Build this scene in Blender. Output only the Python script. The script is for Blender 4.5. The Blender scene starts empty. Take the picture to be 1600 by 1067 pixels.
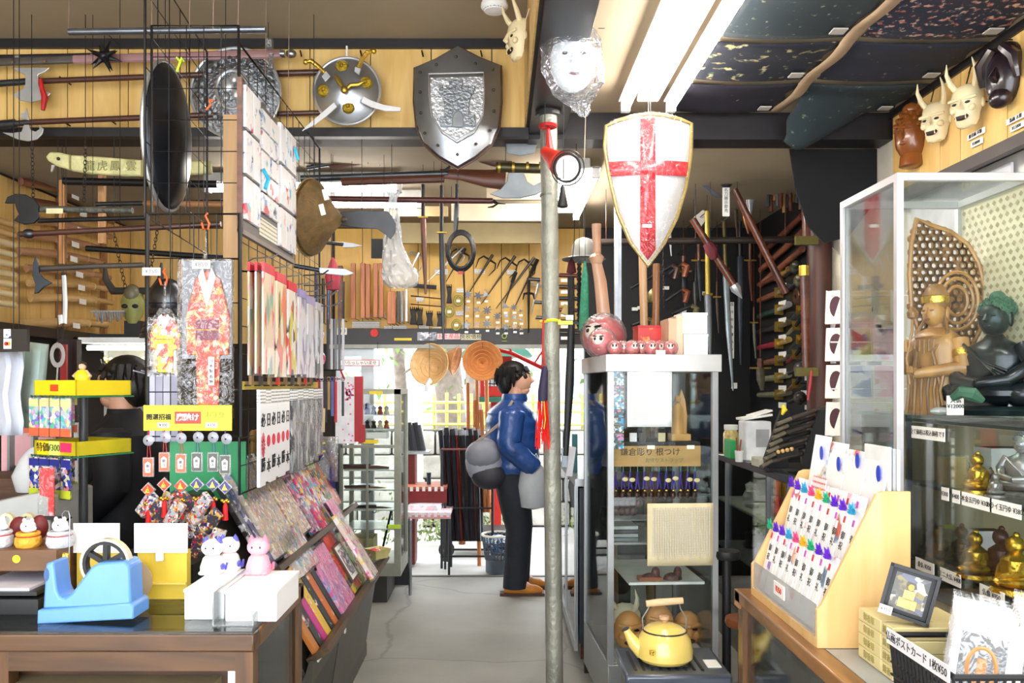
import bpy,bmesh,math,random
from mathutils import Vector,Matrix,Euler
R=math.radians
sin,cos,pi=math.sin,math.cos,math.pi
random.seed(7)
SC=bpy.context.scene
COL=SC.collection
F,CX,CY,H=1300.0,780.0,600.0,1.52
cam_d=bpy.data.cameras.new('camera');cam=bpy.data.objects.new('camera',cam_d);COL.objects.link(cam)
cam.location=(0,0,H);cam.rotation_euler=(R(90),0,0)
cam_d.sensor_width=36;cam_d.lens=36*F/1600
cam_d.shift_x=(800-CX)/1600;cam_d.shift_y=(CY-533.5)/1600
cam_d.clip_start=0.05;cam_d.clip_end=200
SC.camera=cam
wd=bpy.data.worlds.new('world');SC.world=wd;wd.use_nodes=True
bg=wd.node_tree.nodes['Background'];bg.inputs[0].default_value=(.90,.95,1.0,1);bg.inputs[1].default_value=3.0
SC.view_settings.view_transform='Standard';SC.view_settings.look='None'
SC.view_settings.gamma=1;SC.view_settings.use_curve_mapping=False
SC.view_settings.exposure=1.32
TUBE=20.0
SC.cycles.max_bounces=8;SC.cycles.transparent_max_bounces=24;SC.cycles.glossy_bounces=4
SC.cycles.sample_clamp_indirect=6
def W(px,py,Y):return Vector(((px-CX)/F*Y,Y,H-(py-CY)/F*Y))
def WX(px,Y):return(px-CX)/F*Y
def WZ(py,Y):return H-(py-CY)/F*Y
def lin(c):
    if isinstance(c,str):c=[int(c[i:i+2],16)/255 for i in(0,2,4)]
    return[((x/12.92)if x<=.04045 else((x+.055)/1.055)**2.4)for x in c[:3]]+[1.0]
MATS={}
def _new(key):
    m=bpy.data.materials.new(key);m.use_nodes=True;MATS[key]=m
    nt=m.node_tree;return m,nt,nt.nodes['Principled BSDF'],nt.nodes,nt.links
def _co(N,L,scale=(1,1,1),rnd=False,rot=(0,0,0)):
    tc=N.new('ShaderNodeTexCoord');mp=N.new('ShaderNodeMapping');mp.inputs['Scale'].default_value=scale
    mp.inputs['Rotation'].default_value=rot
    L.new(tc.outputs['Object'],mp.inputs['Vector'])
    if rnd:
        oi=N.new('ShaderNodeObjectInfo');mu=N.new('ShaderNodeMath');mu.operation='MULTIPLY';mu.inputs[1].default_value=37.0
        L.new(oi.outputs['Random'],mu.inputs[0]);L.new(mu.outputs[0],mp.inputs['Location'])
    return mp.outputs['Vector']
def _noise(N,L,co,s,det=4):
    n=N.new('ShaderNodeTexNoise');n.inputs['Scale'].default_value=s;n.inputs['Detail'].default_value=det
    if co:L.new(co,n.inputs['Vector'])
    return n
def _ramp(N,L,fac,stops,const=False):
    r=N.new('ShaderNodeValToRGB');e=r.color_ramp.elements
    if const:r.color_ramp.interpolation='CONSTANT'
    while len(e)<len(stops):e.new(.5)
    for el,(p,c)in zip(e,stops):el.position=p;el.color=c
    L.new(fac,r.inputs[0]);return r.outputs[0]
def _bump(N,L,b,h,st,dist=.01):
    bp=N.new('ShaderNodeBump');bp.inputs['Strength'].default_value=st;bp.inputs['Distance'].default_value=dist
    L.new(h,bp.inputs['Height']);L.new(bp.outputs[0],b.inputs['Normal'])
def M(c,rough=.5,metal=0,var=.12,ns=14,coat=0,bump=0,bs=60,rnd=0):
    """plain painted / metal / cloth surface with a little uneven colour"""
    key=f'm_{c}_{rough}_{metal}_{var}_{ns}_{coat}_{bump}_{bs}_{rnd}'
    if key in MATS:return MATS[key]
    m,nt,b,N,L=_new(key);k=lin(c)
    co=_co(N,L,rnd=True);n=_noise(N,L,co,ns)
    a=[x*(1-var)for x in k[:3]]+[1];z=[min(1,x*(1+var))for x in k[:3]]+[1]
    L.new(_ramp(N,L,n.outputs['Fac'],[(.3,a),(.7,z)]),b.inputs['Base Color'])
    b.inputs['Roughness'].default_value=rough;b.inputs['Metallic'].default_value=metal
    if coat:b.inputs['Coat Weight'].default_value=coat;b.inputs['Coat Roughness'].default_value=.12
    if bump:_bump(N,L,b,_noise(N,L,co,bs).outputs['Fac'],bump)
    return m
def WD(c1,c2,axis='X',rough=.45,s=9,coat=0):
    """wood, grain running along the axis"""
    key=f'w_{c1}_{c2}_{axis}_{rough}_{s}_{coat}'
    if key in MATS:return MATS[key]
    m,nt,b,N,L=_new(key)
    sc={'X':(.12,1,1),'Y':(1,.12,1),'Z':(1,1,.12)}[axis]
    co=_co(N,L,sc,rnd=True);n=_noise(N,L,co,s*3,6);n.inputs['Distortion'].default_value=1.2
    L.new(_ramp(N,L,n.outputs['Fac'],[(.3,lin(c1)),(.7,lin(c2))]),b.inputs['Base Color'])
    b.inputs['Roughness'].default_value=rough
    if coat:b.inputs['Coat Weight'].default_value=coat
    _bump(N,L,b,n.outputs['Fac'],.15,.004)
    return m
def GL(tint='ffffff',refl=.10,key='glass',rough=.02,bump=0,body=0):
    """thin clear pane / wrap: mostly see-through, fresnel gloss"""
    key=f'{key}_{tint}_{refl}_{bump}_{body}'
    if key in MATS:return MATS[key]
    m=bpy.data.materials.new(key);m.use_nodes=True;MATS[key]=m;nt=m.node_tree;N=nt.nodes;L=nt.links
    N.remove(N['Principled BSDF']);out=N['Material Output']
    tr=N.new('ShaderNodeBsdfTransparent');tr.inputs[0].default_value=lin(tint)
    gl=N.new('ShaderNodeBsdfGlossy');gl.inputs['Roughness'].default_value=rough
    lw=N.new('ShaderNodeLayerWeight');lw.inputs['Blend'].default_value=.12
    ad=N.new('ShaderNodeMath');ad.operation='ADD';ad.use_clamp=True;ad.inputs[1].default_value=refl*.35
    mu=N.new('ShaderNodeMath');mu.operation='MULTIPLY';mu.inputs[1].default_value=.8
    L.new(lw.outputs['Fresnel'],mu.inputs[0]);L.new(mu.outputs[0],ad.inputs[0])
    mx=N.new('ShaderNodeMixShader');L.new(ad.outputs[0],mx.inputs[0]);L.new(tr.outputs[0],mx.inputs[1]);L.new(gl.outputs[0],mx.inputs[2])
    res=mx.outputs[0]
    if bump:
        n=N.new('ShaderNodeTexNoise');n.inputs['Scale'].default_value=22;n.inputs['Distortion'].default_value=1.5
        bp=N.new('ShaderNodeBump');bp.inputs['Strength'].default_value=bump;bp.inputs['Distance'].default_value=.03
        tc=N.new('ShaderNodeTexCoord');L.new(tc.outputs['Object'],n.inputs['Vector'])
        L.new(n.outputs['Fac'],bp.inputs['Height']);L.new(bp.outputs[0],gl.inputs['Normal']);L.new(bp.outputs[0],lw.inputs['Normal'])
    if body:
        df=N.new('ShaderNodeBsdfDiffuse');df.inputs[0].default_value=(.85,.88,.9,1)
        m2=N.new('ShaderNodeMixShader');m2.inputs[0].default_value=body
        L.new(res,m2.inputs[1]);L.new(df.outputs[0],m2.inputs[2]);res=m2.outputs[0]
    L.new(res,out.inputs[0])
    return m
def EM(c,s):
    key=f'e_{c}_{s}'
    if key in MATS:return MATS[key]
    m,nt,b,N,L=_new(key)
    b.inputs['Base Color'].default_value=(.9,.9,.9,1);b.inputs['Emission Color'].default_value=lin(c);b.inputs['Emission Strength'].default_value=s
    return m
def PR(base,cols,s=30,amt=.5,rough=.35,coat=.3,sc=(1,1,1),fac=None):
    """flat print: patches of ink colours on a base"""
    key=f'p_{base}_{cols}_{s}_{amt}_{rough}_{sc}'
    if key in MATS:return MATS[key]
    m,nt,b,N,L=_new(key)
    co=_co(N,L,sc,rnd=True)
    v=N.new('ShaderNodeTexVoronoi');v.inputs['Scale'].default_value=s;L.new(co,v.inputs['Vector'])
    sp=N.new('ShaderNodeSeparateColor');L.new(v.outputs['Color'],sp.inputs[0])
    k=len(cols)
    c=_ramp(N,L,sp.outputs[0],[(i/k,lin(x))for i,x in enumerate(cols)],True)
    mx=N.new('ShaderNodeMix');mx.data_type='RGBA'
    n=_noise(N,L,co,s*.45,3)
    f=_ramp(N,L,n.outputs['Fac'],[(1-amt-.04,(0,0,0,1)),(1-amt+.04,(1,1,1,1))])
    L.new(f,mx.inputs[0]);mx.inputs[6].default_value=lin(base);L.new(c,mx.inputs[7])
    L.new(mx.outputs[2],b.inputs['Base Color'])
    b.inputs['Roughness'].default_value=rough;b.inputs['Coat Weight'].default_value=coat;b.inputs['Coat Roughness'].default_value=.15
    return m
def TX(base='f4f4f0',ink='555555',rows=90,axis='Z',amt=.5):
    """paper with lines of small unreadable print"""
    key=f't_{base}_{ink}_{rows}_{axis}_{amt}'
    if key in MATS:return MATS[key]
    m,nt,b,N,L=_new(key);co=_co(N,L,rnd=True)
    w=N.new('ShaderNodeTexWave');w.bands_direction=axis;w.inputs['Scale'].default_value=rows/6.28;L.new(co,w.inputs['Vector'])
    n=_noise(N,L,co,rows*1.6,2)
    mu=N.new('ShaderNodeMath');mu.operation='MULTIPLY';L.new(w.outputs['Fac'],mu.inputs[0]);L.new(n.outputs['Fac'],mu.inputs[1])
    L.new(_ramp(N,L,mu.outputs[0],[(.25,lin(base)),(.25+.35*(1-amt)+.1,lin(ink))]),b.inputs['Base Color'])
    b.inputs['Roughness'].default_value=.6
    return m
class MB:
    def __init__(s):s.v=[];s.f=[];s.T=Matrix.Identity(4)
    def add(s,vs,fs):
        o=len(s.v);s.v+=[tuple(s.T@Vector(p))for p in vs];s.f+=[tuple(i+o for i in f)for f in fs];return s
    def box(s,x0,x1,y0,y1,z0,z1):
        if x0>x1:x0,x1=x1,x0
        if y0>y1:y0,y1=y1,y0
        if z0>z1:z0,z1=z1,z0
        return s.add([(x,y,z)for z in(z0,z1)for y in(y0,y1)for x in(x0,x1)],
                     [(0,2,3,1),(4,5,7,6),(0,1,5,4),(2,6,7,3),(0,4,6,2),(1,3,7,5)])
    def obox(s,c,sz,m=None):
        """box of size sz centred at c, turned by m"""
        m=m or Matrix.Identity(3);c=Vector(c);h=Vector(sz)/2
        return s.add([c+m@Vector((x*h.x,y*h.y,z*h.z))for z in(-1,1)for y in(-1,1)for x in(-1,1)],
                     [(0,2,3,1),(4,5,7,6),(0,1,5,4),(2,6,7,3),(0,4,6,2),(1,3,7,5)])
    def tube(s,pts,r,n=8,closed=False,flat=1.0):
        pts=[Vector(p)for p in pts];k=len(pts);rs=r if isinstance(r,(list,tuple))else[r]*k
        vs=[];up=None
        for i,p in enumerate(pts):
            a=pts[(i-1)%k]if(closed or i)else p;b=pts[(i+1)%k]if(closed or i<k-1)else p
            d=(b-a).normalized()if(b-a).length>1e-9 else Vector((0,0,1))
            if up is None:up=Vector((0,0,1))if abs(d.z)<.9 else Vector((1,0,0))
            x=d.cross(up)
            if x.length<1e-6:x=d.orthogonal()
            x.normalize();y=x.cross(d).normalized();up=y
            for j in range(n):
                t=2*pi*j/n;vs.append(p+x*cos(t)*rs[i]*flat+y*sin(t)*rs[i])
        fs=[]
        for i in range(k if closed else k-1):
            for j in range(n):
                a=i*n+j;b=i*n+(j+1)%n;c=((i+1)%k)*n+(j+1)%n;d=((i+1)%k)*n+j
                fs.append((a,d,c,b))
        if not closed:fs+=[tuple(range(n)),tuple((k-1)*n+j for j in reversed(range(n)))]
        return s.add(vs,fs)
    def cyl(s,a,b,r,r2=None,n=12):return s.tube([a,b],[r,r if r2 is None else r2],n)
    def lathe(s,prof,o=(0,0,0),n=20,ax='Z',sx=1,sy=1):
        vs=[];o=Vector(o)
        for(r,z)in prof:
            for j in range(n):
                t=2*pi*j/n;x,y=r*cos(t)*sx,r*sin(t)*sy
                vs.append(o+Vector({'Z':(x,y,z),'Y':(x,z,y),'X':(z,x,y)}[ax]))
        fs=[(i*n+j,i*n+(j+1)%n,(i+1)*n+(j+1)%n,(i+1)*n+j)for i in range(len(prof)-1)for j in range(n)]
        if prof[0]!=prof[-1]:fs+=[tuple(reversed(range(n))),tuple((len(prof)-1)*n+j for j in range(n))]
        return s.add(vs,fs)
    def sph(s,c,r,n=14,m=9):
        rx,ry,rz=r if isinstance(r,(tuple,list))else(r,r,r);c=Vector(c)
        vs=[c+Vector((0,0,-rz))];fs=[]
        for i in range(1,m):
            a=-pi/2+pi*i/m
            vs+=[c+Vector((rx*cos(a)*cos(2*pi*j/n),ry*cos(a)*sin(2*pi*j/n),rz*sin(a)))for j in range(n)]
        vs.append(c+Vector((0,0,rz)))
        for j in range(n):fs.append((0,1+(j+1)%n,1+j))
        for i in range(m-2):
            for j in range(n):
                a=1+i*n+j;b=1+i*n+(j+1)%n;fs.append((a,b,b+n,a+n))
        t=len(vs)-1
        for j in range(n):fs.append((1+(m-2)*n+j,1+(m-2)*n+(j+1)%n,t))
        return s.add(vs,fs)
    def prism(s,pts,d0,d1,pl='XZ'):
        """outline pts extruded from d0 to d1 across plane pl"""
        g={'XZ':lambda a,b,d:(a,d,b),'XY':lambda a,b,d:(a,b,d),'YZ':lambda a,b,d:(d,a,b)}[pl]
        k=len(pts);vs=[g(a,b,d0)for a,b in pts]+[g(a,b,d1)for a,b in pts]
        return s.add(vs,[tuple(range(k)),tuple(reversed(range(k,2*k)))]+[(i,k+i,k+(i+1)%k,(i+1)%k)for i in range(k)])
    def ring(s,c,R0,r,n=24,m=6,ax='Y',sx=1,sz=1):
        c=Vector(c);pts=[]
        for i in range(n):
            t=2*pi*i/n;a,b=R0*cos(t)*sx,R0*sin(t)*sz
            pts.append(c+Vector({'Y':(a,0,b),'Z':(a,b,0),'X':(0,a,b)}[ax]))
        return s.tube(pts,r,m,True)
    def star(s,c,k,r1,r0,th=.004,a0=0):
        pts=[((r1 if i%2==0 else r0)*cos(a0+pi*i/k)+c[0],(r1 if i%2==0 else r0)*sin(a0+pi*i/k)+c[2])for i in range(2*k)]
        return s.prism(pts,c[1]-th/2,c[1]+th/2)
    def grid(s,fn,nu,nv):
        """open surface from fn(u,v) in 0..1"""
        vs=[fn(i/nu,j/nv)for j in range(nv+1)for i in range(nu+1)]
        return s.add(vs,[(j*(nu+1)+i,j*(nu+1)+i+1,(j+1)*(nu+1)+i+1,(j+1)*(nu+1)+i)for j in range(nv)for i in range(nu)])
def tag(o,label=None,cat=None,group=None,kind=None):
    if label:o['label']=label
    if cat:o['category']=cat
    if group:o['group']=group
    if kind:o['kind']=kind
    return o
def thing(name,label,cat,loc,group=None,rz=0):
    o=bpy.data.objects.new(name,None);COL.objects.link(o);o.empty_display_size=.05
    o.location=loc;o.rotation_euler=(0,0,rz)
    o.matrix_world=Matrix.Translation(loc)@Matrix.Rotation(rz,4,'Z')
    XF[o]=Matrix.Translation(loc)@Matrix.Rotation(rz,4,'Z')
    return tag(o,label,cat,group)
XF={}
GT=None
def turn(p,deg):
    global GT
    p=Vector((p[0],p[1],0));GT=(Matrix.Translation(p)@Matrix.Rotation(R(deg),4,'Z')@Matrix.Translation(-p))if deg else None
def obj(name,mb,mat,parent=None,bev=0,sm=38,label=None,solid=0):
    """one mesh object; mb is in world space, moved into the parent's (or its own base) frame"""
    me=bpy.data.meshes.new(name)
    vs=[GT@Vector(p)for p in mb.v]if GT else[Vector(p)for p in mb.v]
    if parent is not None:
        inv=XF[parent].inverted();vs=[inv@p for p in vs]
        c=sum(vs,Vector())/max(1,len(vs));X=XF[parent]@Matrix.Translation(c)
    else:
        lo=[min(p[i]for p in vs)for i in range(3)];hi=[max(p[i]for p in vs)for i in range(3)]
        c=Vector(((lo[0]+hi[0])/2,(lo[1]+hi[1])/2,lo[2]));X=Matrix.Translation(c)
    me.from_pydata([p-c for p in vs],[],mb.f);me.materials.append(mat)
    bm=bmesh.new();bm.from_mesh(me);bmesh.ops.recalc_face_normals(bm,faces=bm.faces);bm.to_mesh(me);bm.free()
    me.shade_smooth();me.set_sharp_from_angle(angle=R(sm))
    o=bpy.data.objects.new(name,me);COL.objects.link(o);o.location=c
    if parent is not None:o.parent=parent
    XF[o]=X
    if bev:
        b=o.modifiers.new('bevel','BEVEL');b.width=bev;b.segments=2;b.limit_method='ANGLE';b.angle_limit=R(40)
    if solid:sd=o.modifiers.new('solid','SOLIDIFY');sd.thickness=solid
    if label:o['label']=label
    return o
def one(name,label,cat,mb,mat,group=None,**k):return tag(obj(name,mb,mat,**k),label,cat,group)
def bx(name,x0,x1,y0,y1,z0,z1,mat,parent=None,**k):return obj(name,MB().box(x0,x1,y0,y1,z0,z1),mat,parent,**k)
def st(name,mb,mat,**k):return tag(obj(name,mb,mat,**k),kind='structure')
def sb(name,x0,x1,y0,y1,z0,z1,mat,**k):return st(name,MB().box(x0,x1,y0,y1,z0,z1),mat,**k)
def copy_tree(o,loc,rz=None,label=None,group=None,parent=None):
    c=o.copy();COL.objects.link(c)
    if parent is None:
        c.location=loc
        if rz is not None:c.rotation_euler=(0,0,rz)
    else:c.parent=parent
    XF[c]=Matrix.Translation(c.location)@Euler(c.rotation_euler).to_matrix().to_4x4()
    if label:c['label']=label
    if group:c['group']=group
    for ch in list(o.children):copy_tree(ch,None,parent=c)
    return c
def text(s,p,size,mat,parent,right=(1,0,0),up=(0,0,1),name='lettering',depth=.0008,align='CENTER',bold=0,label=None):
    """real lettering: glyph mesh standing on the surface at p, reading along right"""
    cu=bpy.data.curves.new('txt','FONT');cu.body=s;cu.size=size;cu.extrude=depth;cu.align_x=align;cu.align_y='CENTER';cu.resolution_u=2
    cu.offset=bold
    to=bpy.data.objects.new('txt',cu);me=to.to_mesh()
    r=Vector(right).normalized();u=Vector(up).normalized();n=r.cross(u)
    m=Matrix((r,u,n)).transposed().to_4x4();m.translation=Vector(p)
    mb=MB();mb.v=[tuple(m@v.co)for v in me.vertices];mb.f=[tuple(q.vertices)for q in me.polygons]
    to.to_mesh_clear();bpy.data.objects.remove(to)
    if not mb.v:return None
    return obj(name,mb,mat,parent,label=label)
ORD=['first','second','third','fourth','fifth','sixth','seventh','eighth','ninth','tenth','eleventh','twelfth','thirteenth','fourteenth','fifteenth','sixteenth']
def ax3(x,y):
    """rotation with given x and y axes (y made square to x)"""
    x=Vector(x).normalized();y=Vector(y);z=x.cross(y).normalized();y=z.cross(x)
    return Matrix((x,y,z)).transposed()
YEL=WD('cfa65c','e4c07a','Z',.42,5)
DARK=M('1c1a1d',.45,0,.2)
BLACK=M('0c0c0e',.5,0,.2)
ALU=M('a9abab',.35,.75,.05)
STEEL=M('9a9ca0',.28,.9,.1)
CREAM=M('a29279',.8,0,.05,3)
WHITE=M('f0f0ee',.5,0,.03)
BRASS=M('a98a3a',.35,.85,.2,30)
GOLD=M('d9b24a',.25,.9,.15,40,0,.3,90)
RED=M('b3161c',.4,0,.12)
BROWN=WD('3c2013','6b3a22','X',.38,6)
PAPER=M('f1f0ea',.6,0,.03)
INK=M('1a1a1c',.6,0,.05)
GLASS=GL('fbfdfc',.06)
WRAP=GL('ffffff',.15,'wrap',.08,.5)
CON=M('8f8d86',.55,0,.14,2.2,0,.12,35)
flo=sb('floor',-3.4,2.6,-1.6,6.62,-.1,0,None if 0 else CON)
nt=CON.node_tree
N,L=nt.nodes,nt.links;b=N['Principled BSDF'];old=b.inputs['Base Color'].links[0].from_socket
co=_co(N,L,(1,1,1));n1=_noise(N,L,co,1.3,5);va=N.new('ShaderNodeVectorMath');va.operation='MULTIPLY_ADD'
L.new(n1.outputs['Color'],va.inputs[0]);va.inputs[1].default_value=(.5,.5,0);L.new(co,va.inputs[2])
vo=N.new('ShaderNodeTexVoronoi');vo.feature='DISTANCE_TO_EDGE';vo.inputs['Scale'].default_value=.75;L.new(va.outputs[0],vo.inputs['Vector'])
rf=_ramp(N,L,vo.outputs['Distance'],[(.002,(.35,.35,.35,1)),(.012,(1,1,1,1))])
mx=N.new('ShaderNodeMix');mx.data_type='RGBA';mx.blend_type='MULTIPLY';mx.inputs[0].default_value=.45
L.new(old,mx.inputs[6]);L.new(rf,mx.inputs[7]);L.new(mx.outputs[2],b.inputs['Base Color'])
bx('joint',-.9,.6,6.56,6.6,-.004,.006,M('5d5b56',.6),flo,label='threshold strip across the doorway')
sb('ceiling_left',-3.4,.147,-1.6,4.2,3.25,3.31,CREAM)
sb('ceiling_right',.33,2.1,-1.6,4.2,2.89,2.95,CREAM)
sb('ceiling_back',-3.4,2.6,4.35,6.7,2.76,2.82,M('9a8c74',.8,0,.08,3))
def boards(wall,x0,x1,z0,z1,y,step,face=-1,side=False,th=.012,off=0,mat=None):
    """wall boards with recessed joints, each one a piece"""
    mat=mat or YEL;x=x0;me=None;i=0
    w=step
    while x<x1-.02:
        e=min(x+w-.005,x1)
        if side:o=bx('board',y,y+face*th,x,e,z0,z1,mat,wall)
        else:o=bx('board',x,e,y,y+face*th,z0,z1,mat,wall)
        x+=w;i+=1
BK=M('2a2018',.7)
bh=sb('wall_bulkhead',-3.4,.147,4.2,4.35,2.76,3.25,BK)
boards(bh,-3.39,.145,2.80,3.22,4.2,.305)
sb('trim_1',-3.4,.147,4.165,4.2,3.205,3.25,DARK)
sb('trim_2',-3.4,.147,4.15,4.2,2.755,2.80,DARK)
bm_=sb('beam',.15,.33,-1.6,4.2,2.78,3.25,M('211d1f',.4,0,.3,6))
bs_=sb('wall_step',.135,.15,-1.6,4.2,2.80,3.25,BK)
boards(bs_,-1.5,4.18,2.81,3.24,.135,.19,-1,True,.008)
sb('beam_cross',.147,2.1,4.2,4.36,2.755,2.90,DARK)
wl=sb('wall_left',-3.02,-2.92,2.4,6.7,0,2.76,BK)
boards(wl,2.4,6.58,1.84,2.74,-2.92,.16,1,True)
sb('wall_left_front',-3.42,-3.4,-1.6,4.3,0,3.25,M('9c8a68',.7))
wr=sb('wall_right',1.99,2.1,-1.6,4.2,2.44,2.89,BK)
boards(wr,.6,4.18,2.47,2.88,1.99,.165,-1,True)
sb('trim_3',1.955,1.99,-1.6,4.2,2.415,2.465,M('4a4240',.5))
sb('trim_4',1.965,1.99,-1.6,4.2,2.855,2.89,DARK)
sb('wall_right_lower',2.06,2.12,-1.6,4.2,0,2.44,M('d8d6d0',.7,0,.04))
BOARDB=M('07070a',.6,0,.2)
sb('wall_right_back',1.99,2.1,5.05,6.7,0,2.76,BOARDB)
sb('wall_right_middle',1.99,2.1,4.2,5.05,0,2.76,M('c8c2b4',.7,0,.05))
wb=sb('wall_back',-3.0,-1.30,6.6,6.7,0,2.76,BK)
boards(wb,-3.0,-1.32,1.84,2.75,6.6,.24)
wh=sb('wall_header',-1.30,.68,6.6,6.7,1.83,2.76,BK)
boards(wh,-1.30,.68,1.96,2.75,6.6,.22,mat=WD('d3a344','e2b654','Z',.4,4))
sb('trim_5',-1.35,.70,6.54,6.6,1.83,1.955,M('1e1614',.4))
sb('trim_6',-1.35,.70,6.52,6.6,1.80,1.83,M('8a8a80',.4,.4))
sb('wall_back_right',.68,2.05,6.6,6.7,0,2.76,BOARDB)
w1=thing('window_1',None,None,W(556,870,6.64));tag(w1,kind='structure')
for x0,x1 in((-1.30,-1.26),(-1.10,-1.00)):bx('frame',x0,x1,6.62,6.68,0,1.82,ALU,w1)
bx('frame',-1.26,-1.10,6.62,6.68,1.74,1.82,ALU,w1);bx('pane',-1.26,-1.10,6.645,6.65,0,1.74,GLASS,w1)
sb('ground',-9,9,6.62,24,-.12,-.02,M('bcbab6',.5,0,.2,1.5,0,.1,20))
kb=sb('kerb_wall',-6,7,9.0,9.3,0,1.02,M('55524c',.9))
rs=random.Random(3);z=0.0
for row in range(4):
    x=-3.4+rs.random()*.3
    while x<3.2:
        w=rs.uniform(.3,.6);h=.245
        o=bx('stone',x,x+w-.02,8.95-rs.uniform(0,.04),9.02,row*.255+.0,row*.255+h,M('aeaba2',.85,0,.2,8,0,.5,30),kb,bev=.02)
        x+=w
fn=thing('bamboo_fence','yellow green bamboo lattice fence on the stone wall outside the door','fence',(0,9.1,1.02))
BAM=M('c8c266',.45,0,.15,8)
for i in range(40):
    x=-2.6+i*.135
    obj('bamboo_cane',MB().tube([(x,9.1+.03*(i%2),1.0),(x,9.1+.03*(i%2),1.40+.04*rs.random())],.018,7),BAM,fn)
for z in(1.08,1.22,1.32):obj('rail',MB().tube([(-2.7,9.06,z),(2.9,9.06,z)],.016,7),BAM,fn)
BARK=M('6f6459',.9,0,.3,10,0,1,18)
LEAF=M('6c8a45',.6,0,.35,6)
def tree(name,x,y,r,h,lab,n=900,spread=1.5,lz=3.2):
    t=thing(name,lab,'tree',(x,y,0))
    tr=MB().tube([(x,y,-.05),(x+.05,y,1),(x-.05,y+.1,2.2),(x+.1,y,h)],[r*1.25,r,r*.85,r*.5],14)
    obj('trunk',tr,BARK,t)
    b=MB();q=random.Random(int(x*100))
    for k in range(9):
        a=q.uniform(0,6.28);z0=q.uniform(1.6,h);L_=q.uniform(.7,1.6)
        p=Vector((x,y,z0));d=Vector((cos(a),sin(a)*.6,.5))*L_
        b.tube([p,p+d*.5+Vector((0,0,.05)),p+d],[r*.25,r*.15,r*.05],6)
    obj('branch',b,BARK,t)['kind']='stuff'
    lf=MB()
    for k in range(n):
        c=Vector((x+q.gauss(0,spread),y+q.gauss(0,spread*.5),lz+q.gauss(0,.8)))
        m=Euler((q.uniform(0,6),q.uniform(0,6),q.uniform(0,6))).to_matrix();s=q.uniform(.05,.1)
        lf.add([c+m@Vector(p)*s for p in((-1,0,0),(0,-.45,.1),(1,0,0),(0,.45,.1))],[(0,1,2,3)])
    o=obj('foliage',lf,LEAF,t);o['kind']='stuff'
tree('tree',-.75,12.2,.22,5,'thick grey tree trunk right of the largest straw hat, beyond the fence',700)
tree('tree',-.12,10.6,.34,5,'broad grey tree trunk beyond the fence, behind the standing man',700)
tree('tree',-1.55,13.0,.10,4,'slim bare tree outside, seen through the upper left of the doorway',250)
def shrub(px,Y,s,lab):
    q=random.Random(px);mb=MB();c0=W(px,800,Y);c0.z=0
    for k in range(420):
        c=c0+Vector((q.gauss(0,s*.4),q.uniform(-.2,.2),abs(q.gauss(.0,.2))+.02))
        m=Euler((q.uniform(0,6),q.uniform(0,6),q.uniform(0,6))).to_matrix();r=q.uniform(.018,.035)
        mb.add([c+m@Vector(p)*r for p in((-1,0,0),(0,-.5,.1),(1,0,0),(0,.5,.1))],[(0,1,2,3)])
    one('low_shrub',lab,'shrub',mb,M('77884e',.6,0,.4,6))
shrub(655,8.0,.6,'low leafy shrub outside under the red table');shrub(745,8.45,.5,'low leafy shrub outside behind the cane stand')
ps=one('white_signpost','white upright board in front of the bamboo fence','sign',MB().box(-.99,-.80,8.7,8.74,0,1.44),WHITE)
bd=thing('building','pale grey building across the street behind the trees','building',(0,17,0))
bx('wall',-9,8,17,17.4,0,3.1,M('dfe1e6',.7),bd)
for i in range(7):bx('window',-7.5+i*2,-6.3+i*2,16.94,17.0,.9,2.2,M('b8c4d0',.15),bd)
bx('roof',-9.3,8.3,16.6,17.5,3.1,3.25,M('7c7f86',.6),bd)
sx=WX(775,8.0)
sh=thing('shrine_lantern','red lantern house with white lattice window and green roof outside','lantern',(sx,8,0))
SRED=M('c52a1e',.5)
bx('post',sx-.05,sx+.05,7.95,8.05,0,1.36,SRED,sh)
bx('body',sx-.15,sx+.15,7.86,8.14,1.40,1.78,SRED,sh,bev=.005)
bx('tray',sx-.2,sx+.2,7.8,8.2,1.35,1.40,M('2f6650',.6),sh)
obj('roof',MB().prism([(sx-.34,1.78),(sx+.34,1.78),(sx+.3,1.83),(sx,2.0),(sx-.3,1.83)],7.7,8.3),M('5d9a84',.6),sh)
pn=bx('window_panel',sx-.11,sx+.11,7.855,7.86,1.5,1.72,WHITE,sh)
for i in range(6):bx('lattice_bar',sx-.1+i*.04,sx-.092+i*.04,7.848,7.855,1.5,1.72,BLACK,pn)
for i in range(5):bx('lattice_bar',sx-.11,sx+.11,7.848,7.855,1.52+i*.045,1.527+i*.045,BLACK,pn)
aw=MB();A=[W(690,533,6.9),W(745,538,6.9),W(800,552,6.9),W(848,575,6.9)]
aw.tube(A,.018,8);aw.tube([W(848,575,6.9),W(850,500,6.9)],.014,8);aw.tube([W(800,552,6.9),W(786,520,6.9)],.008,6);aw.tube([W(836,566,6.9),W(850,545,6.9)],.008,6);aw.tube([W(690,533,6.9),W(690,500,6.9)],.012,6)
aw.tube([W(690,500,6.9),Vector((WX(690,6.9),6.68,2.0))],.012,6);one('awning_bracket','red curved metal awning bracket above the doorway','bracket',aw,M('d3281e',.35))
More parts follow.
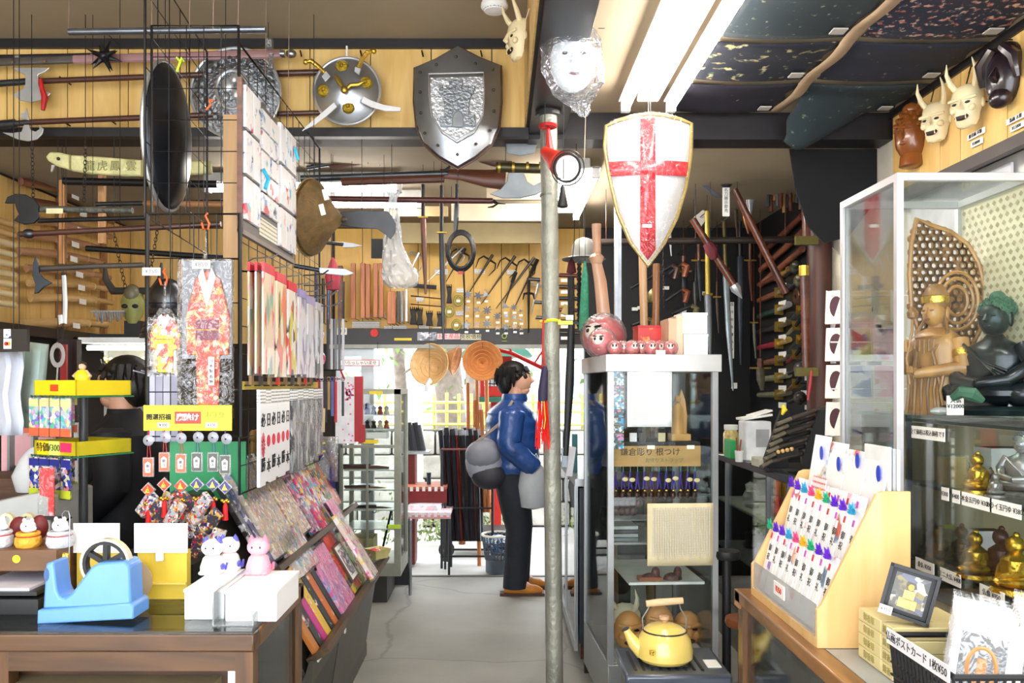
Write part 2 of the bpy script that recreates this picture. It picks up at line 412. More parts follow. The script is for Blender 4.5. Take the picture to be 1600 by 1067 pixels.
def fixture(name,lab,x,y0,y1,z,dx,tubes,alongx=False,strength=TUBE,body=.1):
    t=thing(name,lab,'ceiling light',(x,(y0+y1)/2,z),'fluorescent ceiling lights')
    def b(nm,a0,a1,l0,l1,z0,z1,m,**k):
        if alongx:return bx(nm,l0,l1,a0,a1,z0,z1,m,t,**k)
        return bx(nm,a0,a1,l0,l1,z0,z1,m,t,**k)
    cc=(y0 if not alongx else x)
    if alongx:l0,l1,c=y0,y1,x
    else:l0,l1,c=y0,y1,x
    b('housing',c-body/2,c+body/2,l0,l1,z-.01,z+.05,M('c4c2bc',.5),bev=.008)
    for d in tubes:
        mb=MB()
        if alongx:mb.cyl((l0+.03,c+d,z-.035),(l1-.03,c+d,z-.035),.021,n=14)
        else:mb.cyl((c+d,l0+.03,z-.035),(c+d,l1-.03,z-.035),.021,n=14)
        obj('tube',mb,EM('fff8f0',strength),t)
        b('reflector',c+d-.03,c+d+.03,l0,l1,z-.008,z-.002,WHITE)
        for e in(l0,l1-.03):
            b('socket',c+d-.02,c+d+.02,e,e+.03,z-.06,z,WHITE)
    return t
fixture('ceiling_light','twin tube fluorescent light on the right hand ceiling by the flower cloths',.69,2.62,3.87,2.84,0,(-.105,.105),body=.10)
fixture('ceiling_light','twin tube fluorescent light in the back room above the pole',.44,4.55,5.75,2.71,0,(-.09,.09),strength=TUBE*1.3,body=.12)
fixture('ceiling_light','long fluorescent tube running across the back room, nearer one',4.87,-1.72,-.57,2.70,0,(0,),True,TUBE*.8)
fixture('ceiling_light','fluorescent tube across the back room, above and behind the longer one',5.35,-1.1,-.5,2.71,0,(0,),True,TUBE*.8)
fixture('ceiling_light','fluorescent light over the left counter outside the photo top',-1.3,.6,1.8,3.2,0,(-.07,.07),strength=TUBE*1.1,body=.3)
fixture('ceiling_light','fluorescent light over the right counter outside the photo top',.9,.3,1.5,2.84,0,(-.085,.085),strength=TUBE,body=.3)
OAK=WD('2e1a0b','62401e','X',.35,5,.3);OAKY=WD('52340f','84592a','Y',.35,5,.3);OAKZ=WD('38210d','674420','Z',.4,5,.2)
LC=thing('display_counter','worn brown wooden counter with a glass top and glass end, below the blue tape dispenser','counter',(-1.2,2.35,0))
x0,x1,y0,y1=-2.2,-.615,2.09,2.62
bx('top_rail',x0,x1,y0,y0+.05,.845,.893,OAK,LC,bev=.006)
bx('front_rail',x0,x1-.045,y0+.012,y0+.04,.795,.843,OAK,LC)
bx('end_rail',x1-.05,x1,y0+.05,y1,.845,.893,OAKY,LC,bev=.006)
bx('back_rail',x0,x1,y1-.04,y1,.845,.893,OAK,LC)
for(a,b_)in((x1-.05,y0+.005),(x1-.05,y1-.05),(-1.34,y0+.012)):bx('post',a,a+.045 if a>-1 else a+.10,b_,b_+.045,0,.845,OAKZ,LC)
bx('front_panel',x0,x1-.05,y0+.1,y0+.12,.3,.795,WD('3a2412','5a3a1e','X',.5),LC)
bx('side_glass',x1-.02,x1-.015,y0+.05,y1-.05,.2,.845,GLASS,LC)
bx('plinth',x0,x1,y0+.02,y1,0,.2,OAK,LC)
bx('shelf',x0,x1-.03,y0+.12,y1,.5,.51,WHITE,LC)
bx('glass_top',x0,x1-.004,y0-.004,y1,.893,.9,GL('f0f6f4',.4),LC)
bx('liner',x0,x1-.05,y0+.05,y1-.04,.868,.874,M('b4b8bc',.5),LC)  # liner colour lightened to paint in the grey-blue reflection of the glass top
dr=bx('drawer',-1.30,-.73,y0+.03,y0+.1,.60,.755,M('8a7a5c',.5),LC)
q=random.Random(5);TL=[M(c,.35)for c in('e8e4d8','d8c8a0','b8b0a0','ece8e0','c8a878')]
tb=[MB()for _ in TL]
for i in range(26):
    for k in range(5):q.choice(tb).box(-1.295+i*.0215,-1.275+i*.0215,y0+.024,y0+.03,.605+k*.03,.632+k*.03)
for m_,b_ in zip(TL,tb):
    o=obj('mosaic_tile',b_,m_,dr);o['kind']='stuff'
g=one('dark_mug','dark mug inside the left counter seen through its glass end','mug',MB().lathe([(.04,0),(.055,.02),(.055,.10),(.05,.105),(.045,.02)],(-.72,2.40,.51)),M('303030',.4))
bb=thing('shop_bag','white carrier bag with a blue and orange disc, inside the left counter','bag',(-.68,2.2,.51))
bx('bag',-.70,-.65,2.14,2.25,.51,.84,WHITE,bb,bev=.006)
obj('printed_disc',MB().lathe([(.045,0),(.045,.002)],(-.651,2.2,.76),20,'X',1,1),M('2b3fa8',.4),bb,label='blue disc')
obj('printed_disc',MB().lathe([(.045,0),(.045,.002)],(-.651,2.2,.62),20,'X',1,1),M('e8a028',.4),bb,label='orange disc')
one('paper_stack','white papers on the shelf inside the left counter','paper',MB().box(-.98,-.80,2.3,2.5,.51,.60),PAPER)
TD=thing('tape_dispenser','pale blue desktop tape dispenser with a roll of clear tape','tape dispenser',(WX(145,2.2),2.21,.9))
YD=2.2
def pd(px,py):p=W(px,py,YD);return(p.x,p.z)
BLUE=M('5d94dc',.35,0,.06,10,.3)
prof=[pd(78,946),pd(82,876),pd(94,873),pd(99,918),pd(104,928),pd(112,930),pd(123,921),pd(138,900),pd(152,882),pd(164,875),pd(203,873),pd(211,880),pd(214,942)]
b_=MB().prism(prof,YD-.035,YD+.045);obj('body',b_,BLUE,TD,bev=.006)
obj('foot',MB().prism([pd(72,968),pd(73,946),pd(214,936),pd(220,940),pd(220,960)],YD-.045,YD+.055),BLUE,TD,bev=.004)
c=W(165,880,YD)
obj('tape_roll',MB().lathe([(.059,-.012),(.0655,-.012),(.0655,.012),(.059,.012),(.059,-.012)],(c.x,YD+.005,c.z),32,'Y'),M('d8d2b4',.25,0,.05,10,.5),TD)
hb=MB().lathe([(.05,-.012),(.058,-.012),(.058,.012),(.05,.012),(.05,-.012)],(c.x,YD+.005,c.z),28,'Y')
for a in(0.5,1.55,2.6,3.6):hb.obox((c.x+.03*cos(a),YD+.005,c.z+.03*sin(a)),(.055,.02,.012),Matrix.Rotation(-a,3,'Y'))
obj('hub',hb,BLACK,TD)
obj('scuff',MB().lathe([(.008,0),(.008,.001)],(pd(84,0)[0],YD-.0355,WZ(893,YD)),10,'Y',.9,2.2),M('3c5a8c',.5),TD)
kn=thing('cutter_knife','gold and clear upright cutter knife standing behind the tape dispenser','knife',W(103,920,2.3))
for a,z0,z1,m_,nm in((0,.9,.965,M('c8ccd0',.2),'sleeve'),(0,.965,1.055,GOLD,'handle')):
    obj(nm,MB().obox((WX(103,2.3),2.3,(z0+z1)/2),(.02,.012,z1-z0)),m_,kn,bev=.004)
obj('emblem',MB().lathe([(.008,0),(.008,.002)],(WX(103,2.3),2.292,.945),14,'Y',1,1.6),GOLD,kn)
lp=MB().tube([W(98,815,2.3),W(97,803,2.3),W(101,798,2.3),W(107,799,2.3),W(109,806,2.3),W(108,870,2.3)],.0015,6);obj('loop',lp,STEEL,kn)
one('card_disc','round kraft cardboard disc propped behind the tape dispenser','cardboard',MB().lathe([(.062,-.0015),(.062,.0015)],(WX(204,2.36),2.36,.9+.062),32,'Y',1,1.0),M('b39a78',.8,0,.06))
for i,(a,b2,c2,d)in enumerate(((120,186,817,2.42),(215,292,817,2.40))):
    lab=('yellow card holder with a white flyer, partly hidden by the tape dispenser','yellow card holder with a white flyer and clip, right of the kraft disc')[i]
    t=thing('card_holder',lab,'card holder',W((a+b2)/2,940,d))
    bx('board',WX(a,d),WX(b2,d),d,d+.03,.9,WZ(860,d),M('d9bb3c',.5,0,.05),t)
    ph=Matrix.Rotation(R(-6),3,'X')
    bx('flyer',WX(a-4,d),WX(b2+2,d),d-.006,d-.002,WZ(863,d),WZ(c2,d),PR('f3f1ef',('e8e0e8','f0e8d0','d8e0ec','f5f5f5'),45,.4),t,label='white flyer')
    if i:bx('clip',WX(247,d),WX(258,d),d-.02,d-.006,WZ(875,d),WZ(850,d),WHITE,t,bev=.002)
    if i:bx('shelf_step',WX(a,d),WX(b2,d),d-.01,d,WZ(912,d),WZ(909,d),M('e6cc60',.5),t)
for i,(a,b2,yy)in enumerate(((288,350,2.19),(352,432,2.17))):
    lab=('white cardboard box beneath the two white cats, left one of the pair','white cardboard box beneath the pink cat, right one of the pair')[i]
    bo=thing('white_box',lab,'box',(WX((a+b2)/2,yy),yy+.12,.9),'white boxes on the left counter')
    bx('carton',WX(a,yy),WX(b2,yy),yy,yy+.24,.9,.9+.072,M('f2f2f4',.45,0,.01),bo,bev=.002)
    bx('lid',WX(a,yy)-.002,WX(b2,yy)+.002,yy-.002,yy+.242,.972,.980,M('fafafa',.4,0,.01),bo,bev=.001)
tr=thing('clear_tray','clear acrylic tray with a yellow label on the counter end','tray',(-.68,2.33,.9))
bx('wall',-.735,-.731,2.13,2.5,.9,.985,GL('eef4f6',.6,'acrylic',.05,0,.15),tr);bx('wall',-.632,-.629,2.13,2.5,.9,.93,GL('eef4f6',.6,'acrylic',.05,0,.15),tr)
bx('label_strip',-.628,-.626,2.2,2.38,.902,.928,M('dfc94a',.5),tr,label='yellow label')
bx('base',-.731,-.632,2.13,2.5,.9,.903,GL('eef4f6',.6,'acrylic',.05,0,.15),tr)
def cat(name,lab,px,py0,py1,Y,body,accent,catg='figurine',group=None,z0=None):
    p=W(px,py1,Y);hgt=(py1-py0)/F*Y;z=p.z if z0 is None else z0
    t=thing(name,lab,catg,(p.x,Y,z),group);s=hgt
    obj('body',MB().lathe([(.0,0),(.26*s,0),(.31*s,.06*s),(.31*s,.2*s),(.24*s,.42*s),(.14*s,.52*s),(0,.53*s)],(p.x,Y,z),18),body,t)
    obj('head',MB().sph((p.x,Y,z+.68*s),(.29*s,.25*s,.23*s)),body,t)
    for d in(-1,1):
        obj('ear',MB().lathe([(.10*s,0),(.07*s,.09*s),(.0,.19*s)],(p.x+d*.17*s,Y,z+.80*s),10),accent,t)
        obj('paw',MB().sph((p.x+d*.2*s,Y-.2*s,z+.06*s),(.1*s,.1*s,.06*s),10,6),body,t)
    obj('collar',MB().ring((p.x,Y,z+.50*s),.165*s,.022*s,20,6,'Z'),M('e89a98',.4),t)
    obj('spot',MB().sph((p.x+.27*s,Y-.05*s,z+.2*s),(.07*s,.12*s,.09*s),10,6),accent,t)
    obj('tail',MB().tube([(p.x+.2*s,Y+.1*s,z+.08*s),(p.x+.33*s,Y+.1*s,z+.12*s),(p.x+.36*s,Y+.08*s,z+.28*s)],[.05*s,.05*s,.03*s],8),accent,t)
    e=MB()
    for d in(-1,1):e.sph((p.x+d*.1*s,Y-.235*s,z+.7*s),(.025*s,.012*s,.03*s),8,5)
    obj('eyes',e,M('443040',.4),t)
    return t
CW=M('f6f4f4',.35,0,.02,10,.3);CB=M('5a5ac8',.4);PK=M('f2a6b6',.35,0,.05,10,.3)
cat('cat_figurine','white cat figurine with blue ears, in front and left of its twin',332,838,898,2.37,CW,CB,group='cat figurines on the white boxes',z0=.98)
cat('cat_figurine','white cat figurine with blue ears, behind and right of its twin',358,832,890,2.41,CW,CB,group='cat figurines on the white boxes',z0=.98)
cat('cat_figurine','pink cat figurine on the right white box',404,834,896,2.37,PK,M('ee8098',.4),group='cat figurines on the white boxes',z0=.98)
WS=thing('wooden_riser','dark brown wooden riser with a round yellow sticker','shelf',(WX(50,2.35),2.4,.9))
BRN=WD('5a3c22','7a5636','X',.45,5)
bx('shelf',WX(-60,2.35),WX(94,2.35),2.33,2.60,WZ(890,2.35),WZ(857,2.35),BRN,WS,bev=.002)
bx('side',WX(88,2.35),WX(94,2.35),2.35,2.58,.9,WZ(890,2.35),BRN,WS)
bx('back',WX(-60,2.35),WX(88,2.35),2.57,2.58,.9,WZ(890,2.35),M('20140c',.6),WS)
obj('sticker',MB().lathe([(.011,0),(.011,.001)],(WX(32,2.35),2.3295,WZ(871,2.35)),20,'Y'),M('f0ee20',.5),WS,label='round yellow sticker')
one('black_tray','black paper tray under the wooden riser','tray',MB().box(WX(-40,2.3),WX(78,2.3),2.24,2.5,.9,.94).box(WX(-40,2.3),WX(70,2.3),2.26,2.5,.945,.955),M('161618',.35))
one('document_sheet','white sheets lying on the black paper tray','paper',MB().box(WX(-40,2.3),WX(55,2.3),2.27,2.5,.9555,.963),M('d8d4e0',.5))
zt=WZ(857,2.35)
CWs=M('ececf0',.4,0,.05)
def pouchdog(px,lab,pouch,head,s=.038):
    x=WX(px,2.38)
    t=thing('dog_figurine',lab,'figurine',(x,2.38,zt),'dog figurines on the wooden riser')
    obj('pouch',MB().lathe([(0,0),(.8*s,0),(.95*s,.3*s),(.9*s,.7*s),(.6*s,.95*s),(0,1.0*s)],(x,2.38,zt),18),pouch,t)
    obj('collar',MB().ring((x,2.38,zt+.98*s),.7*s,.16*s,20,8,'Z'),pouch,t)
    obj('cord',MB().ring((x,2.38,zt+.80*s),.76*s,.05*s,20,6,'Z'),RED,t)
    obj('head',MB().sph((x,2.38,zt+1.5*s),(.55*s,.5*s,.5*s)),head,t)
    obj('muzzle',MB().sph((x+.5*s,2.37,zt+1.4*s),(.28*s,.25*s,.2*s),10,6),head,t)
    for d in(-1,1):obj('ear',MB().sph((x+d*.3*s,2.38,zt+1.95*s),(.15*s,.1*s,.2*s),8,6),head,t)
    obj('eye',MB().sph((x+.1*s,2.38-.48*s,zt+1.6*s),.06*s,8,5),BLACK,t)
pouchdog(44,'white dog head in an orange knitted pouch',M('e0a030',.6,0,.15,40,0,.8,80),CWs)
pouchdog(-2,'white dog head in a grey knitted pouch, cut by the photo left edge',M('c8ccd4',.6,0,.1,40,0,.8,80),CWs,.042)
pouchdog(94,'white dog head in a grey knitted pouch, behind the cutter knife',M('c8ccd4',.6,0,.1,40,0,.8,80),CWs,.040)
one('red_pouch','dark red cloth pouch behind the orange knitted pouch','pouch',MB().sph((WX(30,2.5),2.5,WZ(825,2.5)),(.028,.02,.035)).sph((WX(62,2.5),2.5,WZ(823,2.5)),(.025,.02,.036)),M('6e1c20',.5,0,.2))
tp=MB()
for px in(12,44):tp.lathe([(.012,-.008),(.021,-.008),(.021,.008),(.012,.008),(.012,-.008)],(WX(px,2.52),2.52,WZ(812,2.52)),20,'Y')
one('tape_rolls','cream tape rolls standing behind the knitted pouches','tape',tp,M('c8bf98',.4))
pt=thing('grey_register','grey till with a sloping top behind the knitted figures','cash register',(WX(50,2.9),2.95,.95))
obj('case',MB().prism([(WX(-60,2.8),.9),(WX(-60,2.8),WZ(795,2.8)),(WX(25,2.8),WZ(777,2.8)),(WX(60,2.8),WZ(770,2.8)),(WX(78,2.8),WZ(775,2.8)),(WX(78,2.8),.9)],2.8,3.1),M('a8aaa8',.5,0,.05),pt,bev=.006)
obj('slot',MB().box(WX(60,2.8),WX(100,2.8),2.795,2.8,WZ(812,2.8),WZ(806,2.8)),BLACK,pt)
obj('cord',MB().tube([W(60,818,2.77),W(70,826,2.77),W(84,840,2.77),W(100,815,2.77),W(112,808,2.77)],.003,6),BLACK,pt)
one('brown_chest','dark brown wooden chest standing at the left edge behind the till','cabinet',MB().box(-2.3,WX(50,3.3),3.3,3.6,0,WZ(748,3.3)),WD('3a2415','5a3a22','X',.5))
one('white_bag','crumpled white plastic bag left of the spinning packet rack','bag',MB().lathe([(0,0),(.06,0),(.075,.06),(.05,.12),(.02,.16),(0,.17)],(WX(48,3.2),3.22,WZ(768,3.2)),12),GL('ffffff',.4,'bagw',.2,.8,.6))
SP=thing('spinner_rack','green wire spinner rack with yellow headers','display rack',(WX(108,2.9),2.95,.9))
sx,sy=WX(108,2.9),3.0;GREEN=M('2f7a4a',.4);YL=M('e2c61c',.45,0,.05)
obj('pole',MB().cyl((sx,sy,.9),(sx,sy,WZ(600,2.9)),.015),M('3a3c40',.4),SP)
obj('foot',MB().lathe([(.12,0),(.12,.01),(.02,.03),(.015,.06)],(sx,sy,.9)),M('3a3c40',.4),SP)
turn((sx,sy),-27)
def faces(y0p,y1p,nm,mat,w=.112,txt=None):
    z0,z1=WZ(y1p,2.87),WZ(y0p,2.87)
    h=obj(nm,MB().box(sx-w,sx+w,sy-w,sy-w+.004,z0,z1).box(sx-w,sx-w+.004,sy-w,sy+w,z0,z1).box(sx+w-.004,sx+w,sy-w,sy+w,z0,z1).box(sx-w,sx+w,sy+w-.004,sy+w,z0,z1),mat,SP)
    return h,z0,z1
h1,z0,z1=faces(594,618,'header',YL)
bx('sticker',sx-.02,sx+.02,sy-.115,sy-.112,z0+.015,z1-.015,M('e04820',.5),h1,label='red sticker')
bx('sticker',sx-.116,sx-.112,sy-.04,sy+.0,z0+.01,z1-.01,M('e06030',.5),h1)
h2,z0,z1=faces(690,712,'header',M('b8a818',.45))
bx('price_card',sx-.09,sx-.025,sy-.116,sy-.112,z0,z1,M('f0c818',.5),h2)
pc=bx('price_card',sx-.025,sx+.03,sy-.116,sy-.112,z0,z1,M('d8e070',.5),h2)
bx('sticker',sx+.035,sx+.09,sy-.116,sy-.112,z0+.012,z1-.005,M('ee3060',.5),h2)
text('¥300',(sx+.002,sy-.117,(z0+z1)/2),.032,M('4a5a20',.5),SP);text('特価',(sx-.058,sy-.117,(z0+z1)/2),.034,INK,SP)
gr=MB()
for zz in(WZ(620,2.87),WZ(714,2.87)):
    gr.tube([(sx-.117,sy-.117,zz),(sx+.117,sy-.117,zz),(sx+.117,sy+.117,zz),(sx-.117,sy+.117,zz)],.003,6,True)
obj('wire_ring',gr,GREEN,SP)
PP=[PR('c8ccd4',('58c8d0','e880c8','8a70d8','60c8a0','e8e0a0','f0f0f0'),60,.55),PR('b8bcc4',('f0f0f0','3040a8','e88898','d8d8a0','202030'),70,.6)]
k=0
for tier,(a,b2)in enumerate(((622,682),(716,778))):
    for j in range(6):
        if j<4:cxp=sx-.085+j*.057;cyp=sy-.13;sz=(.051,.006);
        else:cxp=sx-.13;cyp=sy-.05+(j-4)*.09;sz=(.006,.07)
        if tier==1 and j>=3 and j<4:pass
        lab=f"clear packet of bead straps, {'front face' if j < 4 else 'left face'} of the {'upper' if tier == 0 else 'lower'} spinner tier, {ORD[j if j < 4 else j - 4]} from the left"
        p=thing('strap_packet',lab,'packet',(cxp,cyp,WZ(b2,2.87)),'packets on the spinner rack')
        z0,z1=WZ(b2,2.87),WZ(a,2.87)
        hx,hy=sz[0]/2,sz[1]/2
        bx('card',cxp-hx,cxp+hx,cyp-hy*.5,cyp+hy*.5,z0,z1,PP[tier],p)
        hm=[M('e8e0a0',.5),M('f07048',.5)]if tier==0 else[M('2c348c',.5),M('cfe030',.5)]
        bx('header_card',cxp-hx,cxp+hx,cyp-hy*.8,cyp+hy*.8,z1-.03,z1-.004,hm[0],p)
        bx('base_card',cxp-hx,cxp+hx,cyp-hy*.8,cyp+hy*.8,z0,z0+.028,hm[1],p)
        bx('wrap',cxp-hx-.002,cxp+hx+.002,cyp-hy-.004,cyp+hy+.004,z0-.004,z1+.01,WRAP,p)
turn((0,0),0)
rp=thing('red_packet','long red packet hanging at the lower left corner of the spinner rack','packet',W(73,805,2.8))
bx('card',WX(62,2.8),WX(84,2.8),2.80,2.806,WZ(806,2.8),WZ(731,2.8),PR('d81c24',('f060a0','801020','f8c0c0'),40,.3),rp)
bx('wrap',WX(60,2.8),WX(86,2.8),2.796,2.81,WZ(808,2.8),WZ(727,2.8),WRAP,rp)
dl=thing('doll','small doll in a yellow shirt standing on the spinner header','doll',W(128,594,2.9))
dz=WZ(594,2.87);dx=WX(129,2.9)
obj('shirt',MB().lathe([(0,0),(.024,0),(.026,.02),(.012,.036),(0,.037)],(dx,2.9,dz),14),M('e6d420',.5),dl)
obj('head',MB().sph((dx,2.9,dz+.048),.013),M('dca888',.5),dl);obj('hair',MB().sph((dx,2.903,dz+.052),.0135),M('2c1c14',.6),dl)
for d in(-1,1):obj('arm',MB().tube([(dx+d*.012,2.9,dz+.032),(dx+d*.03,2.895,dz+.012)],.006,7),M('dca888',.5),dl)
YC=4.7
SCs=thing('display_case','white framed lit display case full of small figures, left of the hanging kimonos','display case',(WX(170,YC),YC+.2,0))
xa,xb,zt2=WX(115,YC),WX(236,YC),WZ(527,YC)
for a in(xa,xb-.025):
    for yy in(YC,YC+.36):bx('post',a,a+.025,yy,yy+.025,0,zt2,WHITE,SCs)
bx('top',xa,xb,YC,YC+.385,zt2-.03,zt2,WHITE,SCs);bx('back',xa,xb,YC+.375,YC+.385,.6,zt2,M('d8d4c4',.6),SCs)
bx('base',xa,xb,YC,YC+.385,0,.75,M('88857c',.6),SCs)
for zz in(582,690):bx('shelf',xa+.01,xb-.01,YC+.02,YC+.37,WZ(zz,YC)-.012,WZ(zz,YC),M('4a463e',.4),SCs)
bx('glass',xa+.025,xb-.025,YC+.005,YC+.009,.76,zt2-.03,GLASS,SCs)
tb_=MB().cyl((xa+.04,YC+.08,zt2-.055),(xb-.04,YC+.08,zt2-.055),.014);obj('tube',tb_,EM('fffdf0',9),SCs)
FC=[('e8d890','gold'),('c84838','red'),('f0ece0','white'),('3a3a38','dark'),('d8a838','amber'),('b8c8a0','pale green')]
q=random.Random(11)
for sh_,(zy,n_)in enumerate(((582,11),(690,9))):
    for i in range(n_):
        c_,cn=FC[q.randrange(6)];x=xa+.06+i*(xb-xa-.12)/(n_-1);y=YC+q.uniform(.1,.28);z=WZ(zy,YC);s=q.uniform(.7,1.15)
        t=thing('small_figurine',f"{cn} miniature figure, {ORD[i]} from the left on the {('upper', 'lower')[sh_]} shelf of the lit case",'figurine',(x,y,z),'miniature figures in the lit case')
        obj('stand',MB().lathe([(.022*s,0),(.02*s,.01*s)],(x,y,z),10),BLACK,t)
        obj('robe',MB().lathe([(.02*s,.01*s),(.024*s,.03*s),(.014*s,.06*s),(.004,.07*s)],(x,y,z),10),M(c_,.3,.2),t)
        obj('head',MB().sph((x,y,z+.082*s),.013*s,8,6),M('e8d0a8' if cn!='gold' else 'e0c060',.4),t)
        d=q.choice((-1,1));obj('arm',MB().tube([(x,y,z+.062*s),(x+d*.02*s,y,z+.05*s),(x+d*.032*s,y,z+.085*s)],.005*s,6),M(c_,.3,.2),t)
bp_=thing('black_sign_panel','black panel with payment card stickers at the left edge','sign',W(20,548,3.2))
bx('panel',WX(-60,3.2),WX(42,3.2),3.2,3.22,WZ(549,3.2),WZ(514,3.2),M('241f1a',.3),bp_)
bx('sticker',WX(6,3.2),WX(17,3.2),3.198,3.2,WZ(528,3.2),WZ(514,3.2),PR('e8e8e8',('2a3a80','e8e8e8'),60,.5),bp_)
sk=bx('sticker',WX(6,3.2),WX(18,3.2),3.198,3.2,WZ(545,3.2),WZ(529,3.2),PAPER,bp_)
for px_,c_ in((10,'d82020'),(14,'f0a020')):
    obj('mark',MB().lathe([(.008,0),(.008,.0006)],(WX(px_,3.2),3.1975,WZ(537,3.2)),14,'Y'),M(c_,.5),sk)
one('grey_sheet','pale grey plastic sheet hanging below the black sign panel','sheet',MB().grid(lambda u,v:W(-20+u*55+3*sin(v*9),550+v*130,3.3+.02*sin(u*9)),8,6),M('c8ccd8',.5,0,.12,6),solid=.003)
one('green_sheet','pale green printed plastic sheet hanging beside the coiled cable','sheet',MB().grid(lambda u,v:W(30+u*46-v*10,532+v*110+6*u,3.4+.02*sin(u*7)),8,6),M('a8bcb4',.4,0,.15,8),solid=.003)
one('green_cloth','pale green folded cloth under the hanging sheets','cloth',MB().box(WX(12,3.4),WX(48,3.4),3.4,3.44,WZ(668,3.4),WZ(638,3.4)),M('8aa498',.7))
tl_=MB()
for px_,w_ in((92,16),(108,12)):tl_.box(WX(px_,4.4),WX(px_+w_,4.4),4.4,4.45,WZ(660,4.4),WZ(530,4.4))
one('dark_curtain','dark brown curtain left of the lit display case','curtain',tl_,M('2a1410',.7))
cb=MB()
for i in range(4):cb.ring(W(90,555,4.2),.035+i*.005,.004,20,6,'Y',.7,1.2)
cb.tube([W(90,575,4.2),W(86,640,4.2),W(96,660,4.2)],.004,6)
one('cable_coil','coiled white cable hanging left of the lit display case','cable',cb,M('b8b4b0',.4))
one('red_fabric','red cloth strip behind the coiled white cable','cloth',MB().box(WX(94,4.3),WX(103,4.3),4.3,4.32,WZ(600,4.3),WZ(538,4.3)),M('a01c1c',.6))
ss=thing('shelf_unit','pale shelf unit with pink lit panel at the left edge behind the till','shelf',(WX(25,3.7),3.8,0))
for px_ in(11,48):bx('post',WX(px_,3.7),WX(px_+4,3.7),3.7,3.74,.0,WZ(640,3.7),ALU,ss)
bx('panel',WX(-40,3.7),WX(46,3.7),3.9,3.92,WZ(745,3.7),WZ(642,3.7),M('f0b8bc',.4,0,.1,5),ss,label='pink panel')
bx('shelf',WX(-40,3.7),WX(50,3.7),3.7,3.9,WZ(748,3.7),WZ(744,3.7),ALU,ss)
bx('orange_strip',WX(14,3.7),WX(46,3.7),3.72,3.8,WZ(677,3.7),WZ(669,3.7),M('d86848',.5),ss)
for i in range(3):one('toy_case',f'small dark toy in the shelf unit at the left edge, {ORD[i]} of three','toy',MB().sph(W(20+i*11,735,3.76),(.018,.014,.028),10,7),M('3a3440',.3),'dark toys in the left shelf unit')
WIRE=M('17171b',.35,.3,.1)
def gridpanel(name,lab,p00,du,dv,lu,lv,nu,nv,r=.0019,rf=.005,parent=None):
    """wire panel: origin p00, directions du (across) and dv (up)"""
    p00,du,dv=Vector(p00),Vector(du).normalized(),Vector(dv).normalized()
    t=thing(name,lab,'wire grid',p00)
    obj('frame',MB().tube([p00,p00+du*lu,p00+du*lu+dv*lv,p00+dv*lv],rf,6,True),WIRE,t)
    for i in range(1,nu):obj('wire',MB().tube([p00+du*lu*i/nu,p00+du*lu*i/nu+dv*lv],r,5),WIRE,t)
    for i in range(1,nv):obj('wire',MB().tube([p00+dv*lv*i/nv,p00+dv*lv*i/nv+du*lu],r,5),WIRE,t)
    return t
YF,XS=3.0,-.94
ztop=WZ(40,YF)
gridpanel('wire_grid','tall black wire grid facing the aisle end, its top near the grey pipe',(WX(237,YF),YF,WZ(335,YF)),(1,0,0),(0,0,1),XS-WX(237,YF),ztop-WZ(335,YF),5,6)
gridpanel('wire_grid','black wire grid running back along the aisle behind the white card board',(XS,YF+.01,1.12),(.0,1,0),(0,0,1),1.34,ztop-1.12-.06,12,16)
gridpanel('wire_grid','heavier black wire grid carrying the hanging kimonos',(WX(230,2.93),2.93,WZ(682,2.93)),(1,0,0),(0,0,1),WX(375,2.93)-WX(230,2.93),WZ(334,2.93)-WZ(682,2.93),4,5,.002,.008)
gridpanel('wire_grid','black wire grid at the left of the card board, seen nearly edge on',(WX(232,3.05),3.02,WZ(335,YF)),(-.1,1,0),(0,0,1),.9,.95,6,7,.002,.005)
hw=MB()
for px,Y in((237,3.0),(296,3.02),(333,3.02),(372,3.0),(107,3.4),(414,3.6),(450,3.7)):
    hw.tube([(WX(px,Y),Y,WZ(45,Y)if px<400 else WZ(200,Y)),(WX(px+2,Y),Y,3.25)],.0015,5)
o=one('hanger_wires','thin wires tying the grids to the left ceiling','wire',hw,M('a08878',.4,.5))
o['kind']='stuff'
one('steel_pipe','grey steel pipe crossing the top of the wire grids','pipe',MB().cyl(W(108,50,3.1),W(415,46,3.1),.0125),M('6c7078',.3,.8,.15))
one('green_tie','bright yellow green plastic tie knotted on the wire grid','tie',MB().tube([W(276,90,2.97),W(283,98,2.96),W(276,112,2.97),W(284,90,2.96),W(287,96,2.97)],.004,6),M('b6e020',.4))
for i,(px,py)in enumerate(((322,345),(256,432))):
    one('orange_hook',('orange S hook above the long kimono packet','orange S hook above the short kimono packet')[i],'hook',
        MB().tube([W(px-7,py+3,2.9),W(px-4,py+13,2.9),W(px+3,py+14,2.9),W(px+5,py+4,2.9),W(px-1,py-8,2.9),W(px+3,py-12,2.9)],.0038,7),M('e85a18',.4))
one('wooden_plank','pale wooden plank standing behind the wire grid beside the card board','plank',MB().box(WX(350,3.35),WX(374,3.35),3.34,3.37,WZ(405,3.35),WZ(180,3.35)),WD('a88050','c8a070','Z',.5,5))
CBD=thing('card_board','white hanging board covered in rows of souvenir cards','display board',(-.90,3.3,2.06))
bx('board',-.925,-.915,2.96,3.70,2.07,2.60,M('66625e',.5),CBD)
bx('frame_edge',-.93,-.912,2.95,2.962,2.06,2.61,BROWN,CBD);bx('frame_edge',-.93,-.912,2.95,3.71,2.055,2.072,M('8a8078',.5),CBD)
bx('notice',-.915,-.913,3.17,3.42,2.09,2.16,TX('e8e4d0','8a8878',120),CBD)
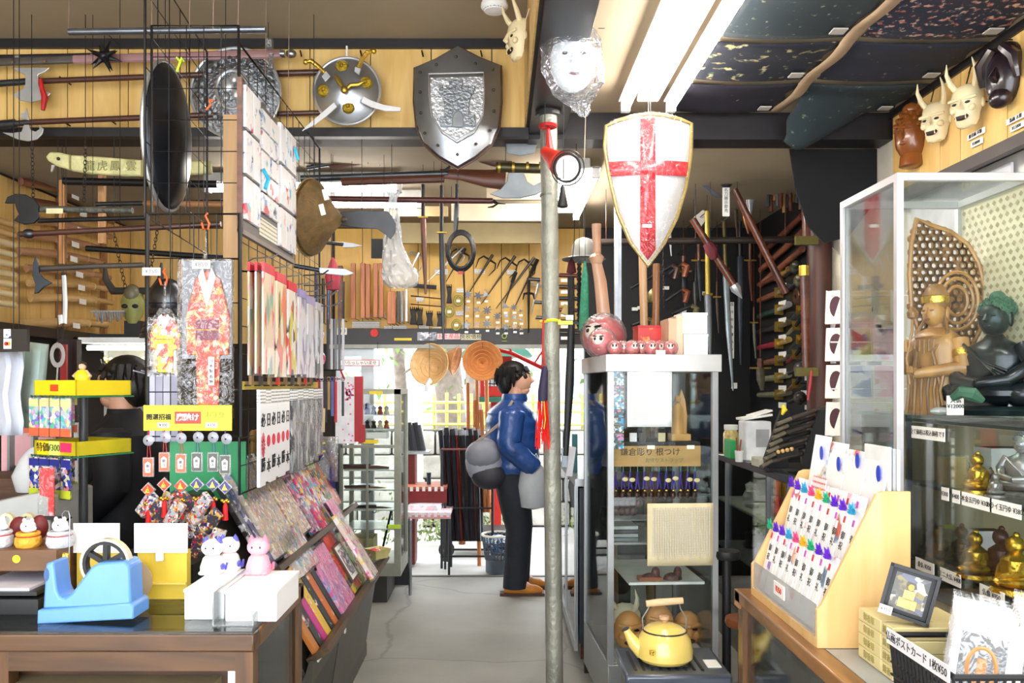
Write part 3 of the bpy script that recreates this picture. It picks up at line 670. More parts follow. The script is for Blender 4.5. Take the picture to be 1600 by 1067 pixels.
CARDS=[PR('f4f4f6',('d84050','5080c8','e8c8c8','88a8d8','f0f0f0'),34,.40),PR('f2f2f4',('303840','88a0c8','e0e0e8','c8d0e0'),46,.40),PR('f6f2f2',('e85060','f0b0b8','60c8d8','f8f8f8'),34,.40)]
def card(y0,y1,z0,z1,lab,k,d=.012):
    t=one('souvenir_card',lab,'card',MB().box(-.915,-.915+d,y0,y1,z0,z1),CARDS[k%3],'cards on the white hanging board',bev=.001)
colN=['nearest','second nearest','third','fourth','fifth','farthest']
for r_ in range(3):
    for c_ in range(2):card(2.97+c_*.095,3.055+c_*.095,2.44-r_*.165,2.59-r_*.165,f'tall white card on the hanging board, {ORD[r_]} row down, {colN[c_]} column',r_+c_)
for r_ in range(5):
    for c_ in range(2):card(3.175+c_*.125,3.285+c_*.125,2.50-r_*.08,2.572-r_*.08,f'small white card on the hanging board, {ORD[r_]} row down, {("third","fourth")[c_]} column',r_*2+c_+1)
for r_ in range(3):
    for c_ in range(3):card(3.43+c_*.088,3.51+c_*.088,2.44-r_*.175,2.60-r_*.175,f'tall white card on the hanging board, {ORD[r_]} row down, {("fifth","sixth","farthest")[c_]} column',r_+c_,.016)
one('cyan_ribbon','pale blue ribbon caught between the cards on the hanging board','ribbon',MB().tube([(-.89,3.14,2.33),(-.88,3.17,2.30),(-.885,3.15,2.26)],.008,6),M('30b8e0',.4))
one('cyan_ribbon','pale blue ribbon at the upper far corner of the hanging board','ribbon',MB().tube([(-.89,3.62,2.55),(-.88,3.64,2.5)],.007,6),M('30b8e0',.4))
hc=thing('conical_hat','brown woven conical hat hanging point outward beside the card board','hat',W(505,340,3.9))
ap=W(537,343,3.86);cb_=W(485,340,3.9);rr=.178;d=(ap-cb_).normalized()
m=ax3(d,(0,0,1));vs=[]
HATM=M('6b5228',.55,0,.3,30,0,.8,140)
b_=MB();n=40
prof=[(0,rr),(.02,rr*.98),(.10,rr*.42),((ap-cb_).length,.008)]
vs=[cb_+m@Vector((a,r0*cos(2*pi*j/n),r0*sin(2*pi*j/n)))for a,r0 in prof for j in range(n)]
b_.add(vs,[(i*n+j,i*n+(j+1)%n,(i+1)*n+(j+1)%n,(i+1)*n+j)for i in range(3)for j in range(n)]);obj('cone',b_,HATM,hc,solid=.004)
obj('rim',MB().tube([cb_+m@Vector((0,rr*cos(2*pi*j/n),rr*sin(2*pi*j/n)))for j in range(n)],.005,6,True),M('8a7448',.5),hc)
obj('tip',MB().sph(ap,.016,10,7),M('38301c',.5),hc)
for p_,q_ in(((497,320),(502,335)),((500,300),(509,308))):
    obj('price_tag',MB().obox(W((p_[0]+q_[0])/2+4,(p_[1]+q_[1])/2,3.74),(.022,.003,.05),Matrix.Rotation(R(-15),3,'Y')),PAPER,hc)
def hook(y,z,x0=-.93,L_=.10):return MB().tube([(x0,y,z-.01),(x0+.02,y,z),(x0+L_,y,z+.006),(x0+L_+.012,y,z+.02)],.0028,6)
UP=[('f0dcc0',('e8504a','f0c8d0','88b8b0','e8d890','f4f0e8')),('f2e6c8',('c8a868','e87868','303030','f0e8d8')),('f4f0ee',('d8d050','404040','e84838','f4f0e8')),('e4e4ee',('7878b8','9098a8','e8e8f0')),('dcdce6',('70707c','b8b8c8','ececf2')),('e0e0e6',('585860','b0b0b8','f0f0f0'))]
NM=['cream packet with a red and green picture','cream packet with golden picture','white packet with yellow leaves and red corner','white packet with a violet header','grey white packet','white packet with black writing']
HD=['d83848','d84050','d02838','9890c8','a8a0c8','c8c8d0']
i=0
for j in range(6):
    y=3.02+j*.175;zt_=1.985-j*.012
    one('wire_hook',f'chrome wire hook above the hanging packets, {ORD[j]} from the near end','hook',hook(y+.06,zt_+.0),STEEL,'hooks over the upper packets')
    base,cols=UP[j];mt=PR(base,cols,30,.5,.3,.5,(1,1,.4))
    for k in range(3):
        x=-.915+k*.026;w=.15
        t=thing('hanging_packet',f'{NM[j]} on the {ORD[j]} upper hook, '+('at the back','in the middle','at the front')[k],'packet',(x,y+.07,1.56),'packets hanging on the upper hooks')
        zb=1.555+random.uniform(-.01,.01);dz=random.uniform(-.01,.01)
        bx('card',x,x+.008,y,y+w,zb,zt_-.055,mt,t,bev=.002)
        bx('header',x-.001,x+.009,y+.005,y+w-.005,zt_-.055,zt_-.02,M(HD[j],.4),t)
        if k==9:bx('wrap',x-.003,x+.014,y-.003,y+w+.003,zb-.004,zt_-.01,WRAP,t)
for j in range(9):
    y=2.99+j*.12
    one('wooden_charm',f'small wooden charm under the upper packets, {ORD[j]} from the near end','charm',MB().box(-.90,-.89,y,y+.03,1.515,1.55),M(('8a6a40','403830','a8885a','d84020')[j%4],.5),'small charms between the packet rows')
one('yellow_rail','yellow strip along the grid above the headband packets','rail',MB().box(-.925,-.915,2.95,4.2,1.50,1.53),M('c8b040',.5))
HB=PR('f6f5f8',('e8e8f4','f8f8f8','dcdcf0'),20,.3)
for j in range(6):
    y=2.965+j*.085;x=-.885+(5-j)*.004
    t=thing('headband_packet',f'white headband packet with red sun print, {ORD[j]} from the near end','packet',(x,y+.04,1.15),'headband packets on the lower hooks')
    zb=1.150+.01*(j%2)
    bx('packet',x,x+.012,y,y+.078,zb,1.45,HB,t,bev=.003)
    bx('header',x,x+.013,y+.002,y+.074,1.45,1.50,TX('f8f8f6','707070',160),t)
    rt=(0,1,0);xf=x+.0135
    cy_=y+.04
    if j==0:
        s_=MB()
        for k in range(16):
            a=k*pi/8;s_.add([(xf,cy_+.006*cos(a-.3),1.30+.012*sin(a-.3)),(xf,cy_+.025*cos(a-.1),1.30+.045*sin(a-.1)),(xf,cy_+.025*cos(a+.1),1.30+.045*sin(a+.1)),(xf,cy_+.006*cos(a+.3),1.30+.012*sin(a+.3))],[(0,1,2,3)])
        obj('sun_print',s_,M('d8203c',.4),t)
    else:obj('sun_print',MB().lathe([(.022,0),(.022,.0008)],(xf-.001,cy_,1.31),18,'X'),M('d8203c',.4),t)
    for tx,zz in(('必',1.385),('勝',1.225))if j%2==0 else(('日',1.385),('本',1.215)):
        text(tx,(xf,cy_,zz),.055,INK,t,rt)
BWp=PR('2a2a30',('f0f0ee','8a8a92','101014','c8c8c8'),26,.5,.25,.7,(1,1,.35))
for j in range(6):
    y=3.50+j*.115;x=-.90+(5-j)*.003
    t=thing('towel_packet',f'black and white folded towel packet, {ORD[j]} from the near end','packet',(x,y+.05,1.15),'black and white packets on the lower hooks')
    zb=1.145+.015*(j//2)
    bx('packet',x,x+.014,y,y+.10,zb,1.45,BWp,t,bev=.004)
    bx('header',x,x+.015,y+.006,y+.094,1.45,1.498,TX('f6f6f4','606060',150),t)
    bx('wrap',x-.002,x+.018,y-.002,y+.102,zb-.004,1.455,WRAP,t)
ST=['c02030','d8d8e0','2c2c34','c8a058','5060a8']
for j in range(8):
    Y=4.25+(j%4)*.06;px=497+j*5.5;x=WX(px,Y)
    t=MB().box(x-.006,x+.006,Y,Y+.01,WZ(640+(j%3)*10,Y),WZ(596,Y)).ring((x,Y,WZ(592,Y)),.01,.002,10,5)
    one('phone_strap',f'hanging strap beside the calendar, {("red","white","black","tan","blue")[j % 5]}, {ORD[j]} from the left','strap',t,M(ST[j%5],.4),'straps at the far end of the grid')
for j in range(5):
    Y=4.15;x=WX(512+j*6,Y)
    one('chopstick_pack',f'black chopstick pack hanging above the straps, {ORD[j]} from the left','packet',MB().box(x-.006,x+.006,Y,Y+.012,WZ(578,Y),WZ(498,Y)),M(('3a3a40','b8b8c0','58585e')[j%3],.3,0,.1,10,.4),'chopstick packs at the far end of the grid')
one('pink_charm_cluster','cluster of pink charms in clear bags left of the chopstick packs','charms',MB().sph(W(500,522,4.2),(.022,.02,.035)).sph(W(502,560,4.2),(.022,.02,.035)),PR('f0d8dc',('e04878','f8f8f8','802838','f0a8b8'),60,.55))
for j in range(2):
    one('wooden_spoon',('left wooden shoehorn hanging under the straps','right wooden shoehorn hanging under the straps')[j],'shoehorn',MB().prism([(WX(495+j*9,4.3)-.009,WZ(675,4.3)),(WX(495+j*9,4.3)+.009,WZ(675,4.3)),(WX(495+j*9,4.3)+.012,WZ(638,4.3)),(WX(495+j*9,4.3)-.012,WZ(638,4.3))],4.3,4.31),M('dcc898',.4))
for j in range(4):
    one('upper_hook',f'chrome display hook above the far packets, {ORD[j]} from the left','hook',MB().tube([W(480+j*10,430+j*16,4.0),W(505+j*7,428+j*16,3.95),W(513+j*7,422+j*16,3.93)],.004,6),STEEL,'far hooks on the grid')
one('folding_fan','closed brown folding fan hanging right of the black and white packets','fan',MB().prism([(WX(490,4.2),WZ(655,4.2)),(WX(495,4.2),WZ(650,4.2)),(WX(503,4.2),WZ(710,4.2)),(WX(499,4.2),WZ(712,4.2))],4.2,4.22),M('9a4a28',.4))
YK=4.75
cl=thing('wall_calendar','white hanging scroll with pink blossom print and red side ribbon','scroll',W(545,690,YK))
bx('sheet',WX(524,YK),WX(555,YK),YK,YK+.012,WZ(693,YK),WZ(588,YK),M('f0eef0',.4),cl)
bx('ribbon',WX(554,YK),WX(567,YK),YK-.006,YK+.016,WZ(690,YK),WZ(588,YK),M('b01420',.45),cl,label='dark red ribbon')
obj('ribbon_tail',MB().prism([(WX(562,YK),WZ(660,YK)),(WX(571,YK),WZ(665,YK)),(WX(571,YK),WZ(690,YK)),(WX(560,YK),WZ(694,YK))],YK-.008,YK),M('a81420',.45),cl)
q=random.Random(4);bl=MB()
for k in range(46):
    px,py=q.gauss(545,4.5),q.gauss(614,8)if k<38 else q.uniform(640,690)
    if 526<px<553:bl.lathe([(.006,0),(.006,.001)],(WX(px,YK),YK-.001,WZ(py,YK)),6,'Y')
obj('blossom_print',bl,M('ee78a8',.4),cl)['kind']='stuff'
one('red_string','red string tied above the scroll','string',MB().tube([W(530,572,4.7),W(538,592,4.7)],.006,6),M('c81820',.4))
one('indigo_bag','indigo blue cloth bundle in clear wrap standing behind the far packets','cloth bundle',MB().grid(lambda u,v:W(462+u*62,800-v*105,4.55+.03*sin(u*10)),10,6),M('2a2a70',.5,0,.25,9),solid=.03)
one('clear_bag','clear crumpled bag with yellow edges over the indigo bundle','bag',MB().grid(lambda u,v:W(476+u*52,752-v*70,4.50+.03*sin(u*9+v*5)),10,8),GL('ffffff',.6,'wrapb',.1,.9,.15),solid=.004)
yb=MB()
for py in(695,708,748):yb.tube([W(480,py,4.46),W(508,py-3,4.46)],.006,6)
one('yellow_bands','thin yellow bands around the clear bag','band',yb,M('e0d020',.4))
one('dark_board','dark green black panel behind the folded towels','panel',MB().box(WX(415,4.8),WX(530,4.8),4.8,4.84,.02,WZ(690,4.8)),M('1c2420',.4))
KIM=PR('c4402a',('d89058','e0c090','b88830','a02c20','cc6040'),85,.5,.45,.2)
def kimono(t,px0,px1,py0,py1,Y,mat,sash):
    w=(px1-px0);cx=(px0+px1)/2;P=lambda px,py:(WX(px,Y),WZ(py,Y))
    h=py1-py0
    obj('robe',MB().prism([P(cx-.28*w,py0+.10*h),P(cx,py0+.04*h),P(cx+.28*w,py0+.10*h),P(px1,py0+.36*h),P(px1-.02*w,py0+.62*h),P(cx+.27*w,py0+.62*h),P(cx+.24*w,py1),P(cx-.24*w,py1),P(cx-.27*w,py0+.62*h),P(px0+.02*w,py0+.62*h),P(px0,py0+.36*h)],Y,Y+.012),mat,t,bev=.003)
    obj('sash',MB().prism([P(cx-.26*w,py0+.38*h),P(cx+.26*w,py0+.38*h),P(cx+.26*w,py0+.52*h),P(cx-.26*w,py0+.52*h)],Y-.004,Y),sash,t,label='sash')
    obj('sash_cord',MB().tube([(WX(cx-.26*w,Y),Y-.005,WZ(py0+.45*h,Y)),(WX(cx+.26*w,Y),Y-.005,WZ(py0+.45*h,Y))],.0025,6),M('d8903c',.4),t)
    obj('collar',MB().prism([P(cx-.2*w,py0+.09*h),P(cx,py0+.30*h),P(cx+.2*w,py0+.09*h),P(cx+.10*w,py0+.03*h),P(cx,py0+.14*h),P(cx-.10*w,py0+.03*h)],Y-.005,Y-.001),WHITE,t)
YKm=2.86
k1=thing('kimono_packet','long red patterned kimono in a clear packet tagged ¥850','packet',W(321,650,YKm))
kimono(k1,290,358,412,642,YKm,KIM,M('7a4050',.5))
bx('backing',WX(282,YKm),WX(361,YKm),YKm+.014,YKm+.017,WZ(560,YKm),WZ(406,YKm),M('7a7c82',.35,0,.1),k1)
bx('wrap',WX(279,YKm),WX(363,YKm),YKm-.012,YKm+.02,WZ(654,YKm),WZ(405,YKm),GL('ffffff',.22,'wrapk',.08,.7),k1)
pt_=bx('price_tag',WX(303,YKm),WX(331,YKm),YKm-.018,YKm-.015,WZ(421,YKm),WZ(408,YKm),PAPER,k1)
text('¥850',(WX(317,YKm),YKm-.019,WZ(414.5,YKm)),.022,M('707070',.6),k1)
bx('strip_label',WX(328,YKm),WX(337,YKm),YKm-.016,YKm-.013,WZ(602,YKm),WZ(558,YKm),PAPER,k1)
for i_,ch in enumerate('日本製着物'):text(ch,(WX(332.5,YKm),YKm-.017,WZ(564+i_*8.2,YKm)),.014,INK,k1)
obj('bag_neck',MB().tube([W(322,362,YKm),W(321,385,YKm),W(320,408,YKm)],[.003,.005,.008],7),GL('ffffff',.22,'wrapk',.08,.7),k1)
k2=thing('kimono_packet','short red and yellow kimono in a clear packet tagged ¥350','packet',W(257,590,YKm))
kimono(k2,234,281,488,582,YKm,PR('e0501c',('f0d020','f8f0e8','e03020','f0a020'),70,.6),M('f0c020',.5))
bx('wrap',WX(232,YKm),WX(282,YKm),YKm-.010,YKm+.018,WZ(588,YKm),WZ(496,YKm),GL('ffffff',.22,'wrapk',.08,.7),k2)
obj('bag_top',MB().prism([(WX(232,YKm),WZ(510,YKm)),(WX(250,YKm),WZ(482,YKm)),(WX(264,YKm),WZ(482,YKm)),(WX(282,YKm),WZ(510,YKm))],YKm-.008,YKm+.016),GL('ffffff',.22,'wrapk',.08,.7),k2)
bx('price_tag',WX(228,YKm),WX(256,YKm),YKm-.03,YKm-.027,WZ(432,YKm),WZ(420,YKm),PAPER,k2)
text('¥350',(WX(242,YKm),YKm-.031,WZ(426,YKm)),.021,M('707070',.6),k2)
obj('bag_neck',MB().tube([W(258,440,YKm),W(257,482,YKm)],[.003,.007],7),GL('ffffff',.22,'wrapk',.08,.7),k2)
for j in range(4):
    one('striped_cloth',f'grey and white striped folded cloth behind the yellow sign, {ORD[j]} from the left','cloth',MB().box(WX(231+j*12,3.1),WX(242+j*12,3.1),3.1,3.12,WZ(690,3.1),WZ(585,3.1)).cyl((WX(236+j*12,3.1),3.1,WZ(586,3.1)),(WX(236+j*12,3.1),2.95,WZ(580,3.1)),.003,n=5),M(('c4c4d4','a8a8bc')[j%2],.7,0,.06),'striped cloths behind the yellow sign',bev=.002)
one('green_plastic','green plastic sheet hanging behind the tasselled charms','sheet',MB().box(WX(265,3.15),WX(384,3.15),3.15,3.16,WZ(780,3.15),WZ(690,3.15)),M('1f9a5c',.4,0,.1,5))
YS=2.83
sg=thing('yellow_sign','yellow sign with black and red characters above the tasselled charms','sign',W(294,672,YS))
bx('board',WX(224,YS),WX(362,YS),YS,YS+.006,WZ(673,YS),WZ(633,YS),M('f2dc10',.4,0,.02),sg,bev=.001)
text('開運招福',(WX(248,YS),YS-.001,WZ(652,YS)),.0215,INK,sg,bold=.0006)
bx('red_field',WX(273,YS),WX(314,YS),YS-.0012,YS,WZ(662,YS),WZ(643,YS),M('e02c18',.4),sg,label='red panel')
text('魔除け',(WX(293.5,YS),YS-.002,WZ(652.5,YS)),.026,WHITE,sg,bold=.0008)
text('お守り',(WX(336,YS),YS-.001,WZ(648,YS)),.022,M('8a8420',.5),sg)
for px in(256,331):
    bx('price_sticker',WX(px-9,YS),WX(px+9,YS),YS-.004,YS,WZ(668,YS),WZ(660,YS),PAPER,sg);text('¥300',(WX(px,YS),YS-.0045,WZ(664,YS)),.014,INK,sg)
SUC=GL('d8d8f0',.5,'cup',.1,0,.3)
for j,px in enumerate((232,257,283,308,333,352)):
    Y=2.82-(j%2)*.015;x=WX(px,Y);rd=j<3;ins=M('e0603c' if rd else '4c4c44',.4)
    dy=(8,0,2,0,0,4)[j]
    t=thing('tassel_charm',f"charm with a {'red' if rd else 'dark'} plaque and red tassel, {ORD[j]} from left below yellow sign",'charm',(x,Y,WZ(815,Y)),'tasselled charms under the yellow sign')
    cord=M('a81818' if rd else '303878',.5)
    obj('cord',MB().tube([(x-.004,Y,WZ(708+dy,Y)),(x-.001,Y,WZ(672,Y))],.0014,5).tube([(x+.008,Y,WZ(708+dy,Y)),(x,Y,WZ(672,Y))],.0014,5),cord,t)
    obj('suction_cup',MB().lathe([(.003,-.006),(.010,-.002),(.018,.003),(.0185,.004),(.006,0),(.003,-.006)],(x+.003+.004*(j%2),Y-.012,WZ(683+dy*.6,Y)),18,'Y'),SUC,t)
    zc=WZ(722+dy,Y);a=.0195
    obj('plaque_case',MB().box(x-a,x+a,Y-.004,Y+.004,zc-.033,zc+.034),GL('e8ecf0',.5,'case',.05,0,.2),t,bev=.003)
    obj('plaque',MB().box(x-a+.004,x+a-.004,Y-.005,Y+.001,zc-.029,zc+.030),ins,t)
    obj('paper_charm',MB().prism([(x-.0085,zc-.018),(x+.0085,zc-.018),(x+.010,zc+.012),(x,zc+.02),(x-.010,zc+.012)],Y-.0065,Y-.005),PAPER,t)
    for i_,ch in enumerate('御守'):text(ch,(x,Y-.007,zc+.004-i_*.014),.012,INK,t)
    zd=WZ(757+dy,Y);dd=.026
    obj('diamond_case',MB().prism([(x,zd-dd),(x+dd,zd),(x,zd+dd),(x-dd,zd)],Y-.004,Y+.004),GL('e8ecf0',.5,'case',.05,0,.2),t,bev=.002)
    obj('diamond',MB().prism([(x,zd-dd*.8),(x+dd*.8,zd),(x,zd+dd*.8),(x-dd*.8,zd)],Y-.0055,Y+.001),M('e0401c' if rd else '3a3a80',.4),t)
    obj('gold_figure',MB().prism([(x-.010,zd-.010),(x+.010,zd-.010),(x+.003,zd+.004),(x,zd+.013),(x-.004,zd+.003)],Y-.008,Y-.005),GOLD,t)
    zz=WZ(778+dy,Y)
    for k in range(4):obj('bell',MB().sph((x-.011+.0075*k,Y-.004*(k%2),zz-.004*(k%2)),.0062,8,6),GOLD,t)
    obj('tassel',MB().lathe([(.003,0),(.008,-.012),(.0085,-.035),(.010,-.06)],(x,Y,zz-.006),12),M('d81418',.6),t)
q=random.Random(9);WG=[PR('b8b8bc',('e83040','f0e8e0','3848a0','d8a020','282828','f0f0f0'),150,.5),PR('e0dcd8',('d02838','f0d0d8','506070','e8c040'),130,.5),PR('404048',('c02030','e8e8e8','203080','c8a040'),130,.5)]
for k in range(16):
    px,py=230+k*7.2,(788,826,806,845)[k%4]+q.uniform(-8,8);Y=q.uniform(2.76,2.94);p=W(px,py,Y)
    m_=Euler((q.uniform(-.3,.3),q.uniform(-.8,.8),q.uniform(-.5,.5))).to_matrix()
    one('wrapped_souvenir',f'small {("silver", "cream", "dark")[k % 3]} wrapped souvenir in the heap behind the tassels, {ORD[k]} from the left','souvenir',MB().obox(p,(.045,.02,.09),m_),WG[k%3],'heap of wrapped souvenirs behind the charms',bev=.004)
one('goods_bin','black wire bin holding the heap of wrapped souvenirs','bin',MB().box(-1.36,-1.0,2.72,2.98,0,.93),M('18181a',.5))
POLE=M('4a2a20',.4,0,.2,8,.3);PINKP=M('a07878',.35,0,.12,8,.3);DSTEEL=M('4a4d52',.35,.8,.25,12);LSTEEL=M('c6c9cc',.32,.7,.12,14)
def poly(mb,pts,Y,th=.008):return mb.prism([(WX(a,Y),WZ(b,Y))for a,b in pts],Y-th/2,Y+th/2)
def pegs(t,pts,Y,Yw=4.2):
    for px,py in pts:obj('peg',MB().cyl(W(px,py,Y),Vector((WX(px,Y),Yw,WZ(py,Y))),.004,n=6),BLACK,t)
Yb=4.08
h=thing('halberd','long pale pink flat pole with a silver ball end across the top of the bulkhead','polearm',W(230,90,Yb))
obj('pole',MB().tube([W(115,93,Yb),W(440,84,Yb)],.022,8,flat=.5),PINKP,h)
obj('sleeve',MB().tube([W(-30,98,Yb),W(117,93,Yb)],.02,8,flat=.5),M('6a6460',.35,.6,.2),h)
obj('rivets',MB().sph(W(20,97,Yb-.02),.006,6,4).sph(W(70,95,Yb-.02),.006,6,4),BRASS,h)
obj('finial',MB().tube([W(438,84,Yb),W(445,84,Yb)],.018,12).sph(W(455,84,Yb),(.026,.02,.021)),STEEL,h)
h=thing('rod','black rod with silver bands above the pink pole','rod',W(90,88,4.12))
obj('shaft',MB().cyl(W(-20,90,4.14),W(180,86,4.14),.012),DARK,h);obj('bands',MB().cyl(W(25,89.6,4.14),W(33,89.4,4.14),.0135),ALU,h);obj('band',MB().cyl(W(143,87,4.14),W(151,86.8,4.14),.0135),ALU,h)
h=thing('double_axe','polearm with a double crescent axe head and red tassel','polearm',W(190,122,Yb))
obj('shaft',MB().cyl(W(60,127,Yb),W(385,114,Yb),.014),POLE,h);pegs(h,((93,120),(235,116)),Yb)
obj('socket',MB().cyl(W(-20,132,Yb),W(62,126,Yb),.016),DSTEEL,h)
b_=MB();poly(b_,[(20,106),(78,106),(70,113),(60,117),(60,132),(64,140),(80,146),(70,155),(50,160),(32,157),(20,148),(36,140),(40,132),(40,117),(30,113)],Yb-.02)
obj('axe_head',b_,LSTEEL,h,bev=.002)
obj('tassel',MB().tube([W(63,124,Yb-.03),W(66,140,Yb-.03),W(70,152,Yb-.03),W(67,172,Yb-.03)],[.01,.012,.016,.010],8),M('b81818',.6),h)
h=thing('crescent_halberd','polearm with a hooked crescent blade below the double axe','polearm',W(190,188,Yb))
obj('shaft',MB().cyl(W(45,191,Yb),W(390,177,Yb),.014),POLE,h);pegs(h,((92,186),(165,183)),Yb)
obj('socket',MB().cyl(W(-20,197,Yb),W(24,193,Yb),.022).cyl(W(24,193,Yb),W(48,191,Yb),.014),DSTEEL,h)
b_=MB();poly(b_,[(4,207),(20,208),(34,206),(38,195),(46,195),(48,203),(56,206),(62,202),(61,195),(68,201),(66,210),(58,218),(44,221),(28,218)],Yb-.02)
poly(b_,[(32,178),(38,176),(42,168),(44,178),(46,188),(34,186)],Yb-.02);obj('blade',b_,LSTEEL,h,bev=.002)
h=thing('plain_polearm','brown pole continuing right behind the round sword shield, upper one','pole',W(450,114,4.14));obj('shaft',MB().cyl(W(433,115,4.15),W(500,113,4.15),.016),POLE,h)
h=thing('plain_polearm','brown pole continuing right behind the round sword shield, lower one','pole',W(450,177,4.14));obj('shaft',MB().cyl(W(433,178,4.15),W(505,176,4.15),.013),POLE,h)
s_=thing('spiked_ball','black many spiked metal ball on the pink pole','mace',W(163,88,4.0));c=W(163,88,4.0)
b_=MB().sph(c,.03,12,8)
q=random.Random(2)
for k in range(14):
    a=k*2.4;zz=1-2*(k+.5)/14;r_=math.sqrt(1-zz*zz);d=Vector((cos(a)*r_,sin(a)*r_*.7,zz));b_.tube([c+d*.02,c+d*.085],[.014,.001],7)
obj('spikes',b_,M('26282a',.35,.6),s_);obj('hanger',MB().tube([c,c+Vector((0,.0,.12)),c+Vector((0,.15,.12))],.002,5),BLACK,s_)
RS=M('8e9298',.28,.9,.5,45,0,1.0,70)
rs_=thing('relief_shield','round silver shield covered in embossed relief with a rearing figure','shield',W(368,142,4.1));c=W(368,145,4.1);r_=70/F*4.1
obj('disc',MB().lathe([(0,-.05),(r_*.5,-.04),(r_*.9,-.012),(r_,0),(r_,.01)],c,40,'Y'),RS,rs_)
obj('rim',MB().ring(c,r_,.008,40),LSTEEL,rs_)
obj('inner_ring',MB().ring((c.x,c.y-.045,c.z),r_*.42,.009,30,sx=.85),LSTEEL,rs_)
fg=MB();
for(a,b2,rr_)in((-.02,.02,.03),(.01,.05,.02),(.02,-.02,.024),(-.03,-.04,.016),(.03,-.06,.014)):fg.sph((c.x+a,c.y-.055,c.z+b2),(rr_,.012,rr_*1.3),10,7)
obj('embossed_figure',fg,LSTEEL,rs_)
ob=MB()
for k in range(26):a=k*2*pi/26;ob.sph((c.x+r_*.7*cos(a),c.y-.032,c.z+r_*.7*sin(a)),(.014,.008,.018),8,5)
obj('embossed_border',ob,RS,rs_)
one('chain_bundle','bundle of steel links hanging at the right rim of the relief shield','chain',MB().tube([W(421,62,4.0),W(421,76,4.0)],.02,8).tube([W(424,84,4.0),W(424,108,4.0)],.012,8),M('9a9a9c',.3,.8,.3,60,0,1,120))
one('orange_tie','orange cord tied to the wire grid before the relief shield','cord',MB().tube([W(322,172,2.98),W(329,164,2.98),W(327,155,2.98),W(334,158,2.98)],.004,6),M('e06020',.5))
turn((-1.25,3.2),0)
bs=thing('oval_shield','large black oval shield hanging edge on inside the wire grid','shield',W(270,330,3.25))
c=W(268,213,3.25);GTs=GT;turn((c.x,c.y),82)
hz=115/F*3.25
b_=MB();prof=[(0,-.045),(.25,-.042),(.6,-.028),(.88,-.005),(1,.015)]
n=36;vs=[(c.x+a*.17*cos(2*pi*j/n),c.y+z_,c.z+a*hz*sin(2*pi*j/n))for a,z_ in prof for j in range(n)]
b_.add(vs,[(i*n+j,i*n+(j+1)%n,(i+1)*n+(j+1)%n,(i+1)*n+j)for i in range(4)for j in range(n)]+[tuple(range(n))])
obj('face',b_,M('1e2026',.3,.3,.3,10),bs,solid=.004)
obj('rim',MB().ring((c.x,c.y+.02,c.z),.17,.009,40,8,sz=hz/.17),M('b8babc',.35,.7,.2),bs)
for zz in(.08,-.10):obj('grip',MB().tube([(c.x-.05,c.y+.01,c.z+zz),(c.x-.03,c.y+.05,c.z+zz),(c.x+.03,c.y+.05,c.z+zz),(c.x+.05,c.y+.01,c.z+zz)],.007,7),BLACK,bs)
obj('strap',MB().obox((c.x,c.y+.0,c.z),(.04,.006,hz*1.6)),M('2c2c34',.6),bs)
turn((0,0),0)
rd=thing('round_shield','round steel shield with brass bosses and two crossed scimitars','shield',W(542,195,4.1));c=W(542,142,4.1);r_=52/F*4.1
obj('disc',MB().lathe([(0,-.06),(r_*.4,-.05),(r_*.8,-.022),(r_,0),(r_,.008)],c,40,'Y'),M('a2a6ac',.28,.85,.12,6),rd)
obj('rim',MB().ring(c,r_,.0075,44),LSTEEL,rd)
for a,b2 in((536,108),(508,145),(573,133),(546,170)):
    p=W(a,b2,4.1);obj('boss',MB().lathe([(0,-.030),(.008,-.026),(.01,-.016),(.026,-.012),(.034,0),(.034,.012)],(p.x,4.07,p.z),20,'Y'),M('b89a30',.3,.85,.2,80,0,.8,150),rd)
og=MB().tube([W(523,117,4.02),W(530,128,4.02),W(536,137,4.02)],[.006,.014,.008],8).tube([W(538,142,4.02),W(548,133,4.02),W(560,132,4.02),W(568,128,4.02)],[.008,.012,.011,.005],8).sph(W(538,140,4.01),(.018,.012,.02));obj('ornament',og,BRASS,rd)
for lab,hp,bl in(('left',[(478,97),(486,95),(498,104),(508,114)],[(510,112),(516,119),(508,127),(503,120)]),('right',[(584,80),(574,82),(566,92),(560,106)],[(555,105),(564,108),(561,117),(554,112)])):
    t=thing('scimitar',('scimitar whose blade shows at the lower right of the round shield','scimitar whose blade shows at the lower left of the round shield')[lab=='right'],'sword',W(542,142,4.02))
    obj('hilt',MB().tube([W(a,b2,4.02)for a,b2 in hp],[.008,.012,.010,.011],9),GOLD,t)
    obj('pommel',MB().sph(W(*hp[0],4.02),.014,10,7),GOLD,t)
    obj('collar',poly(MB(),bl,4.02,.012),LSTEEL,t)
    if lab=='right':pts=[(522,160),(527,167),(510,182),(492,195),(472,205),(476,199),(494,184),(509,171)]
    else:pts=[(568,151),(580,157),(600,164),(627,168),(626,174),(602,174),(580,168),(564,160)]
    obj('blade',poly(MB(),pts,4.015,.008),M('e4e4e6',.3,.3),t,bev=.002)
one('shield_hook','thin white hook holding the round steel shield','hook',MB().tube([W(542,72,4.12),W(542,90,4.12)],.005,6),WHITE)
nl=MB()
for a in(469,563,659,751):nl.cyl(W(a,79,4.19),W(a+2,88,4.15),.004,n=6)
o=one('nails','row of small black hooks along the bulkhead top','hook',nl,BLACK);o['kind']='stuff'
cs=thing('castle_shield','tall steel shield with an embossed castle and rusty edge','shield',W(715,262,4.0));Yc=4.03
O=[(645,97),(680,88),(715,69),(750,86),(783,94),(784,150),(780,195),(768,222),(742,246),(715,262),(686,245),(660,220),(648,190),(644,150)]
cx,cz=715,160
def scaled(k,O=O):return[(cx+(a-cx)*k,cz+(b2-cz)*k)for a,b2 in O]
SHM=M('8d9094',.3,.85,.22,5)
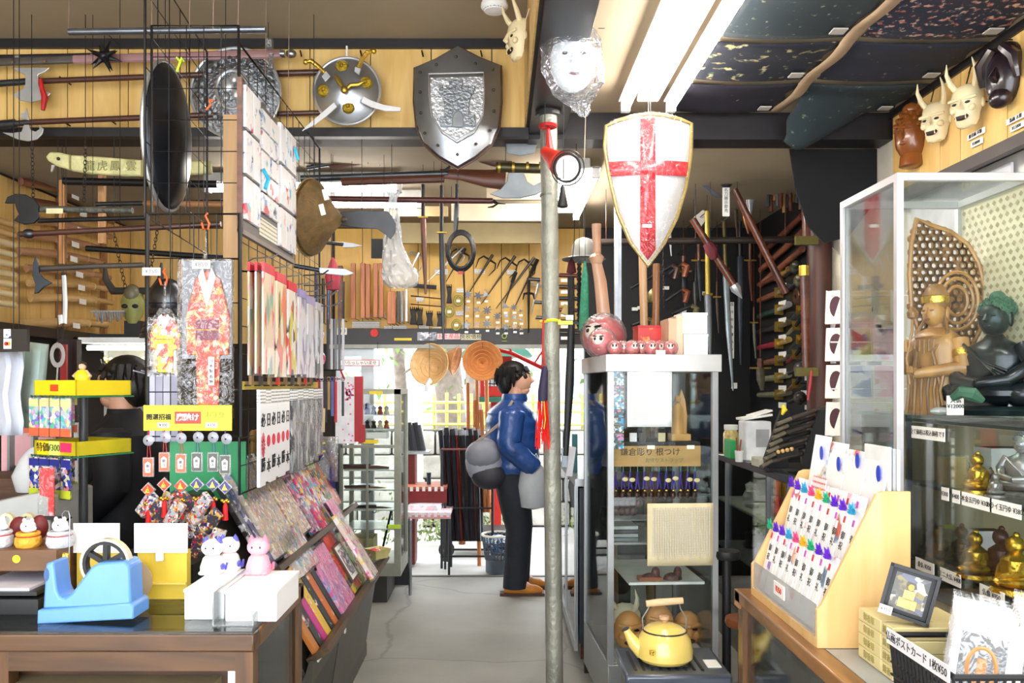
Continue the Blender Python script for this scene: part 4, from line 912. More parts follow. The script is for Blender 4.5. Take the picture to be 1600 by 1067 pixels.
b_=MB();n=len(O);rings=[(1,0.03),(.97,.0),(.62,-.03)]
vs=[]
for k,dy in rings:vs+=[(WX(a,Yc),Yc+dy+.05*((a-cx)/70)**2,WZ(b2,Yc))for a,b2 in scaled(k)]
b_.add(vs,[(i*n+j,i*n+(j+1)%n,(i+1)*n+(j+1)%n,(i+1)*n+j)for i in range(2)for j in range(n)]+[tuple(range(2*n,3*n))]);obj('plate',b_,SHM,cs,solid=.003)
obj('rim',MB().tube([(WX(a,Yc),Yc+.03+.05*((a-cx)/70)**2,WZ(b2,Yc))for a,b2 in O],.006,8,True),M('5e4438',.5,.5,.3,12),cs)
IO=[(671,121),(756,119),(757,150),(755,185),(742,208),(714,224),(690,208),(676,185),(672,155)]
ip=obj('inner_panel',poly(MB(),IO,Yc-.04,.012),M('b2b4b6',.3,.8,.15,12,0,.5,60),cs,bev=.004)
ob_=MB().tube([(WX(a,Yc),Yc-.048,WZ(b2,Yc))for a,b2 in IO],.004,6,True);obj('panel_rim',ob_,LSTEEL,cs)
ca=MB()
def cp(pts,d):poly(ca,pts,Yc-d,.014)
cp([(702,131),(702,125),(723,125),(723,132),(721,142),(721,150),(704,150),(704,142),(701,137)],.05)
cp([(686,139),(741,136),(741,146),(736,150),(733,162),(733,182),(694,182),(694,162),(690,150),(686,146)],.052)
cp([(688,182),(742,180),(743,197),(688,198)],.056)
for k in range(6):cp([(687+k*10,134),(692+k*10,134),(692+k*10,141),(687+k*10,141)],.056)
obj('castle',ca,M('83878b',.3,.8,.15,20,0,.5,80),ip if False else cs,bev=.002,label='embossed castle')  # castle coloured darker than its panel, painting in the shading of the relief
obj('castle_door',poly(MB(),[(707,198),(707,182),(711,176),(716,174),(721,176),(724,182),(724,198)],Yc-.062,.012),M('8c9094',.35,.8),cs,bev=.002)
for a,b2 in((713,91),(682,102),(743,101),(656,111),(770,107),(656,142),(771,139),(657,175),(772,172),(663,207),(766,203),(684,228),(744,226),(715,243)):
    obj('rivet',MB().sph((WX(a,Yc),Yc-.02+.05*((a-cx)/70)**2,WZ(b2,Yc)),(.0075,.007,.0075),8,5),M('4a4238',.4,.6),cs)
BONE=M('dccda4',.45,0,.12,12)
def hannya(name,lab,px,py,Y,s,yaw,mat,roll=0,grp=None,cen=None):
    p=W(px,py,Y);turn((p.x,p.y),yaw)
    t=thing(name,lab,'mask',p,grp)
    v=MB();X_,Y_,Z_=p
    def S(c,r,n=12,m=8):return MB().sph((X_+c[0]*s,Y_+c[1]*s,Z_+c[2]*s),tuple(k*s for k in r),n,m)
    b=MB()
    n=20;pr=[(-.62,.10,.10,-.06),(-.56,.24,.2,-.03),(-.42,.30,.28,0),(-.25,.33,.3,0),(-.05,.40,.34,0),(.15,.42,.36,0),(.35,.40,.34,.02),(.5,.3,.26,.05),(.58,.12,.1,.08)]
    vs=[(X_+rx*s*cos(2*pi*j/n),Y_+(dy-ry*(1.0 if sin(2*pi*j/n)<0 else.3)*abs(sin(2*pi*j/n)))*s,Z_+z_*s)for z_,rx,ry,dy in pr for j in range(n)]
    b.add(vs,[(i*n+j,i*n+(j+1)%n,(i+1)*n+(j+1)%n,(i+1)*n+j)for i in range(len(pr)-1)for j in range(n)]+[tuple(range(n)),tuple((len(pr)-1)*n+j for j in range(n))])
    obj('face',b,mat,t)
    obj('brow',MB().tube([(X_+a*s,Y_-.36*s+abs(a)*.25*s,Z_+(.10+.08*abs(a))*s)for a in(-.36,-.2,0,.2,.36)],[.04*s,.06*s,.035*s,.06*s,.04*s],8),mat,t)
    obj('nose',MB().tube([(X_,Y_-.36*s,Z_+.08*s),(X_,Y_-.44*s,Z_-.1*s),(X_,Y_-.38*s,Z_-.14*s)],[.035*s,.075*s,.05*s],8),mat,t)
    for d in(-1,1):
        obj('eye_hole',S((d*.17,-.325,.0),(.075,.03,.035),10,6),BLACK,t)
        obj('cheek',S((d*.24,-.24,-.14),(.10,.09,.09),10,7),mat,t)
        obj('horn',MB().tube([(X_+d*.24*s,Y_-.1*s,Z_+.42*s),(X_+d*.34*s,Y_-.22*s,Z_+.62*s),(X_+d*.38*s,Y_-.34*s,Z_+.85*s),(X_+d*.33*s,Y_-.42*s,Z_+1.1*s)],[.085*s,.075*s,.05*s,.008*s],9),mat,t)
        obj('ear',S((d*.41,-.02,-.02),(.05,.07,.13),8,6),mat,t)
    obj('mouth',S((0,-.30,-.36),(.19,.05,.085),14,7),M('2a120a',.6),t)
    th=MB()
    for k in range(7):th.box(X_+(-.14+k*.042)*s,X_+(-.105+k*.042)*s,Y_-.355*s,Y_-.33*s,Z_-.33*s,Z_-.29*s)
    th.tube([(X_-.13*s,Y_-.33*s,Z_-.42*s),(X_-.13*s,Y_-.36*s,Z_-.33*s)],[.02*s,.005*s],6);th.tube([(X_+.13*s,Y_-.33*s,Z_-.42*s),(X_+.13*s,Y_-.36*s,Z_-.33*s)],[.02*s,.005*s],6)
    obj('teeth',th,mat,t)
    turn((0,0),0);return t
hannya('horned_mask','cream horned skull mask hanging beside the smoke detector',812,62,3.55,.15,-68,BONE)
one('cord','cord holding the horned mask to the dark beam','cord',MB().tube([W(821,32,3.5),W(830,5,3.5),Vector((.13,3.5,3.24))],.002,5),M('d8d0c0',.5))
sd=thing('smoke_detector','round white smoke detector on the left ceiling near the beam','smoke detector',W(772,45,3.85));c=Vector((WX(773,3.85),3.72,3.25))
obj('base',MB().lathe([(.055,0),(.055,-.02),(.05,-.03)],c,24),WHITE,sd);obj('sensor',MB().lathe([(.06,-.03),(.062,-.045),(.045,-.065),(.0,-.07)],c,24),WHITE,sd)
obj('vents',MB().ring((c.x,c.y,c.z-.058),.048,.003,20,5,'Z'),M('909090',.5),sd)
bgm=thing('bagged_mask','white mask in a crumpled clear plastic bag hanging from the right ceiling','mask',W(895,180,3.1));Yg=3.1
c=W(895,105,Yg)
fm=MB().sph((c.x,c.y,c.z+.02),(.085,.05,.115),18,12);obj('face',fm,M('e4e4e0',.4),bgm)
obj('nose',MB().tube([(c.x,c.y-.045,c.z+.04),(c.x,c.y-.066,c.z-.005),(c.x,c.y-.05,c.z-.015)],[.008,.015,.01],8),M('e4e4e0',.4),bgm)
for d in(-1,1):obj('eye_hole',MB().sph((c.x+d*.032,c.y-.044,c.z+.035),(.014,.006,.006),8,5),BLACK,bgm)
obj('mouth',MB().sph((c.x,c.y-.046,c.z-.04),(.022,.006,.006),8,5),M('6a3030',.5),bgm)
q=random.Random(6)
def bagfn(cx_,Y_,prof,sy=.5,cr=.012):
    def f(u,v):
        k=v*(len(prof)-1);i=min(int(k),len(prof)-2);t_=k-i
        py=prof[i][0]*(1-t_)+prof[i+1][0]*t_;l=prof[i][1]*(1-t_)+prof[i+1][1]*t_;r__=prof[i][2]*(1-t_)+prof[i+1][2]*t_
        m_=(l+r__)/2;h_=(r__-l)/2;a=u*2*pi
        w_=cr*(sin(a*7+v*19)*.6+sin(a*13-v*31)*.5)
        return(WX(m_+h_*cos(a),Y_)+w_*cos(a),Y_+(WX(m_+h_,Y_)-WX(m_,Y_))*sy*sin(a)+w_*sin(a),WZ(py,Y_))
    return f
obj('clear_bag',MB().grid(bagfn(895,Yg,[(43,862,925),(52,850,932),(70,846,940),(110,846,943),(132,856,942),(150,868,930),(165,890,920),(175,900,921),(182,908,916)],.8,.006),40,30),GL('f4f8ff',.5,'bagmask',.1,.7,.05),bgm)
obj('cord',MB().tube([W(915,178,Yg),W(913,250,Yg)],.0015,5).tube([W(925,48,Yg),W(936,0,Yg),Vector((WX(938,Yg),Yg,2.89))],.0018,5),M('b8a890',.5),bgm)
lf=thing('brass_latch','small brass latch hanging from the right ceiling above the bagged mask','latch',W(948,30,3.2))
obj('bracket',MB().tube([W(941,33,3.2),W(946,25,3.2),W(946,-10,3.2)],.007,6).tube([W(946,14,3.2),W(958,12,3.2),W(972,4,3.2)],.007,6).tube([W(946,33,3.2),W(953,32,3.2),W(954,22,3.2)],.004,6),M('a89868',.35,.6),lf)
obj('plate',MB().box(WX(934,3.22),WX(944,3.22),3.2,3.21,WZ(28,3.2),2.89),DARK,lf)
PIPE=M('8c8c80',.45,.35,.25,7,0,.6,40)
pl=thing('steel_pole','tall worn grey steel pole in the middle of the shop','pole',(WX(866,3.85),3.85,0))
pa,pb=Vector((WX(867,3.85),3.85,0)),W(857,178,3.85)
obj('tube',MB().cyl(pa,pb,.040,.040,24),PIPE,pl);obj('joint_band',MB().cyl(W(857,304,3.85),W(857,307,3.85),.0412,n=24),M('6a6a64',.4,.4),pl)
obj('base_collar',MB().cyl(pa,pa+Vector((0,0,.04)),.055,n=24),PIPE,pl)
obj('flange',MB().cyl(W(857,182,3.85),W(857,172,3.85),.06,n=24),DARK,pl)
one('yellow_tie','yellow tape tied around the steel pole','tie',MB().tube([(WX(860,3.85)+.042*cos(a*pi/8)*1.0,3.85+.042*sin(a*pi/8),WZ(502,3.85)+.003*cos(a))for a in range(16)],.008,6,True).box(WX(872,3.8),WX(895,3.8),3.8,3.81,WZ(507,3.8),WZ(501,3.8)),M('d8d830',.4))
vl=thing('red_valve','small red valve wheel at the top of the steel pole','valve',W(855,230,3.75))
obj('wheel',MB().ring(W(856,197,3.75),.036,.008,16,6,'Z').tube([W(844,197,3.75),W(868,197,3.75)],.006,6),M('a81818',.4),vl)
obj('stem',MB().tube([W(856,197,3.75),W(858,225,3.75),W(860,240,3.75)],[.008,.016,.02],8),M('a81818',.4),vl)
hl=thing('spot_lamp','red bodied round lamp with white glass beside the steel pole','lamp',W(885,285,3.7));c=W(886,262,3.62)
d=(W(886,262,3.55)-W(852,238,3.72));dn=d.normalized()
obj('body',MB().tube([W(850,236,3.72),W(862,246,3.69),W(876,256,3.62)],[.022,.036,.055],16),M('c03020',.4),hl)
n_=Vector((.25,-.9,-.3)).normalized();m_=ax3(n_.orthogonal(),n_.cross(n_.orthogonal()))
def disc(c,n_,r_,th=.004,k=24):
    n_=n_.normalized();return MB().tube([c-n_*th/2,c+n_*th/2],r_,k)
obj('glass',disc(c,n_,.052,.01),M('e8e6e0',.15,0,.05,20,.6),hl)
rg=MB();x_=n_.orthogonal().normalized();y_=n_.cross(x_)
rg.tube([c+(x_*cos(a*pi/12)+y_*sin(a*pi/12))*.06 for a in range(24)],.006,6,True);obj('rim',rg,DARK,hl)
rg=MB();rg.tube([c+n_*.01+(x_*cos(a*pi/12)+y_*sin(a*pi/12))*.075+Vector((0.0,0,.0))for a in range(24)],.003,6,True);obj('guard_ring',rg,DSTEEL,hl)
one('black_tassel','small black tassel hanging under the round lamp','tassel',MB().lathe([(.004,.03),(.010,.02),(.012,0),(.024,-.06),(.022,-.065),(0,-.04)],W(879,300,3.6),12),BLACK)
ts=thing('red_tassel','long red tassel with a dark cap hanging in front of the steel pole','tassel',W(848,700,3.72));Yt=3.74
obj('cap',MB().tube([W(851,572,Yt),W(851,580,Yt),W(848,612,Yt),W(848,627,Yt)],[.008,.016,.022,.022],12),M('28203c',.7),ts)
fr=MB();q=random.Random(1)
for k in range(34):
    a=q.uniform(-9,9);fr.tube([W(848+a*.8,625,Yt+q.uniform(-.012,.012)),W(848+a+q.uniform(-2,2),665,Yt+q.uniform(-.014,.014)),W(848+a*1.1+q.uniform(-3,3),q.uniform(680,706),Yt)],.0022,5)
obj('fringe',fr,M('dc1c14',.5),ts);obj('cord',MB().tube([W(851,572,Yt),W(848,540,Yt),W(849,500,Yt),Vector((WX(854,3.82),3.83,WZ(498,3.8)))],.004,6),M('c01c18',.5),ts)
obj('yellow_thread',MB().tube([W(850,627,Yt-.02),W(852,655,Yt-.02),W(850,670,Yt-.02)],.0025,5),M('e8c030',.5),ts)
Yx=3.7;xs=thing('cross_shield','white shield with a red cross wrapped in clear plastic','shield',W(1013,415,Yx))
XO=[(948,194),(965,187),(990,181),(1015,178),(1040,180),(1065,185),(1083,190),(1083,235),(1074,290),(1058,340),(1038,380),(1012,416),(985,378),(965,330),(952,270),(946,225)]
def xc(a):return.035*((a-1014)/68)**2
def curved(O_,dy,t_=.006):
    b=MB();n=len(O_);vs=[(WX(a,Yx),Yx+dy+xc(a),WZ(b2,Yx))for a,b2 in O_]+[(WX(a,Yx),Yx+dy+t_+xc(a),WZ(b2,Yx))for a,b2 in O_]
    return b,vs,n
def strip(x0,x1,y0f,y1f,dy,nseg=14):
    b=MB()
    vs=[]
    for i in range(nseg+1):
        a=x0+(x1-x0)*i/nseg
        vs+=[(WX(a,Yx),Yx+dy+xc(a),WZ(y0f(a),Yx)),(WX(a,Yx),Yx+dy+xc(a),WZ(y1f(a),Yx))]
    b.add(vs,[(2*i,2*i+2,2*i+3,2*i+1)for i in range(nseg)]);return b
def interp(tbl):
    def f(a):
        for(p,q_),(r_,s__)in zip(tbl,tbl[1:]):
            if p<=a<=r_:return q_+(s__-q_)*(a-p)/max(1e-6,r_-p)
        return tbl[0][1]if a<tbl[0][0]else tbl[-1][1]
    return f
top=interp([(950,195),(965,188),(990,183),(1015,180),(1040,182),(1065,187),(1081,192)])
bot=interp([(948,235),(952,268),(965,328),(985,376),(1012,414),(1038,378),(1058,338),(1074,288),(1082,235)])
obj('plate',strip(948,1082,lambda a:top(a)-2,lambda a:bot(a)+1,0,24),M('d8d8dc',.3,0,.04,10,.8,.3,18),xs,solid=.008)
RC=M('cc1c2c',.3,0,.08,10,.8,.3,18)
obj('cross_upright',strip(1000,1024,lambda a:top(a)+4,lambda a:bot(a)-7,-.006,4),RC,xs,solid=.002)
obj('cross_bar',strip(951,1077,lambda a:251,lambda a:274,-.007,20),RC,xs,solid=.002)
obj('rim',MB().tube([(WX(a,Yx),Yx+xc(a)-.004,WZ(b2,Yx))for a,b2 in XO],.0085,8,True),M('a8935a',.35,.5,.2),xs)
obj('price_tag',strip(1003,1018,lambda a:351,lambda a:356,-.010,3),PAPER,xs)
obj('wrap',strip(945,1086,lambda a:top(min(1081,max(950,a)))-5,lambda a:bot(a)+6,-.014,24),GL('ffffff',.15,'wrapx',.1,.6),xs)
one('hang_wire','thin wire holding the cross shield to the dark beam','wire',MB().tube([W(1013,180,Yx),W(1013,120,4.0),Vector((WX(1013,4.0),4.05,2.86))],.002,5),STEEL)
WSW=[WD('5a3020','8a5238','Y',.4,6,.3),WD('96684a','b88a68','Y',.4,6,.3),WD('b8905a','d8b47c','Y',.4,6,.3),WD('d0b888','e8d4a8','Y',.4,6,.3)]
def bokken(lab,a,b_,r,mat,grp,tagp=True,cord=True):
    a,b_=Vector(a),Vector(b_);t=thing('wooden_sword',lab,'sword',a,grp);L_=(b_-a)
    pts=[a+L_*k+Vector((0,0,.035*4*k*(k-1)*-.5-.0))for k in(0,.2,.4,.6,.75,.76,.88,1)]
    obj('blade',MB().tube(pts[:5]+[pts[4]],[r,r,r,r*.95,r*.9,r*.5],10,flat=.75),mat,t)
    obj('handle',MB().tube([pts[4],pts[5],pts[6],pts[7]],[r*1.0,r*.85,r*.8,r*.8],10),mat,t)
    if tagp:p=a+L_*.55;obj('price_tag',MB().obox((p.x+r+.002,p.y,p.z-.005),(.002,.09,.035)),PAPER,t)
    return t
rows=[(290,2,0),(316,2,0),(342,1,0),(370,1,1),(396,1,1),(419,1,1),(438,2,1),(465,2,2),(503,2,2)]
bz=[(262,0),(285,0),(310,0),(340,1),(368,1),(394,1),(418,1),(440,2),(464,2),(508,2)]
for i,(py,m_)in enumerate(bz):
    z0=WZ(py,4.95)
    off=q.uniform(-.08,.08)
    bokken(f'wooden practice sword on the left wall rack, {ORD[i]} row from the top, far set',(-2.83,4.95+off,z0),(-2.80,5.95+off,z0+.07),.024 if i<9 else.03,WSW[m_],'wooden swords on the left wall')
for i in range(9):
    z0=WZ(352+i*15.5,4.8)
    bokken(f'pale wooden practice sword on the left wall rack, {ORD[i]} row from the top, near set',(-2.80,3.85,z0-.07+.0),(-2.80,4.80,z0),.024,WSW[3 if i>1 else 2],'wooden swords on the left wall',False)
for i,(Y,a,b2)in enumerate(((4.6,280,470),(5.45,290,520),(6.05,380,500))):
    one('rack_post',f'upright rack post holding the wooden swords, {("nearest", "middle", "farthest")[i]} one','post',MB().box(-2.90,-2.865,Y,Y+.035,1.75,2.75),WD('8a5c38','b88450','Z'))
one('shelf_beam','dark shelf beam under the wooden swords','shelf',MB().box(-2.92,-2.72,3.8,6.4,1.80,1.86),M('241a14',.5))
one('hanging_post','light wooden post hanging in front of the wooden swords','post',MB().box(WX(92,4.4),WX(100,4.4),4.4,4.43,WZ(412,4.4),WZ(281,4.4)),WD('a8703c','c89058','Z'))
one('hanging_post','pale wooden post with beads, hanging above the horned yellow mask','post',MB().box(WX(153,4.5),WX(162,4.5),4.5,4.53,WZ(380,4.5),WZ(272,4.5)),WD('b88450','d8a878','Z'))
one('clear_strip','clear plastic strip hanging before the wooden swords','strip',MB().tube([W(100,430,4.2),W(102,470,4.2),W(101,505,4.2),W(95,506,4.2),W(94,492,4.2)],.012,8,flat=.3),GL('ffffff',.5,'strip',.1,0,.35))
fs=thing('carved_scabbard','pale yellow carved scabbard with a fish head and relief characters','scabbard',W(200,258,3.95));Yf=3.95
YG=M('c9c48c',.4,.1,.2,20,0,.5,60)
pts=[(76,246),(86,242),(110,245),(150,252),(200,259),(250,261),(312,257),(316,262),(316,275)]
up=[(73,246),(80,238),(95,239),(112,243),(150,245),(200,249),(260,253),(330,252),(332,272),(270,275),(200,276),(140,272),(112,267),(90,260),(77,252)]
obj('scabbard',poly(MB(),up,Yf,.03),YG,fs,bev=.008)
obj('eye',MB().sph(W(91,248,Yf-.02),.008,8,6),BLACK,fs);obj('fin',poly(MB(),[(86,258),(82,268),(80,269),(81,258)],Yf,.008),LSTEEL,fs)
for a,ch in((140,'龍'),(160,'虎'),(180,'鳳'),(205,'雲')):text(ch,W(a,260,Yf-.0155),.052,M('8a8450',.5),fs,depth=.003)
obj('mouth_band',poly(MB(),[(110,243),(113,243),(113,268),(110,267)],Yf-.004,.03),M('8a8450',.4),fs);obj('tail_band',poly(MB(),[(222,251),(226,251),(226,277),(222,277)],Yf-.004,.03),M('8a8450',.4),fs)
ax_=thing('twin_axe','dark axe with round blades and a twisted grey shaft','axe',W(120,325,3.7));Y=3.7
obj('shaft',MB().cyl(W(45,326,Y),W(207,329,Y),.014),M('4c4c44',.5,0,.3,20,0,.8,60),ax_)
obj('blade',poly(MB(),[(8,318),(12,308),(24,303),(40,304),(55,312),(62,322),(60,330),(62,340),(54,349),(38,351),(22,345),(30,335),(26,326),(24,318)],Y-.02,.012),M('2e3032',.4,.6),ax_,bev=.003)
obj('paper_tag',MB().box(WX(76,Y),WX(102,Y),Y-.02,Y-.016,WZ(335,Y),WZ(327,Y)),M('d0cc9c',.6),ax_)
ax_=thing('battle_axe','grey axe with a pointed blade and long handle above the lit case','axe',W(120,417,3.7))
obj('shaft',MB().cyl(W(58,420,Y),W(146,416,Y),.013).cyl(W(146,416,Y),W(224,414,Y),.012),M('4c443c',.45,.2,.3,14),ax_)
obj('blade',poly(MB(),[(56,400),(60,412),(62,426),(68,434),(82,442),(70,448),(60,458),(54,459),(56,445),(51,430),(52,412)],Y-.02,.012),M('3e444c',.4,.6),ax_,bev=.003)
for i,(a,b2,c_,d_,Y,r,m_,lab)in enumerate(((30,366,345,350,3.75,.013,POLE,'dark red brown spear shaft with a steel ball end, below the twin axe'),(60,345,230,340,3.9,.011,DARK,'thin dark shaft between the twin axe and the ball ended spear'),
      (150,319,352,315,4.3,.012,DSTEEL,'steel tube above the wire grid, left of the card board'),(135,388,352,403,4.6,.016,BLACK,'black scabbard sloping behind the wire grid'),(100,283,340,288,4.4,.02,BLACK,'black beam hanging under the carved scabbard'),
      (225,318,352,320,4.2,.018,WD('8a5c34','a87848','X'),'brown wooden staff behind the oval shield'))):
    t=thing('shaft',lab,'pole',W((a+c_)/2,(b2+d_)/2,Y));obj('rod',MB().cyl(W(a,b2,Y),W(c_,d_,Y),r),m_,t)
    if i==0:obj('ball_end',MB().sph(W(45,365,Y),(.03,.02,.022)),DSTEEL,t)
    obj('tie',MB().tube([W((a+c_)/2,(b2+d_)/2,Y),Vector((WX((a+c_)/2,Y),Y,2.77 if Y>4.2 else 3.26))],.0015,4),BLACK,t)
def chain(lab,p,q_,n=12,r=.008):
    t=MB();p,q_=Vector(p),Vector(q_)
    for i in range(n):
        c=p.lerp(q_,(i+.5)/n);l=(q_-p).length/n*.62
        m_=MB().ring((0,0,0),1,.22,10,4,'Y' if i%2 else 'X',1,1)
        t.add([c+Vector((v[0]*r,v[1]*r,v[2]*l))for v in m_.v],m_.f)
    return one('chain',lab,'chain',t,M('3a342e',.45,.5))
chain('dark chain hanging left of the carved scabbard eye',W(50,222,3.9),W(52,320,3.9),16)
chain('dark chain hanging over the carved scabbard',W(134,222,3.9),W(131,315,3.9),16)
chain('dark chain above the horned yellow mask',W(178,365,4.2),W(196,450,4.2),14)
chain('dark chain right of the horned yellow mask',W(248,345,4.2),W(236,420,4.2),14)
ym=thing('horned_helmet','yellow grey mask with big dark horns on the back wall above the lit case','mask',W(205,505,5.0));Y=5.0;c=W(208,478,Y)
obj('face',MB().lathe([(0,-.11),(.03,-.105),(.06,-.05),(.075,.02),(.06,.07),(.04,.1),(0,.12)],c,18,'Z',1,.6),M('8c8a48',.5,0,.25,12),ym)
for d in(-1,1):
    obj('horn',MB().tube([(c.x+d*.04,Y,c.z+.09),(c.x+d*.12,Y,c.z+.09),(c.x+d*.165,Y,c.z+.16),(c.x+d*.17,Y,c.z+.26)],[.022,.025,.02,.006],10),M('3a3832',.4),ym)
    obj('eye_hole',MB().sph((c.x+d*.032,Y-.045,c.z-.005),(.02,.01,.013),10,6),BLACK,ym)
obj('brow_plate',MB().sph((c.x,Y-.01,c.z+.07),(.05,.04,.06),12,8),M('6e6650',.45,.2),ym)
one('mask_stand','black stand carrying the horned yellow mask','stand',MB().box(c.x-.05,c.x+.05,Y-.01,Y+.04,1.80,c.z-.09).box(c.x-.25,c.x+.3,Y-.02,Y+.06,1.79,1.82),BLACK)
ky=MB()
for j in range(12):ky.tube([W(148+j*4,487,4.9),W(148+j*4+(j%3),487+8+(j*7%11),4.9)],.006,5)
o=one('keyring_row','row of small key rings on a rail below the horned mask','keyrings',ky.box(WX(142,4.9),WX(195,4.9),4.9,4.92,WZ(488,4.9),WZ(485,4.9)),STEEL);o['kind']='stuff'
hp=thing('samurai_helmet','grey metal face armour behind the hanging kimonos','helmet',W(270,500,4.8));c=W(262,470,4.8)
obj('bowl',MB().sph(c,(.11,.09,.13),18,12),M('5a5c60',.3,.8,.3,14),hp)
for k in range(5):obj('neck_plate',MB().lathe([(.1+k*.012,-.05-k*.035),(.11+k*.012,-.08-k*.035)],c,20),M('4a4c50',.3,.8,.2),hp)
one('hanging_plank','reddish wooden board behind the wire grid beside the oval shield','plank',MB().box(WX(140,6.3),WX(300,6.3),6.45,6.5,WZ(325,6.3),WZ(312,6.3)),WSW[0])
YB=6.52
for i,(a,b2,c_,d_,Y,m_,lab)in enumerate(((640,760,262,275,4.9,'c0a880','tan cardboard sheet under the back ceiling behind the castle shield'),(705,845,318,345,5.2,'e4d4b8','pale cardboard sheet under the back ceiling beside the pole, larger'),(760,846,290,312,4.8,'d8c8ac','pale cardboard sheet behind the grey axe head'),(600,700,322,338,5.5,'b8a078','brown cardboard sheet under the back ceiling left of the pole'),(620,850,348,380,6.2,'a89870','long fawn board leaning at the top of the back wall'))):
    one('cardboard_sheet',lab,'cardboard',MB().box(WX(a,Y),WX(b2,Y),Y,Y+.03,WZ(d_,Y),WZ(c_,Y)),M(m_,.7,0,.1,6),bev=.002)
one('ceiling_pipe','grey white pipe run across the back room under the ceiling','pipe',MB().cyl(W(450,268,5.0),W(860,258,5.0),.02),M('c0bcb0',.5))
def musket(lab,a,b_,Y,r=.018,stock=True):
    t=thing('long_gun',lab,'gun',W((a[0]+b_[0])/2,(a[1]+b_[1])/2,Y),'long arms hanging under the back ceiling');A,B=W(*a,Y),W(*b_,Y)
    obj('barrel',MB().cyl(A,A.lerp(B,.72),r*.7),DSTEEL,t)
    obj('fore_end',MB().tube([A.lerp(B,.2)-Vector((0,0,r)),A.lerp(B,.7)-Vector((0,0,r))],r*.9,8),BROWN,t)
    obj('stock',MB().tube([A.lerp(B,.68),A.lerp(B,.78)-Vector((0,0,.01)),A.lerp(B,.9)-Vector((0,0,.035)),B-Vector((0,0,.045))],[r,r*1.2,r*1.9,r*2.3],10,flat=.5),BROWN,t)
    obj('lock',MB().tube([A.lerp(B,.70)+Vector((0,-.01,.01)),A.lerp(B,.73)+Vector((0,-.01,.035))],.008,6),DSTEEL,t)
    for k in(.25,.65):obj('cord',MB().tube([A.lerp(B,k),A.lerp(B,k)+Vector((0,0,2.75-A.lerp(B,k).z))],.0015,4),BLACK,t)
musket('brown long gun under the back ceiling, behind the tip of the castle shield',(480,262),(655,233),4.7)
musket('black long gun under the back ceiling, just below the brown gun',(470,279),(790,268),4.6,.026)
musket('dark long gun high under the back ceiling, left of the grey axe head',(500,238),(800,240),4.65,.02)
b_=thing('long_pole','dark red pole with a hooked end across the back room above the black whip','pole',W(600,313,4.5))
obj('shaft',MB().cyl(W(470,310,4.5),W(770,314,4.5),.016),M('4a1e18',.4,0,.2),b_);obj('hook',MB().tube([W(770,314,4.5),W(778,318,4.5),W(770,323,4.5),W(762,324,4.5)],[.012,.008,.006,.003],6).tube([W(772,317,4.5),W(790,319,4.5)],[.006,.002],6),BLACK,b_)
for k in(520,600,690):obj('cord',MB().tube([W(k,311,4.5),Vector((WX(k,4.5),4.5,2.76))],.0015,4),BLACK,b_)
h=thing('great_axe','large grey double crescent axe head with gilt socket left of the pole','axe',W(805,265,4.3));Y=4.3
GA=M('7e8488',.45,.3,.15,10)
obj('blade',poly(MB(),[(790,222),(820,220),(836,214),(846,215),(838,228),(835,240),(812,244),(792,240)],Y,.012),GA,h,bev=.003)
obj('blade',poly(MB(),[(794,270),(818,270),(824,284),(834,290),(846,284),(852,270),(862,280),(856,294),(838,304),(812,310),(785,310),(765,303),(782,296),(792,284)],Y,.012),GA,h,bev=.003)
obj('socket',MB().cyl(W(775,261,Y),W(850,264,Y),.026),M('3a3418',.35,.4,.3,30),h);
for a in(778,800,822,842):obj('band',MB().cyl(W(a,261.5,Y),W(a+4,261.6,Y),.029),BRASS,h)
obj('cords',MB().tube([W(790,261,Y),Vector((WX(790,Y),Y,2.76))],.0015,4),BLACK,h)
for i,(a,y0,y1,b2,Y,c1,lab)in enumerate(((661,288,460,665,4.7,'6a4030','rusty red and steel sword hanging upright left of the black whip'),(690,290,535,693,4.8,'2a2c30','thin black sword hanging upright between the rusty sword and the whip'),(714,288,370,711,4.6,'404448','steel rod hanging upright above the black whip'))):
    t=thing('hanging_sword',lab,'sword',W(a,y1,Y));ym_=y0+(y1-y0)*.3
    obj('scabbard',MB().tube([W(a,ym_,Y),W((a+b2)/2,(ym_+y1)/2,Y),W(b2,y1,Y)],[.016,.014,.006],8,flat=.6),M(c1,.35,.3,.3,8),t)
    obj('grip',MB().cyl(W(a,y0,Y),W(a,ym_,Y),.011),BLACK,t);obj('guard',MB().obox(W(a,ym_,Y),(.055,.03,.008)),BRASS,t)
    obj('cord',MB().tube([W(a,y0,Y),Vector((WX(a,Y),Y,2.76))],.0015,4),BLACK,t)
wp=thing('coiled_whip','black leather whip coiled on a hook with its lash hanging straight','whip',W(722,520,4.4))
for k in range(3):obj('coil',MB().ring(W(720,392,4.4+.02*k),.062+.006*k,.0075,28,7,'Y',1,1.45),M('121214',.45,0,.1,40,0,.5,90),wp)
obj('lash',MB().tube([W(724,420,4.4),W(726,460,4.4),W(725,520,4.4)],[.006,.005,.002],6),BLACK,wp);obj('red_tie',MB().obox(W(720,426,4.38),(.028,.012,.014)),RED,wp);obj('cord',MB().tube([W(716,340,4.4),W(714,362,4.4)],.003,5),BLACK,wp)
t=thing('broad_blade','dark grey broad curved blade right of the woven hat','sword',W(575,350,4.2));obj('blade',poly(MB(),[(530,332),(565,329),(606,330),(612,338),(619,350),(617,364),(610,374),(602,366),(590,358),(560,356),(530,352)],4.2,.008),M('4a4c50',.45,.5,.1),t,bev=.002)
t=thing('spear','silver spear head pointing right below the woven hat','spear',W(520,420,4.3));obj('head',poly(MB(),[(497,418),(540,420),(554,427),(540,431),(500,427)],4.3,.01),LSTEEL,t,bev=.002);obj('shaft',MB().cyl(W(460,415,4.3),W(499,422,4.3),.012),DSTEEL,t)
